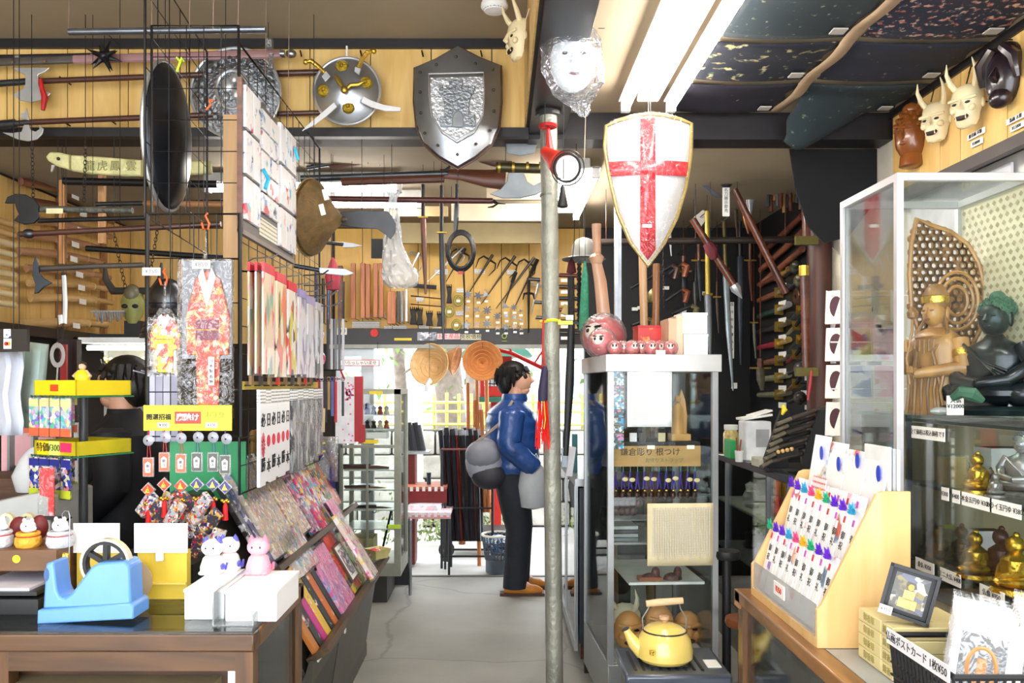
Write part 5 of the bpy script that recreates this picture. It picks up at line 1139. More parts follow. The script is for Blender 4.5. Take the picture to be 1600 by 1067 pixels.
t=thing('spear','small silver spear head above the larger one, right of the woven hat','spear',W(545,383,4.6));obj('head',poly(MB(),[(535,378),(550,380),(566,384),(550,387),(535,387)],4.6,.01),LSTEEL,t,bev=.002);obj('shaft',MB().cyl(W(500,378,4.6),W(537,382,4.6),.01),DSTEEL,t)
one('red_cloth_bag','dark red cloth bundle hanging right of the woven hat','cloth',MB().lathe([(0,-.12),(.04,-.11),(.05,-.03),(.02,.06),(.008,.09)],W(520,425,5.2),12,sy=.4),M('8a1c30',.6,0,.2))
one('black_cloth_flap','black square cloth hanging left of the clear bag','cloth',MB().box(WX(580,5.0),WX(598,5.0),5.0,5.02,WZ(403,5.0),WZ(373,5.0)),BLACK)
hb_=MB().grid(bagfn(607,4.3,[(292,603,612),(300,606,626),(310,610,618),(330,608,622),(350,606,624),(380,600,628),(410,598,640),(430,597,655),(445,602,652),(450,612,640)],.6,.008),36,30)
one('clear_bag','long crumpled clear plastic bag hanging in the middle of the back room','bag',hb_,GL('eef2f6',.5,'bagmid',.15,.8,.25))
for i,(a,y0,y1)in enumerate(((548,411,498),(563,411,497),(571,412,497),(583,411,496),(592,411,496),(605,455,506),(611,455,506),(528,415,500))):
    one('wooden_club',f'upright brown wooden club on the back wall, {ORD[i] if i < 7 else "leftmost, darker"}{" from the left" if i < 7 else ""}','club',MB().box(WX(a,6.4),WX(a+7,6.4),6.4,6.44,WZ(y1,6.4),WZ(y0,6.4)),WD('96502c','c07a48','Z')if i<7 else BROWN,'wooden clubs on the back wall',bev=.003)
for i,(a,y0,y1,c_)in enumerate(((616,462,504,'d8d8d8'),(622,455,504,'50545c'),(628,455,503,'8a9098'),(635,452,502,'e0e0e4'),(494,425,505,'3a3c60'),(505,435,505,'28282c'),(513,420,505,'4a5080'),(536,440,500,'2c2c30'))):
    one('upright_rod',f'upright rod on the back wall between the hanging packets and the black gloves, {ORD[i]}','rod',MB().cyl(W(a,y1,6.42),W(a,y0,6.42),.012),M(c_,.3,.4),'upright rods on the back wall')
LB=[(565,489,580,497),(587,488,602,496),(605,487,616,495),(550,502,593,512),(600,509,612,516),(614,508,635,516),(655,508,670,516),(675,511,688,517),(650,464,662,471),(679,420,700,429),(713,450,725,457),(741,420,758,427),(792,422,808,429),(712,486,724,493),(734,516,742,521),(751,516,759,521),(780,518,788,523),(793,518,801,523)]
lt=thing('price_labels','set of small white price labels pinned on the back wall','label',W(690,470,6.57))
for a,b2,c_,d_ in LB:bx('label',WX(a,6.57),WX(c_,6.57),6.575,6.587,WZ(d_,6.57),WZ(b2,6.57),TX('f2f0ea','8a8a86',150),lt)
for i,(px,py,w,hgt)in enumerate(((651,445,4,0),)):pass
def bone(lab,a,b2,Y,r,m_):return one('baton',lab,'baton',MB().tube([W(*a,Y),W(*b2,Y)],r,7),m_,'thin batons on the back wall')
bone('dark studded baton on the back wall above the gloves',(645,446),(682,449),6.5,.018,M('3a3c40',.4));bone('upper thin brown stick on the back wall',(642,462),(690,467),6.5,.005,BROWN);bone('lower thin brown stick on the back wall',(642,475),(690,479),6.5,.005,BROWN)
for i,(px,py,w,h_)in enumerate(((646,495,9,12),(656,496,8,12),(671,499,9,10),(688,500,9,10),(702,461,7,13))):
    g=thing('claw_glove',f'black ninja hand claw on the back wall, {("first","second","third","fourth")[i] + " from the left" if i < 4 else "the higher one beside the rings"}','claw',W(px,py+h_,6.5),'black hand claws on the back wall')
    obj('band',poly(MB(),[(px-w*.6,py-h_),(px+w*.6,py-h_),(px+w*.4,py),(px+w*.6,py+h_),(px-w*.6,py+h_),(px-w*.4,py)],6.5,.03),M('101012',.6),g,bev=.004)
    for k in range(4):obj('claw',MB().tube([W(px-w*.5+k*w*.33,py-h_,6.48),W(px-w*.5+k*w*.33,py-h_-4,6.44)],[.005,.002],5),DSTEEL,g)
for i,(px,py)in enumerate(((716,470),(702,487),(713,508))):
    g=thing('cord_ring',f'ring of olive cord on the back wall, {("top", "middle", "bottom")[i]} one','cord',W(px,py+9,6.5),'olive cord rings on the back wall')
    obj('ring',MB().ring(W(px,py,6.5),.038,.009,22,7,sx=.8),M('8c8a3c',.4,.3),g);obj('label',MB().box(WX(px-3,6.5),WX(px+3,6.5),6.5,6.505,WZ(py+2,6.5),WZ(py-2,6.5)),PAPER,g)
SH=[(731,460,8,8,0),(747,462,6,8,0),(759,460,3,8,1.57),(729,483,5,8,.3),(745,484,4,7,.8),(761,485,8,8,0),(728,508,5,8,0),(745,507,4,8,.5),(761,506,8,8,.2),(777,494,8,7,0),(791,493,4,6,.8),(777,512,4,6,.7),(790,511,6,7,0),(803,480,8,6,0),(804,496,4,6,.5),(804,510,6,6,0),(789,478,3,8,1.57),(813,486,4,4,0),(814,499,4,4,0),(814,514,3,4,1.57)]
for i,(px,py,k,r_,a0)in enumerate(SH):
    c=W(px,py,6.5);col_=('5a6068','4a4e54','7c828a','8a7a6c')[i%4];R0=r_/F*6.5
    g=thing('throwing_star',f'{("eight","six","three","five","four")[[8,6,3,5,4].index(k)]} pointed throwing star on the yellow back wall, {ORD[i % 7]} in its row, {("upper","middle","lower")[min(2, i // 7)]} block','throwing star',c,'throwing stars on the back wall')
    obj('blade',MB().star(c,k,R0,R0*(.42 if k>4 else.3),.008,a0+.2),M(col_,.35,.7),g);obj('label',MB().box(c.x-.01,c.x+.018,6.498,6.50,c.z-R0-.022,c.z-R0-.006),PAPER,g)
for i,(a,b2,kind)in enumerate((((655,395),(640,425),'s'),((725,386),(668,440),'s'),((727,388),(697,440),'d'),((770,398),(728,465),'d'),((805,400),(752,475),'d'),((843,402),(775,482),'d'),((850,440),(830,490),'s'),((806,425),(787,480),'k'),((848,405),(805,478),'l'))):
    if a[0]>840:a=(a[0]-8,a[1])
    m_=M('3c3630',.4,.5)if kind!='s' else M('c8c8c4',.3,.6)
    g=thing('sai',f'{("steel","black","steel")[i % 3]} pronged sai slanting on the back wall, {ORD[i]} from the left','weapon',W(*b2,6.5),'pronged weapons slanting on the back wall')
    A,B=W(*a,6.5),W(*b2,6.5);d=(B-A).normalized();n_=Vector((d.z,0,-d.x))
    obj('prong',MB().tube([A,B],[.012,.003],7),m_,g)
    if kind in 'sd':
        C=A.lerp(B,.12)
        for s2 in(-1,1):obj('guard',MB().tube([C,C+n_*.055*s2+d*.0,C+n_*.075*s2+d*.04,C+n_*.06*s2+d*.11],[.009,.008,.006,.003],6),m_,g)
    else:obj('grip',MB().tube([A,A.lerp(B,.3)],.015,7),BLACK,g)
sa=thing('sai','long black sai hanging upright beside the steel pole','weapon',W(826,520,6.5),'pronged weapons slanting on the back wall');Ys=6.48
obj('prong',MB().tube([W(826,434,Ys),W(826,520,Ys)],[.014,.006],7),M('2a2624',.4,.5),sa)
for s2 in(-1,1):obj('guard',MB().tube([W(826,458,Ys),W(826+7*s2,459,Ys),W(826+9*s2,468,Ys)],[.012,.01,.004],6),M('2a2624',.4,.5),sa)
for i,(py,xx)in enumerate(((436,826),(472,835),(496,838))):one('tonfa_end',f'black and steel tonfa sticking out left of the steel pole, {ORD[i]} from the top','weapon',MB().cyl(W(xx,py,6.45),W(xx+18,py+1,6.45),.014),DSTEEL,'tonfa left of the pole')
for i in range(6):
    py=430+i*18;t=thing('short_sword',f'short sword on the yellow wall right of the pole, {ORD[i]} from the top','sword',W(885,py,6.4),'short swords right of the steel pole')
    obj('scabbard',MB().cyl(W(872,py,6.4),W(905,py+1,6.4),.016),M(('5a2018','3a2018','201c1c')[i%3],.35),t);obj('label',MB().box(WX(876,6.4),WX(890,6.4),6.38,6.383,WZ(py+11,6.4),WZ(py+6,6.4)),PAPER,t)
def sticker(nm,lab,a,b2,y0,y1,mat,tx=None,tc=None,sz=.05):
    t=thing(nm,lab,'sign',W((a+b2)/2,y1,6.5));bx('plate',WX(a,6.53),WX(b2,6.53),6.532,6.54,WZ(y1,6.53),WZ(y0,6.53),mat,t)
    if tx:text(tx,(WX((a+b2)/2,6.53),6.531,WZ((y0+y1)/2,6.53)),sz,tc or INK,t)
sticker('number_sign','small cream sign reading 00 at the left end of the dark door beam',526,542,512,523,M('e8e4d0',.5),'00',None,.06)
sticker('yellow_sticker','yellow sticker under the dark door beam',616,643,528,532,YL)
sticker('wrapped_label','grey wrapped label on the door beam left of the pink label',652,682,519,532,PR('909098',('e0e0e8','505058'),50,.5))
sticker('pink_label','pink label with red writing on the door beam',683,719,521,530,M('f0d0d0',.5),'お土産品',M('c02828',.5),.042)
sticker('cream_label','cream label with small writing on the door beam',720,752,522,531,M('d8d4b0',.5),'免税価格',None,.042)
t=thing('red_star_sticker','red starburst sticker on the dark door beam','sticker',W(585,528,6.53));obj('star',MB().star(W(585,520,6.53),14,.035,.027,.006),M('d81c14',.5),t)
t=thing('green_sticker','small green drawing sticker at the right of the door beam','sticker',W(788,530,6.53));obj('mark',MB().ring(W(788,525,6.53),.018,.004,14,5).tube([W(784,533,6.53),W(792,533,6.53)],.004,5),M('a8c040',.5),t)
t=thing('door_sign','long white sign with red border hanging in the left doorway','sign',W(562,571,6.2));bx('board',WX(530,6.2),WX(592,6.2),6.2,6.215,WZ(571,6.2),WZ(563,6.2),M('f4f0f0',.5),t)
text('いらっしゃいませ',(WX(562,6.2),6.198,WZ(567,6.2)),.032,M('804040',.5),t)
bx('red_border',WX(529,6.2),WX(593,6.2),6.203,6.21,WZ(572,6.2),WZ(562,6.2),M('c83030',.5),t);obj('cord',MB().tube([W(534,563,6.2),W(534,535,6.5)],.002,4).tube([W(590,563,6.2),W(590,535,6.5)],.002,4),BLACK,t)
CLO=[PR('141a2c',('8a5c50','a08870','3a4838','6c3a34','2a3550'),60,.30,.8,0),PR('181424',('7a3030','a89878','3c4a34','8a6a58'),55,.27,.8,0),PR('1c2a30',('4c5c4c','6a6a50','3a4a48','8a8468'),70,.33,.8,0),PR('121a30',('b88c7c','a05a50','c0a890','2c4460'),70,.42,.8,0),PR('0e1424',('8a8458','a8a078','3c5040'),45,.38,.8,0)]
xs_=[(.86,1.345),(1.40,1.93)];ys_=[(1.9,2.62),(2.67,3.24),(3.29,3.69),(3.75,4.12)]
nmr=['beyond the photo top','nearest','middle','farthest']
for r_,(ya,yb_)in enumerate(ys_):
    for c_,(xa_,xb_)in enumerate(xs_):
        t=thing('flower_cloth',f'dark flower patterned cloth pinned to the right ceiling, {("left","right")[c_]} column, {nmr[r_]} row','cloth',((xa_+xb_)/2,(ya+yb_)/2,2.87),'flower cloths on the ceiling')
        def fn(u,v,xa_=xa_,xb_=xb_,ya=ya,yb_=yb_,r_=r_,c_=c_):
            x=xa_+(xb_-xa_)*u+.012*sin(v*14+c_)*(1 if u<.05 or u>.95 else 0);y=ya+(yb_-ya)*v
            z=2.872-.012*sin(u*pi)*(1+.5*sin(v*9))*.8
            if r_==3 and c_==1:k=max(0,1-abs(u-.15)*1.6)*max(0,v-.35)**1.2;z-=.33*k
            return(x,y,z)
        obj('sheet',MB().grid(fn,16,12),CLO[(r_*2+c_)%5],t,solid=.003)
        if r_:bx('price_tag',xb_-.09,xb_-.035,yb_-.12,yb_-.07,2.851,2.856,M('a8a49c',.6),t)
ph_=one('cloth_seam','pale paper seam tape between the flower cloths, running towards the viewer','tape',MB().grid(lambda u,v:(1.345+u*.055+.010*sin(v*30),1.9+v*2.22,2.865),2,60),M('9c8468',.8),solid=.002)
t=thing('buddha_mask','brown glossy Buddha head mask on the right wall','mask',(1.93,3.98,2.5));BM=M('7c4418',.3,0,.2,10,.5);c=W(1424,212,3.93)
turn((c.x,c.y),-60)
obj('face',MB().sph((c.x,c.y,c.z),(.075,.07,.12),18,12),BM,t);obj('topknot',MB().sph((c.x,c.y,c.z+.12),(.04,.04,.035)),BM,t)
obj('neck',MB().lathe([(.04,-.15),(.055,-.145),(.05,-.1),(.04,-.08)],(c.x,c.y,c.z),16),BM,t)
obj('nose',MB().tube([(c.x,c.y-.065,c.z+.03),(c.x,c.y-.085,c.z-.01),(c.x,c.y-.07,c.z-.02)],[.007,.013,.009],8),BM,t)
for d in(-1,1):
    obj('ear',MB().sph((c.x+d*.075,c.y+.01,c.z-.01),(.012,.02,.05),8,6),BM,t);obj('eyelid',MB().sph((c.x+d*.028,c.y-.062,c.z+.022),(.018,.008,.006),8,5),BM,t)
obj('lips',MB().sph((c.x,c.y-.066,c.z-.045),(.02,.01,.008),8,5),BM,t);cu=MB()
for k in range(40):a=k*2.4;zz=.2+.75*k/40;cu.sph((c.x+.078*math.sqrt(1-zz*zz)*cos(a),c.y+.072*math.sqrt(1-zz*zz)*sin(a),c.z+.125*zz),.012,6,4)
obj('curls',cu,BM,t);turn((0,0),0)
hannya('horned_mask','cream horned mask on the right wall, next to the brown Buddha head',1464,190,3.70,.155,-58,BONE,grp='horned masks on the right wall')
hannya('horned_mask','cream horned mask on the right wall, next to the black mask',1512,165,3.42,.155,-58,BONE,grp='horned masks on the right wall')
c=W(1568,118,3.22);turn((c.x,c.y),-65)
t=thing('black_mask','black wooden mask with swept hair on the right wall','mask',c);KM=M('1e1218',.3,.1,.3,12,.4)
obj('face',MB().sph(c,(.072,.05,.12),18,12),KM,t);obj('hair',MB().sph(c+Vector((0,.01,.05)),(.085,.05,.08)),KM,t)
for d in(-1,1):obj('hair_lock',MB().tube([c+Vector((d*.02,-.04,.10)),c+Vector((d*.065,-.035,.05)),c+Vector((d*.07,-.02,-.03))],[.02,.026,.012],8),KM,t)
obj('nose',MB().tube([c+Vector((0,-.045,.02)),c+Vector((0,-.07,-.02)),c+Vector((0,-.05,-.03))],[.008,.015,.01],8),KM,t);obj('chin',MB().sph(c+Vector((0,-.02,-.09)),(.045,.035,.04)),KM,t);turn((0,0),0)
for i,(px,py,Y)in enumerate(((1428,160,3.93),(1475,130,3.7),(1520,103,3.42),(1580,62,3.2))):
    one('mask_hook',f'black hook on the right wall above the masks, {ORD[i]} from the doorway side','hook',MB().tube([(1.975,Y,WZ(py,Y)),(1.94,Y,WZ(py,Y)),(1.93,Y,WZ(py+12,Y))],.003,5).tube([(1.94,Y,WZ(py,Y)),(1.925,Y+.01,WZ(py+28,Y))],.003,5),BLACK,'hooks over the masks')
def walllabel(px,py,s1,s2,lab):
    Y=1300*1.97/(px-780);t=thing('mask_price_label',lab,'label',(1.965,Y,WZ(py,Y)))
    bx('name_strip',1.968,1.974,Y-.06,Y+.06,WZ(py-1,Y),WZ(py-10,Y),PAPER,t);bx('price_strip',1.968,1.974,Y-.045,Y+.035,WZ(py+13,Y),WZ(py+4,Y),PAPER,t)
    text(s1,(1.967,Y,WZ(py-5.5,Y)),.018,INK,t,(0,-1,0));text(s2,(1.967,Y-.005,WZ(py+8.5,Y)),.018,INK,t,(0,-1,0))
walllabel(1525,215,'般若面 木彫','¥18000','white price label under the horned masks')
walllabel(1588,190,'翁面 木彫','¥15000','white price label under the black mask')
LX,DX,LZ,DZ=-.69,-.38,.50,.64
def S(u,v,n=0):
    """point on the sloping shelf: u along the aisle, v up the slope, n proud of it"""
    k=math.hypot(DX,DZ);return Vector((LX+DX*v+n*DZ/k,u,LZ+DZ*v-n*DX/k))
TRM=M('4a463f',.4,.2,.2,5);tg=thing('display_trough','dark grey cabinet with a sloping top full of souvenirs along the aisle','cabinet',(-.9,3.8,0))
obj('body',MB().prism([(-1.16,0),(-.76,0),(LX-.01,LZ-.05),(LX-.02,LZ-.02),(LX+DX-.02,LZ+DZ-.02),(-1.16,LZ+DZ-.02)],3.02,4.68,'XZ'),M('3a3630',.45,.1,.2,5),tg)
obj('lip',MB().prism([(LX-.03,LZ-.07),(LX+.012,LZ-.07),(LX+.018,LZ+.02),(LX+.005,LZ+.02),(LX-.01,LZ-.03)],3.0,4.70),TRM,tg)
obj('plinth',MB().box(-.80,-.745,3.02,4.68,0,.07),TRM,tg)
for i,(a,b2)in enumerate(((3.04,3.55),(3.58,4.62))):
    mb=MB();x0_,x1_=-.752,-.70
    mb.add([(x0_+.004,a,.08),(x0_+.004,b2,.08),(x1_+.004,b2,.42),(x1_+.004,a,.42),(x0_+.012,a,.08),(x0_+.012,b2,.08),(x1_+.012,b2,.42),(x1_+.012,a,.42)],[(0,1,2,3),(4,7,6,5),(0,4,5,1),(1,5,6,2),(2,6,7,3),(3,7,4,0)])
    obj('sliding_door',mb,TRM if i else M('26241f',.4,.2),tg)
k=math.hypot(DX,DZ)
for v_,nm in((.46,'middle_ledge'),(.0,'lower_ledge')):
    mb=MB();p=[S(3,v_),S(3,v_,.09),S(3,v_+.03,.09),S(3,v_+.03)]
    obj(nm,mb.prism([(a.x,a.z)for a in p],3.02,4.66),WD('3a2c1c','5a462c','Y'),tg)
def pack(lab,u0,u1,v0,v1,base,cols,s=30,amt=.5,n0=.02,th=.02,name='souvenir_pack',grp=None,sc=(1,1,1),skew=0,hdr=None,wrap=False,cat='packet',tilt=0):
    t=thing(name,lab,cat,S((u0+u1)/2,v0,n0),grp)
    def slab(a0,a1,b0,b1,n_,h_):
        q_=[(a0+skew*b0,b0),(a1+skew*b0,b0),(a1+skew*b1,b1),(a0+skew*b1,b1)]
        vs=[S(u,v,n_+tilt*(v-v0))for u,v in q_]+[S(u,v,n_+h_+tilt*(v-v0))for u,v in q_]
        return MB().add(vs,[(0,1,2,3),(4,7,6,5),(0,4,5,1),(1,5,6,2),(2,6,7,3),(3,7,4,0)])
    obj('pack',slab(u0,u1,v0,v1,n0,th),PR(base,cols,s*1.7,amt,.35,.4,sc),t,bev=.002)
    if hdr:obj('header_card',slab(u0,u1,v1-.1,v1,n0+.001,th+.001),M(hdr,.4),t)
    if wrap:obj('wrap',slab(u0-.005,u1+.005,v0-.01,v1+.02,n0-.002,th+.008),WRAP,t)
    return t
STK=(('b87028','1c1a18'),('1c1a1c','d8a0a8'),('c02880','3048a0'),('e0b838','204080'),('1a1a1c','e8e8e8'),('c86820','f0e0c0'),('18181a','c88850'))
for i,(a,b_)in enumerate(STK):
    pack(f'long thin {("orange","black and pink","magenta","yellow","black and white","tan and orange","black")[i]} chopstick box on the lower tier, {ORD[i]} from the near end',3.04+i*.072,3.10+i*.072,.03,.44,a,(b_,a,'e8e0d8'),22,.35,.02,.018,'chopstick_box','long boxes on the lower tier',(1,1,1))
LO=[('pink pack of hair ribbons on the lower tier',3.56,3.84,.02,.42,'f09cc8',('e870b0','a8a8e0','f8d0e4','c090d0'),24,'f0a0c8'),
      ('red and green boxed toy with a framed window on the lower tier',3.86,4.06,.04,.44,'e84018',('60c030','f0d040','e84018','505058'),14,'e03818'),
      ('green edged pack beside the red boxed toy',4.07,4.19,.02,.40,'68b838',('f0e0b0','303840','e84840','f0f0f0'),26,None),
      ('pink and yellow packet at the far part of the lower tier',4.20,4.31,.02,.42,'f4c0d8',('f0d838','e860a0','f8f0f0'),24,'f090c0'),
      ('red and white wrapped pack near the far end of the lower tier',4.33,4.44,.02,.36,'d02030',('f4f0f0','e06070','b81020'),40,None)]
for lab,u0,u1,v0,v1,b_,c_,s__,h_ in LO:pack(lab,u0,u1,v0,v1,b_,c_,s__,.5,.02,.022,hdr=h_,wrap=True)
fr_=thing('framed_picture','small framed picture clipped on the red boxed toy','picture',S(3.96,.15,.05))
def slab2(u0,u1,v0,v1,n_,h_):
    q_=[(u0,v0),(u1,v0),(u1,v1),(u0,v1)];vs=[S(u,v,n_)for u,v in q_]+[S(u,v,n_+h_)for u,v in q_]
    return MB().add(vs,[(0,1,2,3),(4,7,6,5),(0,4,5,1),(1,5,6,2),(2,6,7,3),(3,7,4,0)])
obj('frame',slab2(3.90,4.05,.10,.36,.044,.01),M('5a3a34',.4),fr_);obj('mat',slab2(3.91,4.04,.115,.345,.0545,.001),PAPER,fr_);obj('picture',slab2(3.925,4.025,.14,.32,.056,.001),PR('707884',('c04850','404858','e0e0e0','8890a0'),60,.6),fr_)
tb_=thing('cream_basket','small cream plastic basket at the far end of the trough','basket',(-.72,4.56,.55))
obj('tray',MB().lathe([(.055,0),(.075,.05),(.078,.052),(.07,.05),(.05,.006)],S(4.58,.06,.05),4),M('d8cc88',.5),tb_);obj('contents',MB().sph(S(4.58,.10,.05),(.04,.04,.03),10,6),PR('d03040',('f4f0f0','c03040'),70,.5),tb_)
for i in range(7):one('white_price_tag',f'small white price tag on the trough lip, {ORD[i]} from the near end','price tag',MB().obox((LX+.02,3.08+i*.10,LZ+.01),(.006,.045,.026),Matrix.Rotation(R(-25),3,'Y')),PAPER,'price tags on the trough lip')
one('white_price_tag','white tag hanging below the lip near the middle of the trough','price tag',MB().box(LX+.019,LX+.023,3.6,3.63,LZ-.06,LZ),PAPER)
UPT=[('large tan packet of stickers at the top of the trough',3.14,3.46,.52,1.06,'c4b8a4',('d8a0a0','90a0c0','d0c070','e8e0d8','b8a890'),40,None),
       ('second large tan packet of stickers right of the first',3.49,3.72,.54,1.06,'c8b898',('d88880','8898b0','e0d090','f0e8e0'),40,None),
       ('pale striped packet lying over the middle ledge',3.28,3.56,.36,.60,'d4d8cc',('f0a0b0','a0c8e8','e8e8a0','f8f8f8'),30,None),
       ('pink topped toy packet leaning on the upper tier, first of four',3.74,3.84,.50,.98,'7a2048',('3a3060','e04890','20a0c0','f0c0d8'),26,'f0a0d0'),
       ('pink topped toy packet leaning on the upper tier, second of four',3.88,4.02,.46,1.0,'e83078',('f0d820','f8f8f8','3080d0','e02060'),26,'f4a8d8'),
       ('white and crimson toy packet leaning on the upper tier, third of four',4.05,4.19,.46,.98,'f0e8ec',('e02068','f0d020','50b8d8'),24,'f8f0f4'),
       ('green toy packet leaning on the upper tier, last of four',4.22,4.36,.46,.96,'2f6a3c',('e8a0c8','f0e040','184028','e86020'),30,'c8d8a0')]
for lab,u0,u1,v0,v1,b_,c_,s__,h_ in UPT:pack(lab,u0,u1,v0,v1,b_,c_,s__,.55,.035,.03,hdr=h_,wrap=True)
pack('blue and black long packet left of the large tan packet',3.08,3.13,.44,.98,'26265a',('101018','4848a0','c0c0d0'),30,.5,.03,.02)
pack('black long packet at the near top of the trough',3.03,3.07,.44,1.0,'18181c',('404048','c0c0c8'),30,.4,.03,.02)
pack('long pale toy packet with a yellow loop hanging over both tiers',4.0,4.14,.04,.62,'e8d8d0',('f0d040','80b8d8','f070a8','f8f8f8'),22,.5,.10,.02,hdr='f0a0c8',wrap=True,tilt=-.02)
pack('orange packet sticking out at the far top of the trough',4.40,4.52,.55,.9,'e06830',('f8e0d0','e8a080'),30,.4,.03,.02,wrap=True)
for i in range(5):
    p=S(3.62+i*.06,1.07,.03);one('kokeshi_doll',f'small red headed wooden doll at the back of the trough, {ORD[i]} from the near end','doll',MB().lathe([(.016,0),(.018,.05),(.012,.07),(.018,.08),(.02,.1),(.01,.118),(0,.12)],p,10),M(('8a6a30','b83020')[i%2],.4),'wooden dolls at the back of the trough')
one('black_crow_toys','black fuzzy toys at the near end of the lower tier','toy',MB().sph(S(3.07,.42,.07),(.03,.04,.025)),M('1c1c20',.7))
Yw=5.75;gc=thing('glass_showcase','tall aluminium framed glass showcase with model guns, left of the doorway','display case',(WX(580,Yw),6.0,0))
xa,xb=WX(528,Yw),WX(626,Yw);yb_=6.22;zb_,zt_,zm=WZ(880,Yw),WZ(608,Yw),WZ(700,Yw)
FRM=M('8c8c7e',.4,.4)
for a in(xa,xb-.045):
    for y in(Yw,yb_-.04):bx('post',a,a+.045 if a>xa else a+.03,y,y+.04,zb_,zt_,FRM,gc)
bx('top_frame',xa,xb,Yw,yb_,zt_-.035,zt_,FRM,gc);bx('bottom_frame',xa,xb,Yw,yb_,zb_-.09,zb_,FRM,gc)
bx('middle_frame',xa,xb-.045,Yw,Yw+.03,zm,zm+.02,FRM,gc);bx('mullion',WX(572,Yw),WX(575,Yw),Yw,Yw+.02,zb_,zm,FRM,gc)
bx('base',xa,xb-.1,Yw+.04,yb_,0,zb_-.09,M('2a2620',.5),gc)
bx('glass',xa+.03,xb-.045,Yw+.01,Yw+.015,zb_,zt_-.035,GLASS,gc);bx('side_glass',xb-.02,xb-.015,Yw+.04,yb_-.04,zb_,zt_-.03,GLASS,gc)
for i,py in enumerate((650,672,737,768,800,830)):bx('shelf',xa+.03,xb-.05,Yw+.05,yb_-.05,WZ(py,Yw),WZ(py,Yw)+.008,M('c8d4d0',.2),gc)
bx('yellow_strip',WX(577,Yw),WX(598,Yw),Yw-.004,Yw,WZ(616,Yw),WZ(611,Yw),YL,gc);bx('yellow_strip',WX(568,Yw),WX(591,Yw),Yw-.004,Yw,WZ(693,Yw),WZ(687,Yw),YL,gc)
bx('white_box',WX(570,Yw),WX(602,Yw),Yw+.06,Yw+.2,WZ(686,Yw),WZ(676,Yw),WHITE,gc)
def gun(lab,px0,px1,py,Y,m1,grp):
    t=thing('model_gun',lab,'gun',W((px0+px1)/2,py+4,Y),grp);w=px1-px0
    obj('stock',poly(MB(),[(px0,py-2),(px0+w*.4,py-3),(px0+w*.75,py-3),(px1,py-1),(px1,py+4),(px0+w*.7,py+2),(px0,py+3)],Y,.03),m1,t,bev=.004)
    obj('barrel',MB().cyl(W(px0-2,py-3,Y),W(px0+w*.6,py-3.5,Y),.009),DSTEEL,t);obj('trigger_guard',MB().ring(W(px0+w*.55,py+4,Y),.014,.003,10,4),DSTEEL,t)
for i,(a,b2,py,c_)in enumerate(((536,608,730,BROWN),(540,604,763,WD('6a3814','94581f','X')),(552,612,794,BROWN))):
    gun(f'model rifle on the showcase shelf, {ORD[i]} from the top',a,b2,py,Yw+.15,c_,'model rifles in the showcase')
q=random.Random(3)
for i in range(9):
    px,py=(574+(i%4)*10,(649,671,644)[i//4]);p=W(px,py,Yw+.12);c_=('1c1c20','2a4a88','a04838','c8c0b0')[q.randrange(4)]
    one('small_ornament',f'small {("black","blue","red brown","cream")[("1c1c20", "2a4a88", "a04838", "c8c0b0").index(c_)]} ornament in the upper part of the showcase, number {i + 1} from the left' if False else f'small {("black","blue","red brown","cream")[("1c1c20", "2a4a88", "a04838", "c8c0b0").index(c_)]} ornament on the {("upper","lower","top")[i // 4]} ledge of the showcase, {ORD[i % 4]} from the left','ornament',MB().lathe([(.016,0),(.022,.015),(.012,.04),(.018,.055),(0,.07)],p,10),M(c_,.3,.1),'ornaments in the showcase')
one('brown_box_stack','tan box standing at the bottom of the showcase','box',MB().box(WX(536,Yw),WX(580,Yw),Yw+.1,Yw+.3,zb_+.001,WZ(845,Yw)),M('a8a070',.6),bev=.003)
one('standing_rod','black rod leaning inside the right of the showcase','rod',MB().cyl(W(593,878,Yw+.1),W(612,795,Yw+.1),.008),BLACK)
bt=thing('door_bollard','thin chrome post beside the showcase at the door','post',W(641,925,6.3));obj('post',MB().cyl((WX(641,6.0),6.0,0),(WX(641,6.0),6.0,WZ(813,6.0)),.012),STEEL,bt);obj('cap',MB().sph((WX(641,6.0),6.0,WZ(813,6.0)),.015,10,6),STEEL,bt)
one('black_board','black board with yellow green tape standing behind the chrome post','board',MB().box(WX(612,6.3),WX(640,6.3),6.3,6.33,0,WZ(872,6.3)),M('141416',.5));one('tape_strip','yellow green tape strip on the right post of the showcase','tape',MB().box(WX(606,5.74),WX(626,5.74),5.742,5.752,WZ(826,5.74),WZ(820,5.74)),M('b8d828',.5))
STRAW=[WD('d0a468','e8c690','X',.6,8),WD('c88c58','dca878','X',.6,8),WD('c47a40','d8985c','X',.6,8)]
def strawhat(lab,px,py,r,Y,n_,m_,depth=.16,inner=True):
    c=W(px,py,Y);t=thing('straw_hat',lab,'hat',c-Vector((0,0,r)),'straw hats in the doorway');n_=Vector(n_).normalized();x_=n_.orthogonal().normalized();y_=n_.cross(x_);k_=32
    pr=[(r,0),(r*.96,.004),(r*.55,depth*.55),(r*.16,depth*.93),(.004,depth)]
    vs=[c+n_*d_+(x_*cos(2*pi*j/k_)+y_*sin(2*pi*j/k_))*a for a,d_ in pr for j in range(k_)]
    obj('crown',MB().add(vs,[(i*k_+j,i*k_+(j+1)%k_,(i+1)*k_+(j+1)%k_,(i+1)*k_+j)for i in range(4)for j in range(k_)]),m_,t,solid=.005)
    rg=MB()
    for f in(1,.8,.62,.45,.28):rg.tube([c+n_*(depth*(1-f)*.97-.004)+(x_*cos(2*pi*j/k_)+y_*sin(2*pi*j/k_))*r*f for j in range(k_)],.003 if f<1 else.006,5,True)
    obj('woven_ridges',rg,m_,t);obj('cord',MB().tube([c+Vector((0,0,r*.9)),Vector((c.x,c.y,1.80))],.002,4),BLACK,t)
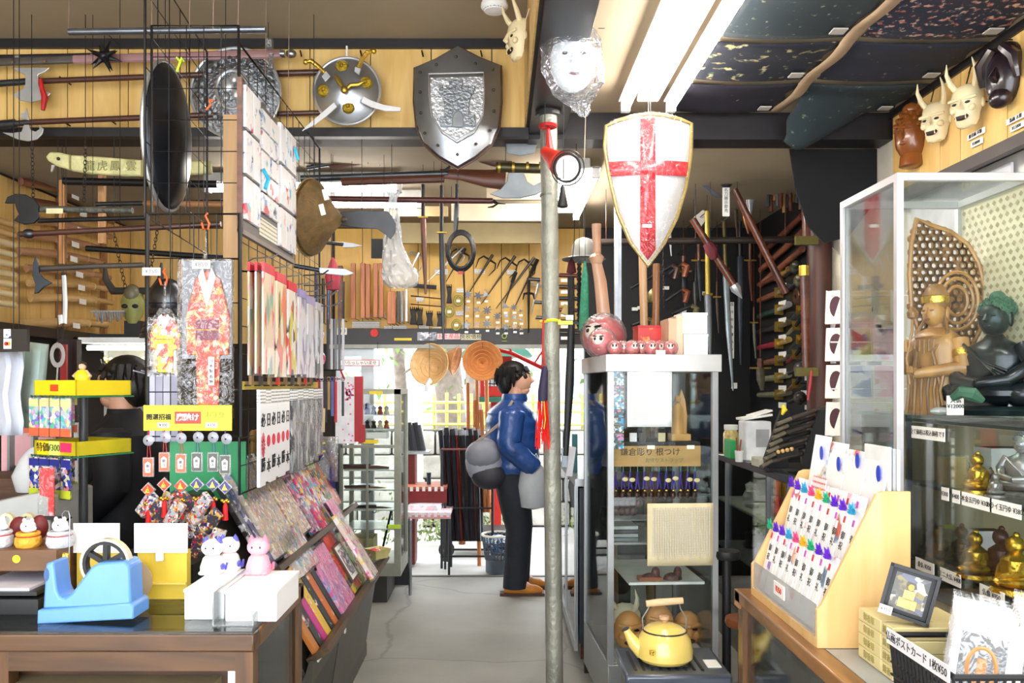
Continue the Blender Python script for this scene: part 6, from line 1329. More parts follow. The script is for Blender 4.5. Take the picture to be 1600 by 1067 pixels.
strawhat('largest straw hat hanging in the doorway, showing its ringed inside',671,569,.162,6.5,(.35,.9,-.15),STRAW[0])
strawhat('narrow straw hat in the doorway seen from the side, in the middle',712,563,.115,6.55,(-.9,.2,.25),STRAW[1],.12)
strawhat('orange straw hat in the doorway beside the red bracket',754,564,.152,6.45,(-.05,.95,-.1),STRAW[2])
one('white_bells','string of small white bells hanging below the largest straw hat','bells',MB().tube([W(671,590,6.5),W(671,600,6.5),W(671,612,6.5)],[.004,.04,.045],10),M('eeeef2',.5))
YC_=7.0;rk=thing('cane_rack','black wire rack full of black canes and umbrellas in the doorway','rack',(WX(735,YC_),YC_,0))
for px in(692,770):
    for y in(YC_-.14,YC_+.14):obj('upright',MB().cyl((WX(px,YC_),y,0),(WX(px,YC_),y,WZ(700,YC_)),.011,n=7),BLACK,rk)
for z in(WZ(700,YC_),WZ(790,YC_),.10):
    obj('rail',MB().tube([(WX(692,YC_),YC_-.14,z),(WX(770,YC_),YC_-.14,z),(WX(770,YC_),YC_+.14,z),(WX(692,YC_),YC_+.14,z)],.012 if z>1 else.009,6,True),M('7a4438',.5)if z>.9 else BLACK,rk)
q=random.Random(8)
for i in range(14):
    px=688+i*4.6;lean=(i-6)*1.5;c_='6a2018' if i in(3,5,11)else '1e1e22'
    t=thing('cane',f'{"dark red" if c_ != "1e1e22" else "black"} cane in the doorway rack, {ORD[i]} from the left','cane',W(px,880,YC_),'canes in the doorway rack')
    Y=YC_+q.uniform(-.08,.08)
    obj('shaft',MB().cyl(W(700+i*4,845,Y),W(px+1,680,Y),.021,n=8),M(c_,.3,0,.1,10,.4),t);obj('handle',MB().cyl(W(px+1,680,Y),W(px,672-(i%3)*2,Y),.022,n=8),M('b8b8bc' if i%2 else '3a3a3c',.35,.3),t)
for i,(px,y0,y1,l)in enumerate(((731,598,700,2),(742,625,700,1),(745,592,790,4),(752,640,700,6),(760,592,700,4),(722,700,850,0))):
    one('wooden_staff',f'brown wooden staff standing in the cane rack, {ORD[i]} of six' if i<5 else 'tan board standing inside the cane rack','staff',MB().cyl(W(px+l,y1+100 if i<5 else y1,7.05),W(px,y0,7.05),.017 if i<5 else.03,n=8),WD('a85c2c','c88048','Z'),'wooden staffs in the cane rack' if i<5 else None)
st_=thing('umbrella_stand','dark red stand holding rolled black umbrellas beside the showcase','stand',(WX(645,7.1),7.1,0));bx('box',WX(633,7.1),WX(650,7.1),7.0,7.2,0,WZ(708,7.1),M('6a1c18',.5),st_)
bx('rim',WX(626,7.1),WX(672,7.1),6.98,7.22,WZ(708,7.1),WZ(704,7.1),ALU,st_)
for i in range(6):one('rolled_umbrella',f'rolled black umbrella in the left stand, {ORD[i]} from the left','umbrella',MB().cyl(W(632+i*6,705,7.1),W(628+i*5,660+(i%2)*4,7.1),.022,.026,8),M(('2a2a2e','404048')[i%2],.6),'rolled umbrellas in the left stand')
for i,(px0,px1,y0,Y,lab)in enumerate(((625,700,757,6.95,'outdoor side table with a brown and white striped cover'),(632,706,796,6.75,'low table with a pink and white cover in the doorway'))):
    tb=thing('low_table',lab,'table',(WX((px0+px1)/2,Y),Y,0));z=WZ(y0,Y)
    bx('top',WX(px0,Y),WX(px1,Y),Y-.15,Y+.2,z-.02,z,M('a85a3c',.5)if i==0 else PR('f0d8dc',('e890a0','f8f0f0'),50,.5),tb)
    bx('cloth',WX(px0,Y),WX(px1,Y),Y-.16,Y-.15,z-(.13 if i==0 else.05),z-.02,M('7a1c1c' if i==0 else 'e8a0a8',.7),tb)
    for k in range(8):bx('stripe',WX(px0,Y)+k*.05,WX(px0,Y)+k*.05+.025,Y-.163,Y-.16,z-.035,z,WHITE,tb)
    for a in(px0+3,px1-3):
        for y in(Y-.12,Y+.17):obj('leg',MB().cyl((WX(a,Y),y,0),(WX(a,Y),y,z-.02),.010,n=7),BLACK,tb)
one('tea_tin','small dark tin with a green lid on the striped table','tin',MB().lathe([(.018,0),(.018,.07),(.019,.08),(.02,.10),(0,.1)],W(670,757,6.9),12),M('203038',.3))
one('white_goods','white wrapped goods piled on the low pink table','packet',MB().box(WX(640,6.8),WX(690,6.8),6.7,6.9,WZ(796,6.75),WZ(788,6.75)),PR('f4f4f8',('d0d8e8','f0d0d4'),40,.4))
cg=thing('wire_basket','grey plastic basket with white rim and blue goods, left of the man','basket',(WX(775,6.7),6.7,0));c=Vector((WX(778,6.7),6.75,.10))
bk=MB()
for k_ in range(24):a=k_*pi/12;bk.tube([c+Vector((.10*cos(a),.09*sin(a),0)),c+Vector((.13*cos(a),.12*sin(a),.2))],.006,5)
for z_,r_ in((0,.1),(.07,.11),(.14,.12)):bk.ring((c.x,c.y,c.z+z_),r_,.005,24,5,'Z')
bk.lathe([(0,-.1),(.10,-.1),(.10,.005),(0,.005)],c,20);obj('basket',bk,M('4c5660',.5),cg);obj('rim',MB().ring((c.x,c.y,c.z+.2),.13,.010,24,6,'Z'),M('e0dcc8',.5),cg);obj('contents',MB().sph((c.x,c.y,c.z+.12),(.10,.09,.08),12,8),PR('88a8c8',('f0f0f4','4878b0','202830'),60,.55),cg)
tr_=thing('hand_trolley','black low trolley with boxes behind the cane rack','trolley',(WX(722,7.6),7.6,0));bx('bed',WX(690,7.6),WX(790,7.6),7.4,7.8,.16,.2,BLACK,tr_)
for a in(700,780):obj('wheel',MB().lathe([(0,-.02),(.07,-.02),(.07,.02),(0,.02)],(WX(a,7.6),7.4,.05),16,'Y'),BLACK,tr_)
bx('box',WX(700,7.6),WX(730,7.6),7.45,7.7,.2,.3,M('c8ccd4',.5),tr_)
def skinbody(name,J,E,mat,parent,lv=2):
    me=bpy.data.meshes.new(name);inv=XF[parent].inverted()
    me.from_pydata([inv@Vector(j[:3])for j in J],E,[]);me.materials.append(mat)
    o=bpy.data.objects.new(name,me);COL.objects.link(o);o.parent=parent
    sk=o.modifiers.new('skin','SKIN');sk.use_smooth_shade=True
    for i,j in enumerate(J):me.skin_vertices[0].data[i].radius=(j[3],j[4]if len(j)>4 else j[3])
    me.skin_vertices[0].data[0].use_root=True
    sb_=o.modifiers.new('sub','SUBSURF');sb_.levels=sb_.render_levels=lv;XF[o]=XF[parent]
    return o
SKIN=M('d8a488',.5,0,.05);JEAN=M('1a1e26',.8,0,.2,20)
def person(lab,x,y,g,s,jacket,trousers,shoe,stride,hair,puffy=True,arms=True,flip=1):
    """figure in profile; f is the walking direction (+x when flip is 1)"""
    t=thing('person',lab,'person',(x,y,g));P=lambda fx,sy,z:Vector((x+fx*s*flip,y+sy*s,g+z*s))
    fA,fB=stride
    J=[];add=lambda p,*r:(J.append((*P(*p),*[k*s for k in r])),len(J)-1)[1]
    pel=add((0,0,.90),.13);sp=add((.01,0,1.10),.12);ch=add((.0,0,1.30),.13);nk=add((.015,0,1.43),.055);hd=add((.04,0,1.56),.085);ht=add((.04,0,1.64),.075)
    E=[(pel,sp),(sp,ch),(ch,nk),(nk,hd),(hd,ht)]
    for side,ff in((-1,fA),(1,fB)):
        hp=add((0,side*.09,.86),.085);kn=add((ff*.45+.04,side*.10,.48),.058);an=add((ff,side*.10,.10),.04);to=add((ff+.13,side*.10,.04),.035);E+=[(pel,hp),(hp,kn),(kn,an),(an,to)]
    for side,ha in((-1,.16),(1,-.06)):
        sh_=add((.0,side*.15,1.35),.045);el=add((-.06+ha*.2,side*.22,1.10),.045);wr_=add((ha,side*.20,.92),.03);hn=add((ha+.02,side*.20,.85),.03);E+=[(ch,sh_),(sh_,el),(el,wr_),(wr_,hn)]
        hnd=P(ha+.02,side*.20,.86)
        for k in range(4):obj('finger',MB().tube([hnd,hnd+Vector((flip*(.018-.012*k),0,-.05+.004*abs(k-1)))*s,hnd+Vector((flip*(.03-.012*k),0,-.085+.008*abs(k-1)))*s],[.010*s,.009*s,.006*s],7),SKIN,t)
        obj('thumb',MB().tube([hnd,hnd+Vector((flip*.03,-.01,-.02))*s,hnd+Vector((flip*.04,-.01,-.05))*s],[.011*s,.010*s,.007*s],7),SKIN,t)
    skinbody('body',J,E,SKIN,t)
    prof=[(.80,.145,.165,0),(.86,.18,.19,0),(.95,.19,.20,0),(1.05,.19,.20,.01),(1.15,.195,.205,.01),(1.25,.19,.215,.0),(1.33,.17,.22,-.01),(1.39,.12,.17,0),(1.43,.085,.09,.012),(1.455,.075,.08,.02)]
    n=24;b=MB();rows=[]
    for i in range(len(prof)-1):
        for k in range(4 if puffy else 1):
            f=k/(4 if puffy else 1);a,c_=prof[i],prof[i+1];z=a[0]+(c_[0]-a[0])*f;pf=.010*abs(sin((z-.8)*pi/.085))if puffy and z<1.38 else 0
            rows.append((z,a[1]+(c_[1]-a[1])*f+pf,a[2]+(c_[2]-a[2])*f+pf,a[3]+(c_[3]-a[3])*f))
    rows.append(prof[-1])
    vs=[P(dx+rx*cos(2*pi*j/n),ry*sin(2*pi*j/n),z)for z,rx,ry,dx in rows for j in range(n)]
    b.add(vs,[(i*n+j,i*n+(j+1)%n,(i+1)*n+(j+1)%n,(i+1)*n+j)for i in range(len(rows)-1)for j in range(n)]+[tuple(range(n))])
    obj('jacket',b,jacket,t)
    for side,ha in((-1,.16),(1,-.06)):
        A,B_,C_=P(0,side*.17,1.34),P(-.06+ha*.2,side*.225,1.10),P(ha,side*.20,.93);pts=[];rs_=[]
        for k in range(17):
            f=k/16;p=A.lerp(B_,f*2)if f<.5 else B_.lerp(C_,f*2-1);pts.append(p);rs_.append((.095-.028*f+(.008*abs(sin(f*pi*6))if puffy else 0))*s)
        obj('sleeve',MB().tube([A+Vector((0,0,.03*s))]+pts,[.05*s]+rs_,14),jacket,t)
    for side,ff in((-1,fA),(1,fB)):
        obj('trouser_leg',MB().tube([P(-.005,side*.07,.90),P(0,side*.09,.82),P(ff*.25+.02,side*.10,.65),P(ff*.45+.04,side*.10,.48),P(ff*.75+.02,side*.10,.28),P(ff,side*.10,.10),P(ff,side*.10,.055)],[.12*s,.13*s,.118*s,.098*s,.090*s,.088*s,.09*s],14),trousers,t)
        a=P(ff-.07,side*.10,0);b2=MB();L_=.27*s
        b2.tube([P(ff-.08,side*.10,.045),P(ff-.02,side*.10,.05),P(ff+.08,side*.10,.042),P(ff+.16,side*.10,.035),P(ff+.20,side*.10,.028)],[.038*s,.048*s,.044*s,.036*s,.020*s],12);obj('shoe',b2,shoe,t)
        obj('sole',MB().box(*sorted((P(ff-.11,0,0).x,P(ff+.215,0,0).x)),y+(side*.10-.045)*s,y+(side*.10+.045)*s,g,g+.02*s),M('4a2c1c',.6),t)
    hc=P(.045,0,1.575)
    obj('face',MB().sph(hc,(.102*s,.078*s,.118*s),18,12),SKIN,t)
    obj('jaw',MB().sph(P(.075,0,1.50),(.058*s,.055*s,.045*s),12,8),SKIN,t)
    obj('nose',MB().tube([P(.13,0,1.60),P(.155,0,1.565),P(.135,0,1.552)],[.008*s,.016*s,.011*s],8),SKIN,t)
    obj('mouth',MB().sph(P(.128,0,1.52),(.012*s,.022*s,.009*s),8,6),M('b86a60',.5),t)
    for side in(-1,1):
        obj('eye',MB().sph(P(.125,side*.03,1.598),(.008*s,.014*s,.007*s),8,5),BLACK,t);obj('eyebrow',MB().sph(P(.128,side*.03,1.622),(.006*s,.02*s,.004*s),8,5),BLACK,t)
        obj('ear',MB().sph(P(.02,side*.078,1.575),(.018*s,.009*s,.028*s),8,6),SKIN,t)
    h=MB();q=random.Random(5)
    h.sph(P(.002,0,1.62),(.115*s,.098*s,.10*s),18,12);h.sph(P(-.045,0,1.56),(.07*s,.085*s,.10*s),14,9)
    for k in range(46):
        a=q.uniform(0,2*pi);st0=P(.0+.10*cos(a),.085*sin(a),1.62+q.uniform(-.01,.05));d=.05+(.05 if cos(a)<.2 else 0)
        h.tube([st0,st0+Vector((flip*cos(a)*.02,sin(a)*.015,-d*.5))*s,st0+Vector((flip*cos(a)*.012,sin(a)*.01,-d))*s],[.022*s,.018*s,.004*s],6)
    obj('hair',h,hair,t);return t,P
PUF=M('1c4484',.38,0,.25,9,.3,.5,30)
man,P=person('young man in a blue puffer jacket and dark trousers walking right through the doorway',WX(800,6.1),6.1,0,.985,PUF,JEAN,M('c07a28',.6),(.02,.05),M('0c0a0a',.5))
obj('collar',MB().lathe([(.085,1.38),(.098,1.41),(.09,1.45),(.08,1.445),(.075,1.40),(.085,1.38)],P(.02,0,0),20),PUF,man)
GBAG=M('9a9ca8',.6,0,.15,9)
bgg=thing('shoulder_bag','grey shoulder bag with a long strap on the back of the man in blue','bag',(WX(765,5.95),5.9,.5))
c=P(-.20,-.14,.98)
obj('bag',MB().sph(c,(.14,.10,.17),16,10),GBAG,bgg);obj('flap',MB().sph(c+Vector((-.01,-.035,.05)),(.13,.085,.11),14,9),M('7c7e88',.6,0,.1),bgg);obj('dark_base',MB().sph(c+Vector((.03,-.02,-.10)),(.13,.09,.10),14,9),M('2c2c34',.6),bgg)
obj('strap',MB().tube([c+Vector((-.06,-.06,.14)),P(-.10,-.2,1.25),P(-.0,-.16,1.42),P(.08,.02,1.36),P(.17,.06,1.2)],.012,7,flat=.5),M('8a7a70',.6),bgg)
cb2=thing('carrier_bag','pale grey carrier bag held at the side of the man in blue','bag',P(.16,-.22,.6));c=P(.17,-.20,.80)
obj('bag',MB().lathe([(0,-.22),(.09,-.2),(.11,-.05),(.09,.06),(.03,.13),(0,.14)],c+Vector((-.02,0,.06)),16,sy=.6),M('a4a8ac',.5,0,.12,6),cb2)
obj('handles',MB().tube([c+Vector((-.03,0,.18)),c+Vector((0,0,.24)),c+Vector((.03,0,.18))],.004,5),WHITE,cb2)
person('shop assistant in a black jacket facing left behind the spinner rack',WX(200,3.95),3.95,0,.965,M('15161c',.7,0,.3,6),M('101014',.8),BLACK,(.02,-.03),M('120c0a',.5),puffy=False,flip=-1)
ca_=(.484,3.7);turn(ca_,3)
GC=thing('glass_display_case','tall aluminium glass display case with daruma dolls on top, in the middle of the shop','display case',(.73,4.0,0));X0,X1,Y0,Y1=.484,.982,3.7,4.40
bx('base',X0,X1,Y0,Y1,.05,.27,M('8c8e8c',.35,.6,.06),GC,bev=.003)
for a in(X0,X1-.026):
    for y in(Y0,Y1-.026):bx('post',a,a+.026,y,y+.026,.27,1.575,ALU,GC);bx('foot',a,a+.03,y,y+.03,0,.05,BLACK,GC)
bx('top_frame',X0-.012,X1+.012,Y0-.012,Y1,1.575,1.652,M('c0c0be',.35,.5,.04),GC,bev=.002)
bx('front_glass',X0+.026,X1-.026,Y0+.008,Y0+.012,.27,1.575,GLASS,GC);bx('side_glass',X0+.008,X0+.012,Y0+.026,Y1-.026,.27,1.575,GL('f4f8f6',.25),GC)
bx('side_glass',X1-.012,X1-.008,Y0+.026,Y1-.026,.27,1.575,GLASS,GC)
bx('column',X0+.04,X0+.10,Y1-.10,Y1-.05,.27,1.575,M('6c746c',.5),GC);bx('back_glass',X0+.1,X1-.026,Y1-.02,Y1-.015,.27,1.575,GL('dfe5e2',.2),GC)  # green-grey column and back pane stand in for reflections inside the case
bx('black_shelf',.56,.93,3.80,4.10,WZ(703,3.8),WZ(691,3.8),BLACK,GC);bx('shelf',.52,.95,3.85,4.3,.775,.785,GL('d0e0dc',.6,'shg',.03,0,.2),GC);bx('shelf',.60,.95,3.80,4.3,.60,.612,M('d8dcd8',.3),GC);bx('floor_panel',X0+.02,X1-.02,Y0+.02,Y1-.02,.27,.275,M('c8c8c0',.5),GC)
sg=thing('netsuke_sign','tan card sign with brush writing above the hanging netsuke straps','sign',(.73,3.76,1.1));Ysg=3.765
bx('card',WX(958,Ysg),WX(1098,Ysg),Ysg,Ysg+.004,WZ(729,Ysg),WZ(697,Ysg),WD('a88450','bc9860','X',.7),sg);text('鎌倉彫り 根つけ',(WX(1018,Ysg),Ysg-.001,WZ(707,Ysg)),.038,INK,sg);text('お守りストラップ',(WX(1040,Ysg),Ysg-.001,WZ(720,Ysg)),.022,M('4c7a5c',.6),sg)
for a in(1019,1082):bx('price_tag',WX(a-6,Ysg),WX(a+6,Ysg),Ysg-.003,Ysg,WZ(702,Ysg),WZ(696,Ysg),PAPER,sg)
PUR=M('38248c',.6)
for i in range(12):
    px=964+i*11.4;x=WX(px,3.78);t=thing('netsuke_strap',f'purple corded carved netsuke strap in the glass case, {ORD[i]} from the left','strap',(x,3.78,WZ(790,3.78)),'netsuke straps in the glass case')
    obj('thread',MB().cyl(W(px,728,3.78),W(px,738,3.78),.002,n=5),M('3a9a80',.5),t);obj('cord',MB().tube([W(px,737,3.78),W(px-1,750,3.78),W(px-3,765,3.78)],[.004,.006,.003],6).tube([W(px,745,3.78),W(px+3,765,3.78)],.003,5),PUR,t)
    if i%3:obj('paper_tag',MB().sph(W(px+3,748+i%4,3.775),(.014,.003,.010),10,6),M('d8c890',.5),t)
    obj('bell',MB().sph(W(px,767,3.78),.007,8,6),GOLD,t);obj('netsuke',MB().sph(W(px-1,774,3.78),(.014,.012,.018),10,7),M('30140e',.35,0,.3,30),t)
for i in range(9):one('carved_netsuke',f'dark carved netsuke in the heap behind the straps, {ORD[i]} from the left','carving',MB().sph(W(966+(i%5)*9,787+(i//5)*12,3.9),(.02,.015,.022),9,6),M('38180e',.3,0,.4,30),'carved netsuke heap')
one('netsuke_tray','clear tray holding the heap of dark netsuke','tray',MB().box(.52,.72,3.84,4.0,WZ(812,3.85)-.004,WZ(812,3.85)),GL('d0e0dc',.6,'shg',.03,0,.2))
def paper(nm,lab,a,b2,y0,y1,Y,mat,tx=None):
    t=thing(nm,lab,'paper',W((a+b2)/2,y1,Y));obj('sheet',MB().grid(lambda u,v:W(a+(b2-a)*u,y1+(y0-y1)*v,Y+.004*sin(u*5+v*3)),8,8),mat,t,solid=.001);return t
t=paper('notice_sheet','white printed sheet taped inside the upper front of the glass case',980,1051,567,667,3.693,M('eef4f2',.6,0,.02))
def lines(t,a,b2,y0,y1,Y,n_,ink='8c9494',vert=False):
    mb=MB();q=random.Random(n_)
    for i in range(n_):
        f=(i+.5)/n_
        if vert:px=a+(b2-a)*f;mb.box(WX(px-.7,Y),WX(px+.7,Y),Y-.006,Y-.005,WZ(y1-q.uniform(0,12),Y),WZ(y0,Y))
        else:py=y0+(y1-y0)*f;mb.box(WX(a,Y),WX(b2-q.choice((0,2,18)),Y),Y-.006,Y-.005,WZ(py+.5,Y),WZ(py-.5,Y))
    obj('print_lines',mb,TX('e6e6de',ink,420,'Z' if vert else 'X',.8),t)['kind']='stuff'
lines(t,988,1043,577,656,3.688,26)
t=paper('notice_sheet','beige sheet of upright handwriting on the front of the glass case',1012,1117,787,885,3.695,M('d6c8a0',.6,0,.03));lines(t,1019,1112,793,878,3.689,24,'6e6248',True)
cs_=thing('lattice_strip','long strip of blue and pink lattice charms inside the left of the case','strip',W(967,705,3.75));q=random.Random(12)
for i in range(11):
    py=572+i*12.4;obj('charm',MB().box(WX(959,3.75),WX(976,3.75),3.75,3.754,WZ(py+5.6,3.75),WZ(py-5.6,3.75)),PR('a8a898',(('2c9cd8','e8e8e0','505850')if i%3 else('e880b8','40a8d8','404840')),90,.62),cs_,bev=.0015)
WDK=M('c89a58',.45,0,.15,10)
t=thing('kannon_carving','small pale wooden standing figure with a flame back, inside the glass case','figurine',W(1066,688,3.9));c=W(1066,688,3.9)
obj('base',MB().box(c.x-.045,c.x+.045,3.86,3.94,c.z,c.z+.03),WDK,t);obj('flame_back',poly(MB(),[(1056,682),(1078,682),(1079,650),(1076,625),(1070,608),(1064,628),(1058,655)],3.92,.012),WDK,t,bev=.003)
obj('robe',MB().lathe([(0,.03),(.03,.03),(.028,.08),(.022,.12),(.026,.15),(.012,.175),(0,.18)],(c.x-.01,3.89,c.z),12),WDK,t);obj('head',MB().sph((c.x-.01,3.89,c.z+.195),.016,10,7),WDK,t)
for i,px in enumerate((962,985,1000,1030)):one('small_card',f'small folded card on the black shelf, {ORD[i]} from the left','card',MB().box(WX(px,3.85),WX(px+11,3.85),3.82,3.83,WZ(691,3.8)+.001,WZ(676,3.85)),M(('e8c8cc','e8e8e8','2a1c1a','d8c898')[i],.5))
for i in range(4):one('flat_pack',f'grey flat pack on the glass shelf inside the case, {ORD[i]} from the bottom','box',MB().box(.53,.66,3.88,4.15,.786+i*.018,.802+i*.018),M(('70787a','9aa0a0','484c50','b0b4b0')[i],.4),bev=.002)
for i,(px,w_)in enumerate(((1020,.05),(1055,.045))):one('wood_carving',('reddish brown carved box on the lower white shelf of the case','dark reddish carved animal on the lower white shelf of the case')[i],'carving',MB().sph(W(px,905,3.85),(w_,.03,.028),14,8).sph(W(px+8,896,3.85),(.02,.02,.03),10,7),M('4c2014',.4,0,.35,40,.3,.8,80))
one('carving_plinth','orange wooden base under the carved box','base',MB().box(WX(1000,3.85),WX(1036,3.85),3.82,3.88,.613,.628),M('8a4c20',.4))
hannya('horned_mask','white horned mask lying at the left of the case bottom',978,975,3.95,.17,-20,M('c8c4ac',.5,0,.1))
TAN=M('c08a50',.45,0,.2,12);turn(ca_,3)
for i,(px,py,s_,yw,lab)in enumerate(((985,985,.13,10,'tan carved mask in front at the case bottom, left one'),(1035,975,.12,-8,'tan carved mask behind the kettle spout at the case bottom'),(1080,985,.13,20,'tan carved mask at the right of the case bottom'))):
    c=W(px,py,3.85+.08*i);t=thing('carved_mask',lab,'mask',c-Vector((0,0,s_*.6)),'tan carved masks in the case')
    obj('face',MB().sph(c,(.07,.05,.09),16,10),TAN,t);obj('nose',MB().sph(c+Vector((0,-.055,-.005)),(.016,.02,.024),10,7),TAN,t);obj('brow',MB().tube([c+Vector((-.05,-.03,.03)),c+Vector((0,-.055,.025)),c+Vector((.05,-.03,.03))],.012,8),TAN,t)
    for d in(-1,1):obj('eye_hole',MB().sph(c+Vector((d*.028,-.046,.012)),(.014,.006,.007),8,5),BLACK,t);obj('cheek',MB().sph(c+Vector((d*.035,-.036,-.02)),(.022,.018,.02),8,6),TAN,t)
    obj('mouth',MB().sph(c+Vector((0,-.047,-.045)),(.03,.008,.012),10,6),M('2c140a',.6),t)
RDR=M('c8202c',.3,0,.1,10,.6)
def daruma(lab,px,Y,r,wrap,grp,yaw=0):
    x=WX(px,Y);z=1.652;t=thing('daruma_doll',lab,'doll',(x,Y,z),grp);c=Vector((x,Y,z+r*.95))
    obj('body',MB().sph(c,(r,r*.95,r),18,12),RDR,t);f=Vector((sin(yaw),-cos(yaw),0));sd_=Vector((cos(yaw),sin(yaw),0))
    fc=c+f*r*.62+Vector((0,0,r*.18));obj('face',MB().sph(fc,(r*.55,r*.42,r*.48),14,9),M('ecd8c8',.4),t)
    for d in(-1,1):obj('eye',MB().sph(fc+f*r*.36+sd_*d*r*.22+Vector((0,0,r*.08)),r*.13,8,6),BLACK,t);obj('eyebrow',MB().tube([fc+f*r*.36+sd_*d*r*.1+Vector((0,0,r*.25)),fc+f*r*.28+sd_*d*r*.38+Vector((0,0,r*.3))],r*.06,6),BLACK,t)
    obj('gold_band',MB().tube([c+f*r*.8+sd_*k*r*.22-Vector((0,0,r*(.5-.08*abs(k))))-f*abs(k)*r*.1 for k in(-2,-1,0,1,2)],r*.08,6),GOLD,t)
    if wrap:obj('wrap',MB().sph(c+Vector((0,0,r*.05)),(r*1.12,r*1.06,r*1.12),16,10),GL('ffffff',.25,'wrapd',.1,.8,.12),t)
    return t
daruma('largest red daruma doll in clear wrap at the back left of the case top',950,4.12,.105,True,'daruma dolls on the glass case',-.7)
daruma('medium red daruma doll in clear wrap at the front left of the case top',944,3.86,.062,True,'daruma dolls on the glass case',-.5)
for i,px in enumerate((962,975,990,1004,1020,1034,1050)):daruma(f'small red daruma doll in the row along the case front, {ORD[i]} from the left',px,3.78+.03*(i%2),.033,True,'daruma dolls on the glass case',(i%3-1)*.2)
one('daruma_price_card','small white price card in front of the row of small darumas','price tag',MB().box(WX(1026,3.71),WX(1041,3.71),3.71,3.714,1.652,1.672),PAPER)
bx_=thing('red_box','red and gold patterned box behind the row of small darumas','box',W(1022,530,4.0));bx('carton',WX(1003,4.0),WX(1046,4.0),4.0,4.12,1.652,WZ(509,4.0),PR('c82018',('e8a828','d82818','f0d060'),26,.4),bx_);bx('lid',WX(1002,4.0),WX(1047,4.0),3.998,4.122,WZ(512,4.0),WZ(508,4.0),RED,bx_)
for i,(a,b2,y0,y1,c_,lab)in enumerate(((1070,1108,518,552,'f4f4f4','white carton on the case top, lower of the two'),(1068,1107,485,517,'fafafa','white carton on the case top, upper of the two'),(1046,1058,494,552,'c8a888','pale tan narrow box on the case top, left of its twin'),(1058,1069,490,552,'d8bca0','pale tan narrow box on the case top, beside the white cartons'))):
    t=thing('carton',lab,'box',W((a+b2)/2,y1,3.9));z0,z1=(1.652,1.652+(y1-y0)/F*3.9)if y1>540 else(1.652+.104,1.652+.104+.097)
    bx('box',WX(a,3.9),WX(b2,3.9),3.86,4.02,z0,z1,M(c_,.5,0,.02),t,bev=.002);bx('lid_flap',WX(a,3.9)-.001,WX(b2,3.9)+.001,3.858,3.95,z1-.012,z1,M(c_,.45,0,.02),t)
turn((0,0),0)
STF=WD('c89878','dcb090','Z',.35,5,.4)
t=thing('wooden_paddle','pale pink wooden oar shaped club standing behind the large daruma','club',W(948,490,4.6));obj('shaft',MB().tube([W(932,410,4.55),W(938,440,4.55),W(950,560,4.55)],[.028,.035,.04],10,flat=.7),STF,t);obj('grip',MB().tube([W(932,350,4.55),W(933,396,4.55)],[.026,.022],10),STF,t);obj('collar',MB().tube([W(931,396,4.55),W(932,402,4.55),W(932,412,4.55)],[.024,.042,.03],12),STF,t);obj('rod',MB().cyl(W(950,560,4.55),(WX(960,4.55),4.55,0),.03),STF,t)
one('wooden_staff','pale wooden staff standing upright under the point of the cross shield','staff',MB().cyl(Vector((WX(1018,4.6),4.6,0)),W(1004,400,4.6),.022),WD('b88c5c','d4ac80','Z',.4,5,.3));one('wooden_staff','darker brown wooden staff right of the pale one below the cross shield','staff',MB().cyl(Vector((WX(1018,4.7),4.7,0)),W(1026,412,4.7),.02),WD('80502c','a06c40','Z',.4,5,.3))
t=thing('kettle','pale yellow enamel kettle on the paraffin heater','kettle',(.616,3.08,.503));KY=M('e8cc6c',.22,0,.04,6,.6);kx,ky_,kz=.612,3.08,.504
obj('body',MB().lathe([(0,0),(.092,0),(.103,.012),(.104,.04),(.094,.08),(.08,.105),(.078,.108),(0,.108)],(kx,ky_,kz),32),KY,t);obj('rim',MB().ring((kx,ky_,kz+.107),.080,.003,30,6,'Z'),M('404040',.3,.5),t)
obj('lid',MB().lathe([(.079,.108),(.06,.122),(.03,.131),(0,.133)],(kx,ky_,kz),28),KY,t);obj('knob',MB().lathe([(.008,.131),(.011,.142),(.02,.148),(.018,.158),(0,.162)],(kx,ky_,kz),16),WD('b88c60','d4b088','X'),t)
obj('spout',MB().tube([(kx-.08,ky_,kz+.03),(kx-.115,ky_,kz+.06),(kx-.135,ky_,kz+.095),(kx-.143,ky_,kz+.11)],[.034,.024,.015,.012],14),KY,t);obj('spout_rim',MB().tube([(kx-.143,ky_,kz+.108),(kx-.145,ky_,kz+.112)],.014,12),M('404040',.3,.5),t)
for d in(-1,1):obj('wire_arm',MB().tube([(kx+d*.078,ky_,kz+.085),(kx+d*.082,ky_,kz+.15),(kx+d*.06,ky_,kz+.185),(kx+d*.055,ky_,kz+.205)],.003,6),STEEL,t)
obj('handle',MB().tube([(kx-.068,ky_,kz+.203),(kx-.02,ky_,kz+.208),(kx+.068,ky_,kz+.215)],[.012,.014,.012],12),WD('c8a878','e0c8a0','X'),t);bx('sticker',kx-.072,kx-.058,ky_-.106,ky_-.088,kz+.045,kz+.06,GOLD,t)
ht_=thing('paraffin_heater','dark grey paraffin heater with a slotted top, in front of the glass case','heater',(.64,3.08,0));HG=M('2c3038',.35,.2,.1,10,.3);hx0,hx1,hy0,hy1=.445,.825,2.93,3.25
bx('top',hx0,hx1,hy0,hy1,.455,.494,M('4c525e',.3,.3,.08,10,.3),ht_,bev=.012);bx('body',hx0+.03,hx1-.03,hy0+.04,hy1,.03,.455,HG,ht_,bev=.01);bx('base',hx0,hx1,hy0,hy1,0,.03,HG,ht_,bev=.006)
for a in(hx0+.02,hx1-.045):bx('side_post',a,a+.025,hy0+.02,hy0+.05,.03,.455,ALU,ht_)
for i in range(9):bx('slot',hx0+.04+i*.03,hx0+.05+i*.03,hy0+.05,hy0+.26,.4945,.497,BLACK,ht_)
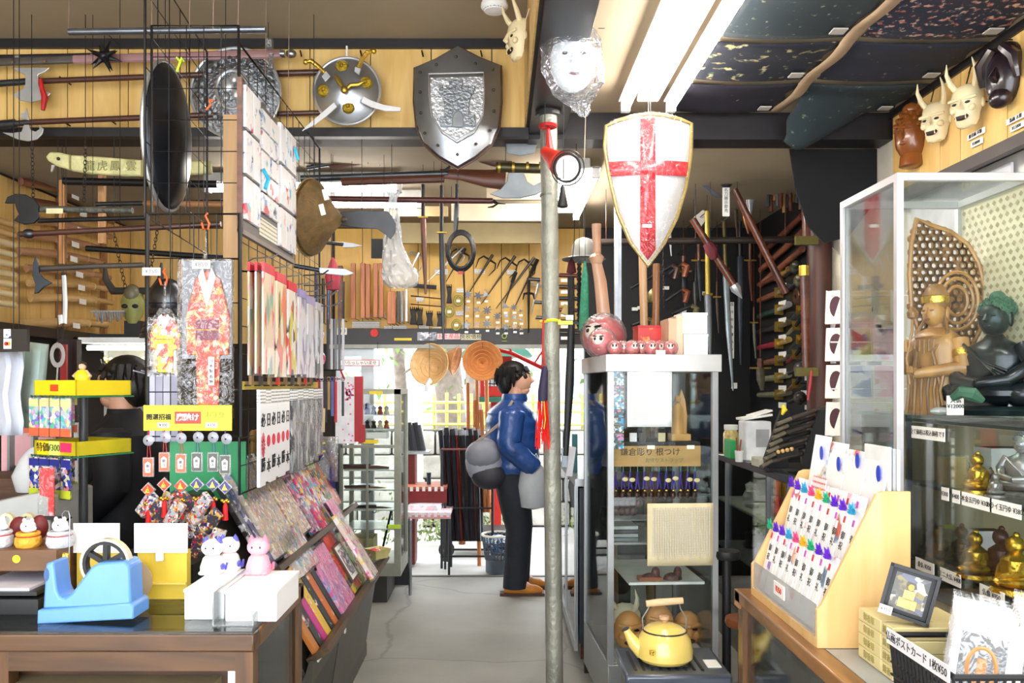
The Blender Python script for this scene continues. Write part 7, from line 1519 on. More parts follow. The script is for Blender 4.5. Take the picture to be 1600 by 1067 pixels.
bx('trivet',kx-.07,kx+.07,ky_-.07,ky_+.07,.494,.503,BLACK,ht_);bx('label',hx1-.07,hx1-.02,hy0+.08,hy0+.16,.494,.497,PAPER,ht_);bx('guard',hx0+.06,hx1-.06,hy0+.03,hy0+.038,.1,.42,M('141416',.25,.4),ht_)
lc=thing('low_showcase','low glass topped showcase behind the steel pole with a dark side','display case',(.55,5.2,0));bx('frame',.415,.72,4.55,5.9,.96,1.0,ALU,lc);bx('glass',.42,.425,4.55,5.9,.12,.96,GL('a8b0b8',.9),lc);bx('body',.44,.72,4.56,5.9,.1,.95,M('34383e',.3,.2,.2),lc);bx('bottom_rail',.41,.43,4.55,5.9,.06,.12,ALU,lc);bx('base',.45,.70,4.6,5.88,0,.1,BROWN,lc)
for y in(4.55,5.2,5.87):bx('post',.412,.43,y,y+.02,.12,.96,ALU,lc)
for i,(px,py,Y,c_,w_,h_)in enumerate(((892,700,4.7,'d8d8dc',10,46),(882,712,5.2,'b8c8d8',9,30),(898,715,4.9,'2a6a70',8,60),(886,690,5.5,'e8e0d0',7,24),(894,640,5.6,'2c3898',6,20))):
    one('shop_item',('white booklets leaning on the low showcase','pale blue box on the low showcase','teal bottle on the low showcase nearest the tall case','cream cup at the far end of the low showcase','blue spray can on the low showcase')[i],'goods',MB().obox((WX(px,Y),Y,1.0+h_/F*Y/2),(w_/F*Y,.04,h_/F*Y),Matrix.Rotation(R((8,0,0,0,0)[i]),3,'Y')),M(c_,.4),bev=.003)
t=thing('black_scabbard','long black sword hanging upright right of the steel pole','sword',W(888,720,4.3));obj('scabbard',MB().tube([W(893,505,4.3),W(890,600,4.3),W(884,712,4.3)],[.018,.024,.014],10,flat=.6),BLACK,t);obj('grip',MB().cyl(W(893,505,4.3),W(892,432,4.3),.018),M('141418',.5,0,.1,10,0,1,120),t);obj('guard',MB().obox(W(893,505,4.3),(.075,.04,.01)),BLACK,t);bx('price_tag',WX(884,4.26),WX(896,4.26),4.26,4.264,WZ(500,4.26),WZ(492,4.26),PAPER,t)
obj('tan_block',MB().obox(W(886,485,4.32),(.05,.04,.05),Matrix.Rotation(R(20),3,'Y')),M('a89050',.6),t);obj('cord',MB().tube([W(892,432,4.3),W(897,380,4.3),Vector((WX(900,4.3),4.28,2.76))],.002,4),BLACK,t)
one('green_net_bundle','green netted bundle hanging between the pole and the pale club','net',MB().tube([W(914,408,4.6),W(914,430,4.6),W(913,480,4.6),W(912,515,4.6),W(913,520,4.6)],[.006,.018,.026,.028,.01],10),M('3c9c78',.5,0,.2,60,0,.8,120));one('black_bead_string','string of black beads hanging left of the green net','beads',MB().tube([W(905,408+k*4,4.65)for k in range(28)],[.016 if k%2 else.009 for k in range(28)],7),BLACK)
t=thing('iron_helmet','grey iron helmet with brim hanging right of the steel pole','helmet',W(915,405,4.9));obj('bowl',MB().lathe([(.075,-.03),(.07,.03),(.045,.07),(0,.085)],W(912,393,4.9),18),M('8c8c88',.4,.4),t);obj('brim',MB().lathe([(.08,-.03),(.13,-.045),(.125,-.05),(.075,-.035)],W(912,393,4.9),20),M('5c5c5a',.4,.4),t);obj('plume',MB().lathe([(0,-.10),(.03,-.09),(.02,-.03),(0,0)],W(893,402,4.9),10),M('5c1824',.7),t)
one('aluminium_pillar','slim pale aluminium pillar behind the daruma dolls','pillar',MB().box(WX(961,5.0),WX(971,5.0),5.0,5.04,0,2.76).box(WX(965,5.0),WX(966,5.0),4.99,5.0,0,2.76),M('c4ccd8',.35,.3));YR=5.3
for i,(a,b2,lab)in enumerate((((912,379),(1262,374),'long dark horizontal pole behind the tip of the cross shield'),((1082,263),(1250,265),'shorter dark horizontal pole high behind the right weapons'))):
    t=thing('hanging_pole',lab,'pole',W((a[0]+b2[0])/2,a[1],YR));obj('pole',MB().cyl(W(*a,YR),W(*b2,YR),.022),M('2c221c',.45,0,.2),t)
    for k in(.1,.5,.9):p=W(*a,YR).lerp(W(*b2,YR),k);obj('cord',MB().cyl(p,Vector((p.x,p.y,2.76)),.0025,n=5),BROWN,t)
RB=WD('421c0e','6e3820','X',.4,5,.3)
def leaning(nm,lab,a,b2,Y,r,mat,tip=None,tipm=LSTEEL,cat='polearm'):
    t=thing(nm,lab,cat,W(*b2,Y));A,B=W(*a,Y),W(*b2,Y);obj('shaft',MB().cyl(A,B,r),mat,t);d=(B-A).normalized()
    if tip=='spear':obj('tip',MB().tube([B,B+d*.03,B+d*.10],[r*1.3,r*1.5,.002],8),tipm,t)
    if tip=='blade':obj('blade',MB().tube([B,B+d*.02,B+d*.5,B+d*.56],[r,r*1.2,r*.9,.002],8,flat=.35),tipm,t);obj('guard',MB().tube([B-Vector((.04,0,0)),B+Vector((.04,0,0))],.008,6),BRASS,t)
    obj('tie',MB().tube([A,A+Vector((0,.1,0))],.002,4),BLACK,t);return t
leaning('spiked_flail','brown flail shaft slanting right below the dark axe, with steel spiked head',(1147,296),(1228,458),5.1,.022,RB);leaning('flail','brown shaft slanting down right with red binding and steel spike tip',(1082,342),(1146,445),5.15,.022,RB,'spear')
t=thing('red_binding','dark red binding round the crossed shafts','binding',W(1112,400,5.1));obj('wrap',MB().tube([W(1105,380,5.1),W(1112,392,5.1),W(1116,405,5.1)],[.03,.04,.02],9),M('5c1420',.7),t)
t=thing('dark_axe','large dark grey crescent axe above the right weapons','axe',W(1130,310,5.2));obj('blade',poly(MB(),[(1083,245),(1095,254),(1115,254),(1124,262),(1090,266),(1100,285),(1118,300),(1134,309),(1118,308),(1098,292),(1086,270)],5.2,.012),M('5c6068',.4,.5),t,bev=.002);obj('hub',MB().sph(W(1135,275,5.18),(.05,.04,.08),12,8),DSTEEL,t);obj('back_blade',poly(MB(),[(1130,250),(1145,237),(1160,240),(1174,258),(1150,262)],5.2,.012),M('303238',.4,.5),t,bev=.002);obj('cord',MB().tube([W(1118,252,5.2),W(1116,218,5.2)],.006,6),BROWN,t)
SWR=[('long_sword','brass hilted grey sword hanging upright beside the white cartons',1105,330,1108,460,5.4,'c',560,'686c70','a08a30'),('long_sword','narrow steel sword hanging point down in the middle of the black board',1131,345,1140,420,6.3,'c',610,'a8b4b8','6a5c30'),('long_sword','dark grey scabbard hanging beside the narrow steel sword',1156,330,1157,400,6.35,'c',570,'4a5058','2c2c2c'),('long_sword','steel sword with brass collar hanging from a cord near the ceiling',1174,238,1173,285,5.6,'c',340,'c0c4c8','a8842c'),('long_sword','short brown handled sword hanging on a chain on the black board',1163,290,1167,320,5.7,'c',365,'a06a40','8c8c8c'),('long_sword','dark knobbly club hanging behind the wooden staffs',1087,420,1087,440,6.3,'c',490,'4c4c48','3c3c38')]
for nm,lab,a,y0,b2,y1,Y,_,y2,c1,c2 in SWR:
    t=thing(nm,lab,'sword',W(b2,y2,Y));obj('grip',MB().cyl(W(a,y0,Y),W(a+(b2-a)*.3,y1,Y),.016),M(c2,.4,.3),t);obj('guard',MB().tube([W(a+(b2-a)*.3-7,y1,Y),W(a+(b2-a)*.3+7,y1,Y)],.010,7),M(c2,.35,.6),t)
    obj('blade',MB().tube([W(a+(b2-a)*.3,y1,Y),W((a+b2)/2+(b2-a)*.3,(y1+y2)/2,Y),W(b2+(b2-a)*.6,y2,Y)],[.024,.022,.006],8,flat=.5),M(c1,.3,.6,.2),t);obj('cord',MB().tube([W(a,y0,Y),W(a,y0-25,Y)],.003,5),BROWN,t)
for i,(a,b2,y0,y1,Y,tx)in enumerate(((1129,1140,293,338,5.1,'名刀展示即売'),(1140,1147,472,560,6.4,'西洋剣各種あり'),(1143,1152,598,607,6.4,'No'))):
    t=thing('price_strip',('upright white label with writing near the top of the black board','narrow upright white label in the middle of the black board','small square white label low on the black board')[i],'label',W((a+b2)/2,y1,Y));bx('strip',WX(a,Y),WX(b2,Y),Y,Y+.004,WZ(y1,Y),WZ(y0,Y),PAPER,t)
    if i<2:
        for k,ch in enumerate(tx):text(ch,(WX((a+b2)/2,Y),Y-.001,WZ(y0+4+k*(y1-y0-6)/len(tx),Y)),.025,INK,t)
one('white_paddle','white rounded paddle blade hanging left on the black board','paddle',poly(MB(),[(1083,340),(1098,328),(1106,332),(1104,342),(1092,360),(1086,352)],5.6,.02),M('d8d4cc',.4),bev=.004)
one('hanging_bell','small brass bell on a chain under the cross shield','bell',MB().lathe([(.03,-.04),(.035,-.02),(.03,.02),(.01,.045),(0,.05)],W(1020,463,5.0),14),M('6c643c',.35,.6));chain('thin steel chain over the brass bell',W(1020,400,5.0),W(1020,452,5.0),12,.006);chain('thin steel chain hanging right of the brass bell',W(1036,395,5.2),W(1037,480,5.2),14,.006)
for i,(a,b2,c_)in enumerate((((985,450),(1050,415),'4a2c1c'),((1045,428),(1065,412),'8a4422'),((1040,470),(1066,452),'7c3c20'),((988,508),(1012,498),'5a4c28'),((1050,490),(1080,478),'6c6840'))):
    t=thing('flintlock',f'old pistol hanging on the black board right of the pillar, {ORD[i]} from the top','gun',W(*b2,6.2),'old pistols on the black board');A,B=W(*a,6.2),W(*b2,6.2);obj('barrel',MB().cyl(A,B,.014),DSTEEL,t);obj('grip',MB().tube([B,B+Vector((.04,0,-.02)),B+Vector((.02,0,-.10))],[.02,.026,.02],8),M(c_,.35),t);obj('peg',MB().cyl(A.lerp(B,.5),A.lerp(B,.5)+Vector((0,.38,0)),.003,n=4),BLACK,t)
lb_=thing('price_labels','set of white price labels on the black board among the old pistols','label',W(1000,480,6.55))
for px,py in((997,478),(1003,486),(1037,447),(1064,483),(1018,502),(988,480),(1096,455)):bx('label',WX(px,6.55),WX(px+9,6.55),6.56,6.59,WZ(py+5,6.55),WZ(py,6.55),PAPER,lb_)
XR=1.95;DG=[('5c3420','b89050'),('7a4a2c','707070'),('1c3c34','b8b8b8'),('20201e','6c6444'),('8c2434','c8a860'),('7c5038','5c5448'),('8a8c70','8a8c70'),('74785c','74785c')]
for i,(c1,c2)in enumerate(DG):
    z=WZ(430+i*27,5.7)+.0;t=thing('short_sword',f'short sword on the right black wall, {ORD[i]} from the top','sword',(XR,5.85,z),'short swords on the right black wall')
    obj('scabbard',MB().tube([(XR,6.25,z),(XR,5.8,z+.01)],[.018,.024],9),M(c1,.35,.1,.25,20),t);obj('grip',MB().tube([(XR,5.8,z+.01),(XR,5.62,z+.02),(XR,5.60,z+.03)],[.016,.016,.024],8),M(c2,.35,.5,.25,20),t);obj('guard',MB().obox((XR,5.8,z+.01),(.06,.012,.07)),BRASS,t);obj('label',MB().box(XR+.03,XR+.035,5.75,5.9,z-.085,z-.045),PAPER,t)
for i in range(3):one('brown_club',f'brown club on the upper right black wall, {ORD[i]} from the top','club',MB().cyl((XR,6.2,WZ(372+i*24,5.8)-.06),(XR,5.35,WZ(362+i*24,5.8)+.02),.022),WSW[0]if i else RB,'brown clubs on the right black wall')
t=thing('tool_bunch','bunch of steel tools hanging high on the right black wall','tools',W(1225,320,5.4))
for i in range(12):q=random.Random(i);px=1200+i*5;obj('tool',MB().tube([W(px+q.uniform(-3,3),262,5.4+q.uniform(-.1,.1)),W(px,325+q.uniform(-12,12),5.45)],[.008,.014],6),(DSTEEL,RB,M('8c6430',.5))[i%3],t)
WPO=WD('2c120a','542a1a','Z',.5,3);one('wooden_pillar','thick red brown wooden pillar at the right end of the black wall','pillar',MB().cyl(W(1280,920,4.95),W(1280,215,4.95),.070,n=20),WPO)
for i in range(2):t=thing('brown_scabbard',('upper brown sword with rope hanging beside the wooden pillar','lower brown sword with brass guard and red tassel beside the wooden pillar')[i],'sword',W(1262,600,4.8));y0=(232,425)[i];y1=(370,575)[i];obj('scabbard',MB().tube([W(1256,y0,4.85),W(1260,y1,4.85)],.024,10,flat=.7),RB,t);obj('fitting',MB().tube([W(1256,y0-10,4.85),W(1256,y0+6,4.85)],.03,8),BRASS if i else DSTEEL,t);obj('guard',MB().obox(W(1260,y1+6,4.85),(.13,.03,.05)),M('6c6434',.4,.5),t);i and obj('tassel',MB().tube([W(1268,y1+4,4.8),W(1266,600,4.8),W(1262,625,4.8)],[.006,.009,.005],6),RED,t)
bc_=thing('black_cloth','black cloth draped from the dark beam over the right wall','cloth',W(1330,370,4.4));obj('sheet',MB().prism([(WX(1250,4.22),2.755),(1.985,2.755),(1.985,WZ(300,4.22)),(WX(1345,4.22),WZ(362,4.22)),(WX(1306,4.22),WZ(372,4.22)),(WX(1280,4.22),WZ(345,4.22)),(WX(1260,4.22),WZ(285,4.22))],4.37,4.38),M('06070c',.9),bc_)
rc=thing('low_glass_counter','low dark framed glass counter behind the envelope rack','display case',(1.6,4.2,0));bx('top_rail',1.33,1.37,3.6,5.3,1.06,1.10,M('3c3e46',.3,.4),rc,bev=.003);bx('top_glass',1.37,1.95,3.6,5.3,1.09,1.10,GL('e8f0ee',.3),rc);obj('case_tube',MB().cyl((1.40,3.65,1.065),(1.40,5.25,1.065),.008),EM('fff4dc',7),rc);bx('glass',1.345,1.35,3.6,5.3,.25,1.06,GLASS,rc);bx('base',1.35,1.95,3.6,5.3,0,.25,M('6a6a62',.5),rc);bx('back',1.93,1.95,3.6,5.3,.25,1.06,M('cfcab0',.6),rc)
for y in(3.6,3.85,4.15,4.9,5.28):bx('post',1.335,1.355,y,y+.02,.25,1.06,M('6c6e74',.3,.5),rc)
for z in(.52,.80):bx('shelf',1.37,1.92,3.62,5.28,z,z+.01,M('a8b4a8',.3),rc)
q=random.Random(21)
for i in range(14):
    y=3.7+i*.11;z=(.53,.81,.25)[i%3];c_=('d8e0d8','3c9a68','c8b070','2c2c2c','b84838','b0b4b8')[q.randrange(6)];one('case_item',f'small ornament inside the low glass counter, {ORD[i]} from the near end','ornament',MB().lathe([(.03,0),(.045,.02),(.025,.06),(.03,.09),(0,.11)],(1.45+q.uniform(0,.1),y,z+.001),10),M(c_,.4,.2,.3,30),'ornaments in the low glass counter')
for i in range(3):one('yellow_tag',f'orange yellow tag hanging inside the low glass counter, {ORD[i]} from the left','tag',MB().box(1.40,1.405,4.22-i*.07,4.25-i*.07,.96,1.03),M('e8a828',.5),'yellow tags')
for i,(px,y0,y1,w_,Y,c_,lab)in enumerate(((1142,640,657,26,4.9,'c8b070','glass jar of honey coloured sweets with a white lid'),(1180,645,706,40,4.6,'d8d8dc','white desk machine on the low counter'),(1143,677,706,12,4.7,'28a058','green file box on the low counter'),(1155,690,707,16,4.5,'e8e8ec','white cup with pens on the low counter'),(1178,630,645,46,4.7,'c8ccd0','crumpled papers lying on the white desk machine'),(1196,705,720,30,4.2,'b8b4a0','cream tray in front of the white desk machine'))):
    t=thing(('sweet_jar','desk_machine','file_box','pen_cup','papers','cream_tray')[i],lab,'goods',(WX(px,Y),Y,1.1));x=WX(px,Y);h_=(y1-y0)/F*Y;w2=w_/F*Y/2;zb=1.1 if i not in(0,4)else(1.1 if i==0 else 1.1+61/F*4.6)
    if i==0:obj('jar',MB().lathe([(.04,0),(.045,.02),(.045,.13),(.035,.15)],(x,Y,zb),16),M('c8b070',.2,0,.3,60,.8),t);obj('lid',MB().lathe([(.038,.15),(.04,.155),(.04,.18),(0,.182)],(x,Y,zb),16),WHITE,t);bx('stand',x-.06,x+.06,Y-.03,Y+.05,zb-.0,zb+.0+.004,WHITE,t)
    elif i==3:obj('cup',MB().lathe([(.02,0),(.025,.06),(.022,.06),(.018,.01)],(x,Y,zb),12),WHITE,t);obj('pens',MB().cyl((x,Y,zb+.01),(x+.01,Y,zb+.12),.004,n=5).cyl((x-.005,Y,zb+.01),(x-.015,Y,zb+.13),.004,n=5),M('a83028',.4),t)
    elif i==4:obj('sheets',MB().obox((x,Y,zb+.02),(w2*2,.14,.012),Matrix.Rotation(R(-9),3,'Y')).obox((x+.03,Y,zb+.04),(w2*1.4,.12,.01),Matrix.Rotation(R(-16),3,'Y')),PAPER,t)
    else:bx('body',x-w2,x+w2,Y-.06,Y+.08,zb,zb+h_,M(c_,.4),t,bev=.006);i==1 and bx('panel',x-w2*.2,x+w2*.8,Y-.063,Y-.06,zb+h_*.35,zb+h_*.8,M('98989c',.4),t)
sr=thing('sword_stand','black stepped stand carrying short swords on the low counter','stand',WX(1250,4.0)and(WX(1250,4.0),4.1,1.1));
for px in(1210,1268):obj('side',poly(MB(),[(px-14,738),(px+20,738),(px+22,640),(px+10,640),(px-16,715)],4.05,.03),BLACK,sr)
bx('base',WX(1196,4.05),WX(1292,4.05),4.0,4.3,1.1,1.115,BLACK,sr)
for i in range(7):
    py=648+i*11;t=thing('stand_sword',f'dark sword resting on the black stepped stand, {ORD[i]} from the top','sword',W(1240,py,4.0),'swords on the black stand');obj('scabbard',MB().cyl(W(1236-i*5,py+6,3.99),W(1292-i*2,py-12,4.1),.011),BLACK if i%2 else M('3c3430',.4),t);obj('grip',MB().cyl(W(1214-i*4,py+15,3.97),W(1236-i*5,py+6,3.99),.010),M('6c6454',.5,.1,.3,40),t)
one('yellow_ribbon','small yellow ribbon tied to the swords on the black stand','ribbon',MB().tube([W(1223,632,3.92),W(1226,640,3.92),W(1222,648,3.92)],[.006,.014,.005],7),M('e8c818',.5));t=thing('bead_box','small open box with a row of tan beads in front of the sword stand','box',W(1232,712,3.9));obj('box',MB().obox(W(1230,707,3.9),(.09,.05,.03),Matrix.Rotation(R(-10),3,'Y')),BLACK,t)
for k in range(4):obj('bead',MB().sph(W(1216+k*7,706-k*1.5,3.86),.010,8,6),M('c8a060',.4),t)
for i,(px,py,r_)in enumerate(((1146,885,.06),(1150,930,.075))):st3=thing('round_stool',('black round stool behind the glass case, upper seat','brown wooden stool under the black one')[i],'stool',(WX(px,3.75),3.75,0));x=WX(px+4,3.6);z=WZ(875+i*95,3.6);obj('seat',MB().lathe([(0,-.025),(r_*.9,-.025),(r_,-.01),(r_*.95,.012),(0,.015)],(x+i*.02,3.75-i*.14,z),20),(BLACK,M('7c4420',.4,0,.2,10,.4))[i],st3);obj('leg',MB().cyl((x+i*.02,3.75-i*.14,0),(x+i*.02,3.75-i*.14,z-.02),.02),(BLACK,BROWN)[i],st3)
MC=[('4a4c3c','mace'),('6c6850','mace'),('5a3a24','tsuba'),('3c3e40','dagger'),('8a8468','dagger'),('2e3a34','dagger'),('7c2c2c','dagger'),('5c5c60','mace'),('6a4c30','dagger'),('4c4440','mace')]
for i,(c_,kd)in enumerate(MC):
    Y=5.38-(i%2)*.07;z=WZ(415+i*23,5.3);x=1.92;m_=M(c_,.35,.5,.3,30)
    t=thing('wall_weapon',f'{kd if kd != "tsuba" else "guard"} hanging on the right black wall beside the pillar, {ORD[i]} from the top','weapon',(x,Y,z),'small arms beside the wooden pillar')
    if kd=='mace':obj('head',MB().sph((x,Y,z),(.04,.05,.045),12,8).sph((x-.02,Y-.05,z+.01),.028,9,6),m_,t);obj('shaft',MB().cyl((x,Y,z),(x,Y+.2,z-.03),.012),DSTEEL,t)
    elif kd=='tsuba':obj('plate',MB().lathe([(.05,-.004),(.055,0),(.05,.004),(.012,.004),(.012,-.004),(.05,-.004)],(x,Y,z),18,'X'),m_,t)
    else:obj('blade',MB().tube([(x,Y,z),(x,Y+.14,z-.04),(x,Y+.2,z-.05)],[.018,.014,.003],7,flat=.5),m_,t);obj('hilt',MB().tube([(x,Y,z),(x,Y-.07,z+.03)],[.013,.016],7),BRASS if i%2 else BLACK,t);obj('guard',MB().obox((x,Y,z),(.05,.01,.06)),BRASS,t)
    obj('label',MB().box(1.975,1.98,Y-.03,Y+.07,z-.075,z-.045),PAPER,t);obj('peg',MB().cyl((x,Y,z),(1.995,Y,z),.004,n=5),BLACK,t)
for i,(px,y0,y1,Y,c_,r_)in enumerate(((1185,225,300,5.5,'6a3a24',.008),(1199,235,318,5.45,'8a5c34',.014),(1212,240,300,5.5,'3a3a3c',.012),(1166,245,330,5.6,'b8b8bc',.012),(1150,300,380,5.9,'4c3c30',.012),(1092,380,470,6.2,'2c2e34',.022),(1068,400,480,6.3,'34363c',.024),(1120,440,520,6.35,'4a4038',.012),(1172,380,470,6.3,'5a3020',.018),(1178,480,560,6.35,'6c6c60',.012),(1046,330,400,5.9,'c8c8cc',.01),(1188,560,610,5.9,'5c5848',.03))):
    t=thing('hanging_weapon',f'weapon hanging by a cord on the black board, {ORD[i]} of those listed from the upper right' if False else f'{("red brown","tan","dark","pale steel","brown","black","charcoal","olive brown","rust","grey","silver","bronze")[i]} weapon hanging by a cord before the black board','weapon',W(px,y1,Y),'weapons on cords before the black board')
    obj('blade',MB().tube([W(px,y0+(y1-y0)*.3,Y),W(px+1,(y0+y1)/2+8,Y),W(px+3,y1,Y)],[r_,r_,r_*.4],8,flat=.6),M(c_,.35,.4,.25,20),t);obj('grip',MB().cyl(W(px,y0,Y),W(px,y0+(y1-y0)*.3,Y),r_*.7),BROWN,t);obj('guard',MB().obox(W(px,y0+(y1-y0)*.3,Y),(r_*5,.02,.012)),BRASS,t);obj('cord',MB().cyl(W(px,y0,Y),Vector((WX(px,Y),Y,2.765)),.003,n=5),BROWN,t)
RC_=thing('display_counter','wooden counter with glass front carrying the envelope rack, at the right','counter',(1.1,1.9,0));RW=WD('5a3618','96662f','Y',.35,5,.3)
bx('edge_rail',.715,.765,1.1,2.53,.862,.9,RW,RC_,bev=.005);bx('end_rail',.715,1.9,2.48,2.53,.85,.898,RW,RC_);bx('glass_top',.765,1.9,1.1,2.48,.892,.899,GL('b0b49c',.5,'top',.02,0,.35),RC_)
for y in(2.46,1.1):bx('post',.72,.76,y,y+.045,0,.862,OAKZ,RC_)
bx('front_glass',.733,.737,1.1,2.48,.1,.862,GLASS,RC_);bx('base',.72,1.9,1.1,2.5,0,.1,OAKZ,RC_);bx('shelf',.76,1.8,1.12,2.45,.58,.59,M('b8bcb0',.4),RC_);bx('liner',.77,1.85,1.12,2.45,.862,.868,M('8c8c7c',.5),RC_);bx('back',1.85,1.9,1.1,2.5,.1,.862,M('8a8474',.6),RC_)
for i in range(8):one('counter_item',f'{("tan","dark","white","brown")[i % 4]} boxed item inside the right counter, {ORD[i]} from the far end','goods',MB().obox((.84+.03*(i%2),2.38-i*.085,.61),(.07,.06,.04),Matrix.Rotation(i,3,'Z')),M(('b08050','2c2a2a','dcdcd8','8a5c38')[i%4],.5),'goods inside the right counter',bev=.004)
ER=thing('envelope_rack','pale wooden stepped rack full of ceremonial envelopes','display rack',(.855,2.2,.9));PLY=WD('cfa466','e2bf86','Z',.45,4)
sp_=[(.745,.9),(.745,.99),(.755,1.0),(.885,1.262),(.90,1.268),(.965,1.268),(.965,.9)]
for y in(1.95,2.45):obj('side_panel',MB().prism(sp_,y,y+.013),PLY,ER,bev=.0015)
bx('front_board',.745,.757,1.963,2.45,.9,.922,PLY,ER);bx('back',.955,.965,1.963,2.45,.9,1.262,PLY,ER)
for i,(x,z)in enumerate(((.80,1.0),(.862,1.12))):bx('step',x,.955,1.963,2.45,z,z+.008,PLY,ER)
bx('acrylic_front',.747,.749,1.963,2.45,.922,1.0,GL('ffffff',.05,'acr',.05,0,.15),ER);lb3=bx('price_card',.742,.745,2.17,2.25,.955,.99,M('f2ece8',.5),ER);text('¥350',(.7415,2.21,.972),.022,M('c04820',.5),lb3,(0,-1,0))
ENV=[PR('f7f6f6',('e8504a','f0b8c8','9068c0','f4f0f0','e0d0b0'),34,.36),PR('f8f4f4',('f0c0cc','c84850','908890','f8f8f8'),26,.36),PR('f4f6f8',('3858a8','c0a860','504840','f0f0f4'),34,.34),PR('f8f8f6',('c05848','e8b090','607890','f4f4f4'),28,.38)]
BOW=[M(c,.4)for c in('5a20c0','20a878','e8b020','e04880','30a0d0','6428c8')]
def env(lab,y,x,z0,z1,k,lean,bow=True,w=.046):
    t=thing('gift_envelope',lab,'envelope',(x,y,z0),'ceremonial envelopes in the wooden rack');m_=Matrix.Rotation(R(lean),3,'Y');h_=z1-z0;b0=Vector((x,y,z0));P_=lambda a,b,c:b0+m_@Vector((a,b,c))
    obj('envelope',MB().obox(P_(0,0,h_/2),(.005,w,h_),m_),ENV[k%4],t,bev=.001)
    if w<.06:
        obj('name_strip',MB().obox(P_(-.003,0,h_*.45),(.0015,.011,h_*.7),m_),PAPER,t)
        for i,ch in enumerate('御祝御礼'[(k%2)*2:(k%2)*2+2]):text(ch,P_(-.0042,0,h_*.66-i*.026),.022,INK,t,(0,-1,0),m_@Vector((0,0,1)),depth=.0003)
        obj('red_diamond',MB().obox(P_(-.003,.014,h_*.85),(.002,.009,.016),m_),M(('d02838','c050b0')[k%2],.4),t)
    if bow:
        c=P_(-.012,0,h_*.96);b=MB()
        for j in range(7):a=j*pi/6-.2;b.tube([c,c+Vector((-.006,cos(a)*.014,.004+sin(a)*.014)),c+Vector((-.008,cos(a)*.024,sin(a)*.024+(.0 if j%2 else.008)))],[.002,.004,.001],5)
        obj('bow',b,BOW[(k*5+1)%6],t)
for j in range(9):
    y=2.418-j*.053;env(f'white gift envelope in the bottom row of the rack, {ORD[j]} from the far end',y,.762,.925,1.11,j,14);env(f'white gift envelope in the middle row of the rack, {ORD[j]} from the far end',y,.815,1.01,1.235-.002*j,j+1,14)
for j in range(8):env(f'white gift envelope standing behind the middle row, {ORD[j]} from the far end',2.42-j*.058,.85,1.10,1.25,j+2,12,False)
for j in range(4):
    y=2.385-j*.118;env(f'large picture card in the top row of the rack, {ORD[j]} from the far end',y,.892,1.128,1.375-.012*j,j+2,9,False,.112)
    t_=MB().obox((.905,y-.03,1.34-.02*(j%2)),(.002,.02,.04),Matrix.Rotation(R(9),3,'Y'));s_=one('blue_sticker',f'oval blue sticker on the {ORD[j]} large picture card from the far end','sticker',MB().lathe([(.014,-.001),(.014,.001)],(.912,y-.03,1.325-.02*(j%2)),16,'X',.8,1.4),M('2c48c0',.4),'oval blue stickers')
one('price_card','small red bordered price card before the large picture cards','price tag',MB().obox((.876,2.28,1.24),(.003,.09,.05),Matrix.Rotation(R(9),3,'Y')),TX('f0e8e4','c85040',130))
for j in range(3):one('book_stack',f'thin white book behind the large picture cards, {ORD[j]} layer','book',MB().box(.922+j*.010,.929+j*.010,1.97,2.10,1.13,1.37-j*.003),M(('f4f4f0','9a9ca0','f0ece0')[j],.5),'thin books at the near end of the rack')
CRM=M('dccf98',.55,0,.03)
for c_ in range(2):
    for r_ in range(4):
        y0=(1.79,1.735)[c_];y1=(1.90,1.785)[c_];z=.9+r_*.028
        t=thing('cream_box',f'flat cream box, {ORD[r_]} from the bottom of the {("far","near")[c_]} pile by the rack','box',(.9,y0,z),'cream boxes beside the rack');bx('box',.82,1.0,y0,y1,z,z+.0272,CRM,t,bev=.002);text('御香華' if not c_ else '線香',(.8195,(y0+y1)/2,z+.014),.018,M('a89c60',.6),t,(0,-1,0))
fp=thing('framed_buddha_picture','black deep framed golden Buddha picture priced ¥350 on the cream boxes','picture',W(1420,975,1.78));c=W(1421,928,1.77);m_=Matrix.Rotation(R(-28),3,'Z')@Matrix.Rotation(R(14),3,'Y')@Matrix.Rotation(R(-10),3,'X');FB=M('0a0a0e',.45,0,.1,10)
def fo(nm,x,z,sx_,sz_,y,sy_,mat):return obj(nm,MB().obox(c+m_@Vector((x,y,z)),(sx_,sy_,sz_),m_),mat,fp)
for x,z,a,b in((-.046,0,.007,.106),(.046,0,.007,.106),(0,.05,.099,.007),(0,-.05,.099,.007)):fo('frame_bar',x,z,a,b,0,.034,FB)
fo('backing',0,0,.09,.1,.012,.004,FB);fo('picture',0,0,.068,.078,.008,.003,PR('4c4838',('8a7838','302c24','b8b0a0','585c70'),70,.5));fo('price_tag',-.036,-.046,.026,.018,-.019,.002,PAPER);text('¥350',c+m_@Vector((-.036,-.0205,-.046)),.010,INK,fp,m_@Vector((1,0,0)),m_@Vector((0,0,1)),depth=.0002)
gb=MB();gb.obox(c+m_@Vector((0,.005,-.022)),(.036,.003,.02),m_).obox(c+m_@Vector((0,.005,-.004)),(.022,.003,.02),m_);gb.lathe([(.007,-.0015),(.007,.0015)],c+m_@Vector((0,.005,.014)),14,'Y');obj('golden_figure',gb,M('d8b868',.4),fp)
bk=thing('postcard_basket','black slatted basket of Buddhist postcards with a white label','basket',(1.0,1.58,.9));BP=M('17171b',.4);bX0,bX1,bY0,bY1,bZ=.80,1.17,1.46,1.71,1.005
obj('rim',MB().tube([(bX0,bY0,bZ),(bX1,bY0,bZ),(bX1,bY1,bZ),(bX0,bY1,bZ)],.006,6,True),BP,bk);bx('floor',bX0+.012,bX1-.01,bY0+.01,bY1-.01,.9,.905,BP,bk)
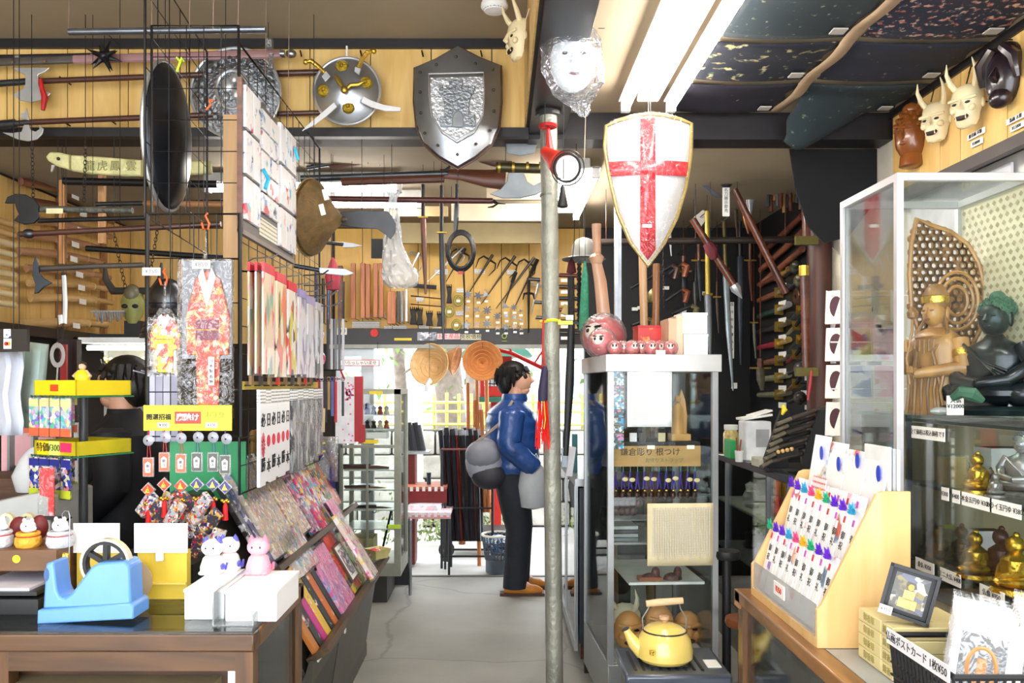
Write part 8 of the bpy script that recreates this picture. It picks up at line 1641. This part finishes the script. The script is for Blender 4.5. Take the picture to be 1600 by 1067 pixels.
for i in range(17):y=bY0+.008+i*.0146;obj('slat',MB().tube([(bX0+.012,y,.9),(bX0,y,bZ)],.0035,4),BP,bk)
for i in range(24):x=bX0+.01+i*.0155;obj('slat',MB().tube([(x,bY0+.008,.9),(x,bY0,bZ)],.0035,4),BP,bk)
for z in(.925,.95,.975):obj('crossbar',MB().tube([(bX0+.006,bY1,z),(bX0+.006,bY0,z),(bX1,bY0+.004,z)],.003,5),BP,bk)
bx('label_strip',bX0-.009,bX0-.006,bY0+.005,bY1-.01,bZ-.012,bZ+.018,M('f0f0f6',.5),bk,label='white label strip');text('仏画ポストカード 1枚¥50',(bX0-.0095,(bY0+bY1)/2,bZ+.003),.0205,INK,bk,(0,-1,0),depth=.0003)
for col in range(2):
    for i in range(6):
        c=Vector((.905+col*.125+i*.012,1.56+i*.024,1.0));mm=Matrix.Rotation(R(-24),3,'Z')@Matrix.Rotation(R(10),3,'Y')@Matrix.Rotation(R(-18),3,'X')
        t=thing('postcard',f'wrapped Buddhist postcard in the {("left","right")[col]} column of the basket, {ORD[i]} from the front','postcard',c-Vector((0,0,.05)),'postcards in the black basket');g=lambda x,z,y=0:c+mm@Vector((x,y,z))
        obj('card',MB().obox(g(0,.005),(.105,.0015,.15),mm),M('f2f0ec',.4,0,.02),t)
        if i<2:
            obj('picture',MB().obox(g(0,-.005,-.0015),(.078,.001,.105),mm),PR('5c5c60',('484848','7c7c80','686870'),40,.4),t);hb2=MB();hb2.v=[];hb2.tube([g(.024*cos(a*pi/10),-.012+.036*sin(a*pi/10),-.0025)for a in range(20)],.004,5,True);obj('halo',hb2,M(('c89058','d88878')[col],.4),t);obj('figure',MB().obox(g(0,-.018,-.003),(.016,.0012,.045),mm),M(('c87c28','e8e4f0')[col],.4),t)
            text('¥50',g(.0,.063,-.002),.012,M('707070',.5),t,mm@Vector((1,0,0)),mm@Vector((0,0,1)),depth=.0002)
        obj('wrap',MB().obox(g(0,.008,-.004),(.112,.001,.17),mm),WRAP,t)
AX,BX_,LY0,LY1,LT=1.20,1.62,1.50,2.46,1.43
lw=thing('glass_shelf_case','glass shelf case of golden and silver figures on the right counter','display case',(1.4,2.0,.9));GE=M('1c2a26',.25,0,.1)
bx('corner_post',AX,AX+.014,LY1-.014,LY1,.9,LT,GE,lw);bx('rear_panel',BX_,BX_+.01,LY0,LY1,.9,LT,M('b0a488',.6,0,.06,3),lw);bx('end_panel',AX+.014,BX_,LY1-.008,LY1,.9,LT-.01,M('a89c80',.5,0,.05,3),lw);bx('base',AX,BX_,LY0,LY1,.9,.93,M('8c8268',.5),lw)
for z in(1.02,1.237,1.42):bx('glass_shelf',AX+.004,BX_,LY0,LY1-.01,z-.008,z,GL('d8e8e0',.3,'shelf2',.02,0,.06),lw);bx('shelf_edge',AX+.001,AX+.004,LY0,LY1,z-.008,z,GE,lw)
bx('front_glass',AX-.003,AX-.001,LY0,LY1,.93,1.41,GLASS,lw)
nb=thing('tax_notice','white notice reading that prices include tax at the top of the glass case','sign',(AX,2.3,1.40));Ya,Yb_=1300*1.19/(1423-780),1300*1.19/(1474-780);bx('card',AX-.008,AX-.005,Yb_,Ya,1.365,1.40,PAPER,nb);text('全て価格は税込価格です',(AX-.0085,(Ya+Yb_)/2,1.383),.017,INK,nb,(0,-1,0),depth=.0003)
def tag_(px,z,tx,lab,w=.09,x=AX-.008):
    Y=1300*1.195/(px-780);t=thing('price_card',lab,'price tag',(x,Y,z-.03),'price cards on the glass shelves');bx('card',x,x+.002,Y-w/2,Y+w/2,z-.028,z+.006,PAPER,t);text(tx,(x-.0006,Y,z-.011),.017,INK,t,(0,-1,0),depth=.0003)
for j,(px,tx,w)in enumerate(((1478,'¥300',.035),(1495,'¥400',.035),(1527,'本金五円ゆ ¥3000',.13),(1572,'トライ玉円ゆ ¥3800',.12))):tag_(px,1.237,tx,f'price card on the upper shelf edge of the figure case, {ORD[j]} from the far end',w)
for j,(px,tx,w)in enumerate(((1446,'金仏 ¥350',.10),(1486,'ミニ大仏 ¥400',.10),(1551,'仏像 ¥950',.10))):tag_(px,1.02,tx,f'price card on the lower shelf edge of the figure case, {ORD[j]} from the far end',w)
def buddha(nm,lab,x,y,z,h_,mat,grp=None,yaw=0,stand=False,robe=None,hair=None):
    turn((x,y),yaw);t=thing(nm,lab,'statue',(x,y,z),grp);s=h_;rb=robe or mat;c=Vector((x,y,z));V=lambda a,b,d:c+Vector((a,b,d))*s
    if not stand:
        obj('base',MB().lathe([(0,0),(.40,0),(.42,.04),(.38,.07),(0,.07)],(0,0,0),20),mat,t);t.children[-1].scale=(s,s,s);o_=t.children[-1];o_.location=XF[t].inverted()@(c+Vector((0,0,.035*s)))
        obj('lap',MB().sph(V(0,-.06,.17),(.37*s,.24*s,.11*s),18,9),rb,t)
        for d in(-1,1):obj('knee',MB().sph(V(d*.26,-.10,.16),(.15*s,.14*s,.10*s),12,8),rb,t)
        obj('torso',MB().lathe([(.22,.14),(.21,.25),(.22,.38),(.24,.50),(.20,.58),(.09,.64),(.06,.68)],(0,0,0),18,sy=.72),rb,t);o_=t.children[-1];o_.scale=(s,s,s);o_.location=XF[t].inverted()@(c+Vector((0,.02*s,.41*s)))
        for d in(-1,1):obj('arm',MB().tube([V(d*.21,0,.54),V(d*.29,-.04,.38),V(d*.20,-.20,.27),V(0,-.26,.24)],[.075*s,.07*s,.055*s,.045*s],10),rb,t)
        for k in range(5):obj('robe_fold',MB().tube([V(-.18+k*.04,-.14,.56-k*.03),V(-.02+k*.03,-.175,.42-k*.03),V(.16,-.13,.34-k*.03)],.012*s,6),rb,t)
        hz=.76
    else:
        obj('robe',MB().lathe([(0,0),(.24,0),(.22,.15),(.19,.4),(.20,.55),(.22,.66),(.15,.74),(.06,.78)],c,18,sy=.75),rb,t);hz=.85
        t.children[-1].data.transform(Matrix.Scale(1,4));t.children[-1].scale=(s,s,s)
        for d in(-1,1):obj('arm',MB().tube([V(d*.19,0,.68),V(d*.24,-.04,.52),V(d*.10,-.18,.48)],[.06*s,.05*s,.035*s],8),rb,t)
    if stand:hz=.86
    obj('head',MB().sph(V(0,-.02,hz),(.115*s,.12*s,.145*s),16,10),mat,t)
    hm=hair or mat;obj('hair_cap',MB().sph(V(0,.02,hz+.055),(.13*s,.135*s,.12*s),16,10),hm,t);obj('topknot',MB().sph(V(0,.02,hz+.17),(.06*s,.06*s,.05*s),10,7),hm,t)
    obj('nose',MB().tube([V(0,-.13,hz+.03),V(0,-.155,hz-.02),V(0,-.135,hz-.03)],[.01*s,.02*s,.014*s],6),mat,t)
    for d in(-1,1):obj('ear',MB().sph(V(d*.115,0,hz-.01),(.018*s,.03*s,.065*s),8,6),mat,t)
    if h_>.15:
        cu=MB()
        for k in range(90):a=k*2.4;zz=-.05+1.0*k/90;rr_=math.sqrt(max(0,1-zz*zz));p=Vector((rr_*cos(a)*.132,rr_*sin(a)*.137+.02,zz*.122+hz+.055));(p.y>-.10)and cu.sph(c+p*s,.014*s,6,4)
        obj('curls',cu,hm,t);obj('lips',MB().sph(V(0,-.13,hz-.065),(.03*s,.012*s,.01*s),8,5),mat,t)
        for d in(-1,1):obj('eyelid',MB().sph(V(d*.045,-.125,hz+.015),(.03*s,.012*s,.009*s),8,5),mat,t)
    turn((0,0),0);return t
def small(nm,lab,x,y,z,s,mat,grp=None):
    """small seated figure cast in one piece with base, body and head"""
    t=thing(nm,lab,'statue',(x,y,z),grp);c=(x,y,z)
    obj('base',MB().lathe([(0,0),(.42*s,0),(.40*s,.08*s),(0,.08*s)],c,14),mat,t);obj('lap',MB().sph((x,y,z+.18*s),(.38*s,.30*s,.12*s),14,8),mat,t)
    obj('body',MB().lathe([(.24*s,.15*s),(.26*s,.4*s),(.24*s,.55*s),(.10*s,.66*s),(.07*s,.7*s)],c,14),mat,t);obj('head',MB().sph((x-.02*s,y,z+.8*s),(.15*s,.15*s,.17*s),12,8),mat,t);obj('topknot',MB().sph((x,y,z+.97*s),.06*s,8,6),mat,t)
    for d in(-1,1):obj('arm',MB().tube([(x,y+d*.22*s,z+.52*s),(x-.08*s,y+d*.30*s,z+.36*s),(x-.26*s,y+d*.06*s,z+.26*s)],.07*s,8),mat,t)
GLD=M('d8b040',.22,.9,.2,40,0,.4,60);BRZ=M('6c4c1c',.3,.7,.25,20);SIL=M('a0a0a4',.3,.7,.3,14)
def yx(px,x):return 1300*x/(px-780)
for i,(px,x,s,z,m_,nm_)in enumerate(((1456,1.27,.105,1.02,BRZ,'bronze'),(1468,1.24,.10,1.02,GLD,'gold'),(1503,1.27,.115,1.02,BRZ,'bronze'),(1525,1.24,.12,1.02,GLD,'gold'),(1565,1.30,.13,1.02,M('44282c',.3,.2,.4,60),'dark red'),(1588,1.245,.14,1.02,GLD,'gold'),(1510,1.28,.075,1.237,GLD,'gold'),(1528,1.25,.105,1.237,GLD,'gold'),(1556,1.25,.06,1.237,SIL,'silver'),(1548,1.28,.065,1.237,M('58585c',.3,.6),'dark silver'))):
    small('seated_figure',f'{nm_} seated figure on the {("lower","upper")[z > 1.1]} glass shelf, {ORD[i if i < 6 else i - 6]} from the far end',x,yx(px,x),z,s,m_,'seated figures in the glass shelf case')
buddha('silver_buddha','silver seated Buddha with curled hair at the right edge of the upper glass shelf',1.33,yx(1598,1.33),1.237,.175,SIL,yaw=-60)
for i,(px,x,z,w_,h_,c_,lab)in enumerate(((1478,1.26,1.237,.035,.075,'d8b050','open yellow box on the upper shelf of the figure case'),(1497,1.25,1.237,.03,.085,'e0c468','yellow card in a clear box on the upper shelf of the figure case'),(1560,1.45,1.237,.10,.10,'e4e6ec','large white box behind the silver figures'),(1536,1.42,1.02,.075,.075,'e4e4ea','white box behind the gold figures, right of its twin'),(1490,1.36,1.02,.055,.055,'d8d6d4','white box between the bronze figures'))):
    t=thing('gift_box',lab,'box',(x,yx(px,x),z));y=yx(px,x);bx('box',x-w_/2,x+w_/2,y-w_/2,y+w_/2,z,z+h_,M(c_,.5,0,.04),t,bev=.002)
    if i<2:bx('clear_cover',x-w_/2-.003,x+w_/2+.003,y-w_/2-.004,y+w_/2+.004,z,z+h_+.006,GL('ffffff',.5,'cov',.05,0,.1),t)
    else:bx('lid',x-w_/2-.002,x+w_/2+.002,y-w_/2-.002,y+w_/2+.002,z+h_*.78,z+h_,M(c_,.45,0,.04),t)
UX0,UX1,UY0,UY1,UZ0,UZ1=1.147,1.553,2.40,2.80,1.43,2.13
uc=thing('statue_case','tall silver framed glass case holding the wooden and bronze statues','display case',(1.35,2.6,.9));FR=M('c4c4c6',.35,.4,.04)
for x in(UX0,UX1-.02):
    for y in(UY0,UY1-.02):bx('post',x,x+.02,y,y+.02,UZ0-.03 if x>UX0 else.9+.3,UZ1,FR,uc)
for y in(UY0,UY1-.02):bx('top_rail',UX0+.02,UX1-.02,y,y+.02,UZ1-.022,UZ1,FR,uc)
for x in(UX0,UX1-.02):bx('top_rail',x,x+.02,UY0+.02,UY1-.02,UZ1-.022,UZ1,FR,uc)
bx('top_glass',UX0+.01,UX1-.01,UY0+.01,UY1-.01,UZ1+.0005,UZ1+.003,GLASS,uc);bx('front_glass',UX0+.02,UX1-.02,UY0+.008,UY0+.012,UZ0,UZ1-.02,GL('f8fcfa',.05),uc);bx('side_glass',UX0+.008,UX0+.012,UY0+.02,UY1-.02,UZ0-.2,UZ1-.02,GLASS,uc)
bx('floor_glass',UX0+.06,UX1+.1,UY0-.02,UY1,UZ0-.012,UZ0,GL('d8e8e0',.3,'shelf2',.02,0,.06),uc);bx('plinth',1.22,UX1,2.47,UY1,.9,UZ0-.012,M('8a8270',.6),uc);bx('foot',UX0,1.22,UY1-.02,UY1,.9,1.2,FR,uc);bx('foot',UX0,UX0+.02,UY0,UY0+.02,.9,1.2,FR,uc)
pn=bx('mesh_panel',UX1-.008,UX1-.004,UY0-.2,UY1-.02,UZ0,UZ1-.02,M('e4dcc0',.5,0,.02),uc);dm=MB()
for i in range(17):
    for j in range(28):
        y=UY0-.19+i*.0335+(.0168 if j%2 else 0);z=UZ0+.02+j*.0235;dm.add([(UX1-.0095,y,z-.009),(UX1-.0095,y+.011,z),(UX1-.0095,y,z+.009),(UX1-.0095,y-.011,z)],[(0,1,2,3)])
obj('punched_diamonds',dm,M('b4a888',.6),pn)['kind']='stuff'
KW=WD('6c451e','9a6c38','Z',.45,5);KL=WD('8c5c2c','b98646','Z',.4,5,.2)
kn=thing('wooden_kannon','carved wooden Kannon statue holding a lotus before a pierced halo','statue',W(1470,645,2.62));Yk=2.66
HO=[(1432,342),(1424,380),(1421,430),(1424,480),(1436,520),(1455,545),(1490,556),(1515,545),(1531,515),(1538,480),(1537,445),(1528,410),(1512,382),(1485,362),(1450,350)]
hp_=[W(a,b,Yk)for a,b in HO];obj('halo_rim',MB().tube(hp_,.008,8,True,1),KL,kn);hl_=MB();q=random.Random(14);hcx,hcz=WX(1486,Yk),WZ(470,Yk)
def inside(px,py):
    r=False;j=len(HO)-1
    for i in range(len(HO)):
        if(HO[i][1]>py)!=(HO[j][1]>py)and px<(HO[j][0]-HO[i][0])*(py-HO[i][1])/(HO[j][1]-HO[i][1])+HO[i][0]:r=not r
        j=i
    return r
for i in range(11):
    for j in range(20):
        px,py=1426+i*11+(5 if j%2 else 0),352+j*10.5
        if inside(px,py):hl_.ring(W(px+q.uniform(-1,1),py,Yk),.0122,.0058,9,5,'Y',1,q.uniform(.8,1.1))
obj('pierced_scrolls',hl_,KW,kn)['kind']='stuff'
for r_ in(.04,.062,.080):obj('halo_ring',MB().ring(W(1495,470,Yk-.012),r_,.006,28,6,'Y',.85,1.15),KL,kn)
obj('halo_disc',MB().lathe([(0,0),(.045,.0),(.045,.006),(0,.006)],W(1492,465,Yk),24,'Y',.8,1.1),KW,kn)
obj('halo_stand',MB().box(WX(1502,Yk),WX(1518,Yk),Yk,Yk+.02,UZ0,WZ(545,Yk)),KW,kn)
Yq=2.60;c=W(1462,500,Yq);turn((c.x,c.y),-58);Z=lambda py:WZ(py,Yq);K=c
obj('robe',MB().lathe([(.092,Z(646)),(.088,Z(620)),(.078,Z(590)),(.075,Z(565)),(.084,Z(545)),(.080,Z(530)),(.055,Z(518)),(.026,Z(512)),(.022,Z(505))],(c.x,c.y,0),22,sy=.68),KL,kn)
obj('head',MB().sph((c.x,c.y-.008,Z(488)),(.032,.038,.046),18,12),KL,kn);obj('nose',MB().tube([(c.x,c.y-.046,Z(482)),(c.x,c.y-.056,Z(492)),(c.x,c.y-.048,Z(494))],[.003,.0045,.003],7),KL,kn);obj('lips',MB().sph((c.x,c.y-.047,Z(500)),(.010,.005,.004),8,5),M('8c4c30',.5),kn);obj('hair',MB().sph((c.x,c.y+.006,Z(473)),(.040,.042,.036),16,10),KW,kn)
obj('high_crown',MB().lathe([(.036,Z(472)),(.038,Z(462)),(.030,Z(452)),(.018,Z(445)),(0,Z(443))],(c.x,c.y,0),18),KW,kn);obj('crown_band',MB().lathe([(.040,Z(474)),(.042,Z(464)),(.036,Z(462)),(.036,Z(474)),(.040,Z(474))],(c.x,c.y-.002,0),20),GOLD,kn)
for d in(-1,1):
    obj('ear',MB().sph((c.x+d*.037,c.y+.002,Z(490)),(.005,.01,.020),8,6),KL,kn);obj('eyelid',MB().sph((c.x+d*.014,c.y-.045,Z(486)),(.008,.004,.0025),8,5),KW,kn);obj('shawl',MB().tube([(c.x+d*.03,c.y,Z(495)),(c.x+d*.05,c.y-.02,Z(520)),(c.x+d*.025,c.y-.06,Z(550)),(c.x+d*.045,c.y-.055,Z(600)),(c.x+d*.05,c.y-.05,Z(640))],.006,7),KW,kn)
    el=(c.x+d*.095,c.y-.01,Z(575));hd_=(c.x-.02+d*.01,c.y-.105,Z(585)if d>0 else Z(545));obj('upper_arm',MB().tube([(c.x+d*.072,c.y,Z(532)),el],[.028,.024],12),KL,kn);obj('forearm',MB().tube([el,hd_],[.023,.015],12),KL,kn);obj('armlet',MB().tube([(c.x+d*.080,c.y-.004,Z(548)),(c.x+d*.086,c.y-.006,Z(558))],.030,14),GOLD,kn)
    for k in range(4):obj('finger',MB().tube([hd_,(hd_[0]-.006+k*.005,hd_[1]-.018,hd_[2]+.008*d),(hd_[0]-.004+k*.005,hd_[1]-.024,hd_[2]+.024)],[.006,.005,.003],6),KL,kn)
    obj('thumb',MB().tube([hd_,(hd_[0]+.012,hd_[1]-.008,hd_[2]+.018)],[.006,.004],6),KL,kn)
nk=MB().ring((c.x,c.y-.02,Z(528)),.045,.004,20,6,'Z')
for k in range(5):nk.tube([(c.x-.03+k*.015,c.y-.062,Z(532)),(c.x-.03+k*.015,c.y-.064,Z(545+4*(2-abs(k-2))))],.003,5)
obj('necklace',nk,KW,kn)
for k in range(6):obj('robe_fold',MB().tube([(c.x-.06+k*.024,c.y-.05,Z(572)),(c.x-.05+k*.02,c.y-.062,Z(610)),(c.x-.06+k*.024,c.y-.058,Z(645))],.005,6),KW,kn)
obj('lotus_stem',MB().tube([(c.x-.02,c.y-.105,Z(600)),(c.x-.025,c.y-.115,Z(560)),(c.x-.01,c.y-.11,Z(520)),(c.x-.015,c.y-.10,Z(500))],.004,6),KL,kn);obj('lotus_bud',MB().lathe([(0,-.02),(.014,-.012),(.016,.004),(.006,.02),(0,.022)],(c.x-.015,c.y-.10,Z(492)),12),KW,kn);turn((0,0),0)
BGR=M('1c2428',.3,.5,.4,8,.3);GRN=M('3c6450',.5,.2,.25,12)
buddha('bronze_buddha','large dark bronze seated Buddha with green hair in the glass case',1.475,2.47,UZ0,.375,M('18282a',.32,.45,.3,8),yaw=-60,robe=BGR,hair=GRN)
obj('green_robe_hem',MB().tube([W(1488,622,2.36),W(1502,612,2.34),W(1520,616,2.32),W(1535,626,2.32)],[.01,.018,.02,.01],8),GRN,[o for o in bpy.data.objects if o.name=='bronze_buddha'][0])
for px,w_,tx,lab in((1493,26,'合金 大仏 ¥12000','white price card before the bronze Buddha, left one'),(1594,36,'合金 大仏 ¥10500','white price card before the bronze Buddha, cut by the right edge')):
    t=thing('price_card',lab,'price tag',W(px,640,2.385));bx('card',WX(px-w_/2,2.385),WX(px+w_/2,2.385),2.385,2.389,UZ0+.001,WZ(618,2.385),PAPER,t)
    for i,s__ in enumerate(tx.split(' ')[1:]):text(s__,(WX(px,2.385),2.384,WZ(626+i*9,2.385)),.016,INK,t)
for i,px in enumerate((1475,1560)):one('crumpled_wrap',('crumpled clear wrap beside the left price card on the statue shelf','crumpled clear wrap under the bronze Buddha front')[i],'wrap',MB().sph((WX(px,2.40),2.42,UZ0+.012),(.03+i*.03,.02,.012),12,7),GL('ffffff',.6,'crw',.1,1,.3))
pr_=thing('postcard_stand','white wire stand of postcards and prints behind the statue case','display rack',(1.42,3.2,0));obj('pole',MB().cyl((1.42,3.24,0),(1.42,3.24,WZ(430,3.2)),.012),WHITE,pr_);obj('foot',MB().lathe([(.16,0),(.16,.01),(.02,.03),(0,.03)],(1.42,3.24,0),20),WHITE,pr_)
for i in range(4):z=WZ(455+i*72,3.1);obj('pocket_wire',MB().tube([(1.22,3.1,z),(1.22,3.06,z-.02),(1.52,3.06,z-.02),(1.52,3.1,z)],.003,5).tube([(1.42,3.24,z),(1.42,3.08,z)],.003,5),WHITE,pr_)
PCP=[PR('5c88c8',('e8f0f8','3060a8','88b8e8','c8d8f0'),26,.6),PR('ece8f0',('4c3c88','e84860','f4f0f4','8878b0'),22,.45),PR('e890a8',('c83048','f4c8d4','f0e0e8'),24,.5),PR('c8d880',('4c70a8','f0f0e0','c84848'),24,.45),PR('e8e0c4',('d8ccb0','f0ece0'),20,.4)]
for r_ in range(4):
    for c_ in range(3):
        x=1.245+c_*.088;z=WZ(508+r_*58,3.08);t=thing('postcard_stack',f'stack of postcards on the wire stand, {ORD[r_]} row down, {("left","middle","right")[c_]} column','postcard',(x,3.07,z),'postcards on the wire stand');m_=Matrix.Rotation(R(-8 if c_ else-34),3,'Z' if c_ else 'Z')@Matrix.Rotation(R(-10),3,'X')
        obj('cards',MB().obox((x,3.07,z+.065),(.076,.012,.125),m_),M('f2eee4',.5),t,bev=.001)
        if c_==0:obj('round_print',MB().lathe([(.03,-.001),(.03,.001)],Vector((x,3.07,z+.065))+m_@Vector((0,-.0072,0)),18,'Y',.8,1.3),M('5c3840',.5),t)
        else:obj('print',MB().obox(Vector((x,3.07,z+.065))+m_@Vector((0,-.0065,0)),(.068,.001,.115),m_),PCP[(r_+c_*2)%4 if r_ else 4],t)
fr2=thing('round_picture','dark red round picture in a thin black frame on the pale wall behind the stand','picture',(1.97,4.6,1.6));Yp=4.9;bx('frame',1.955,1.985,4.3,5.02,1.62,1.92,M('141418',.4),fr2);bx('mount',1.950,1.955,4.32,5.0,1.64,1.90,M('d4d4d4',.6),fr2);obj('round_print',MB().lathe([(.12,0),(.12,.003)],(1.946,4.72,1.76),28,'X',1,1.4),M('481c28',.5),fr2)
one('pale_board','cream leaning board between the wooden pillar and the statue case','board',MB().prism([(4.25,1.0),(4.98,1.0),(4.98,2.35),(4.25,1.95)],1.975,1.985,'YZ'),M('e4dcc4',.6));one('white_sheet','pale grey sheet hanging on the right wall behind the statue case','sheet',MB().box(2.03,2.04,3.3,4.1,1.3,2.4),M('c8c8cc',.6))
def pin(o,how):
    pts=[]
    for x in[o]+list(o.children):
        if x.type=='MESH':pts+=[(XF[x]@v.co)for v in list(x.data.vertices)[::3]]
    if not pts:return
    if how=='up':
        p=max(pts,key=lambda v:v.z);e=Vector((p.x,p.y,2.77 if p.y>4.3 else(3.255 if p.x<.14 else 2.895)));nm='cord';r_=.0018
    elif how=='back':p=max(pts,key=lambda v:v.y);e=Vector((p.x,6.6,p.z));nm='peg';r_=.003
    elif how=='right':p=max(pts,key=lambda v:v.x);e=Vector((1.995,p.y,p.z));nm='peg';r_=.003
    else:p=min(pts,key=lambda v:v.x);e=Vector((-.94 if how=='grid' else-2.93,p.y,p.z));nm='peg';r_=.003
    if(e-p).length>.004:obj(nm,MB().cyl(p-(e-p).normalized()*.008,e,r_,n=5),BLACK,o)
HOW={'up':'cardboard_sheet white_paddle hanging_post black_cloth_flap red_cloth_bag clear_bag hanging_bell chain chain_bundle coiled_whip white_bells cross_shield spot_lamp black_tassel spear broad_blade conical_hat cable_coil dark_curtain red_fabric white_ring green_net_bundle black_bead_string iron_helmet spiked_flail flail red_binding dark_axe bagged_mask ceiling_pipe grey_sheet green_sheet black_sign_panel samurai_helmet wooden_plank clear_strip oval_shield awning_bracket',
       'back':'tonfa_end upright_rod wooden_club baton claw_glove cord_ring throwing_star sai long_sword flintlock price_labels throwing_star hanging_plank price_strip number_sign',
       'right':'brown_club horned_mask buddha_mask black_mask','grid':'chopstick_pack phone_strap wooden_spoon folding_fan pink_charm_cluster upper_hook clear_bag.001 wooden_charm yellow_rail hanging_packet',
       'left':'rack_post'}
for how,names in HOW.items():
    for nm in names.split():
        for o in[o for o in bpy.data.objects if o.parent is None and 'label' in o and o.name.split('.')[0]==nm and o in XF]:
            if nm=='price_labels' and how=='back':continue
            if nm=='horned_mask' and XF[o].translation.x<1.7:continue
            pin(o,how)
for o in[o for o in bpy.data.objects if o.parent is None and o.name.startswith('short_sword')]:pin(o,'right' if XF[o].translation.x>1.8 else 'back')
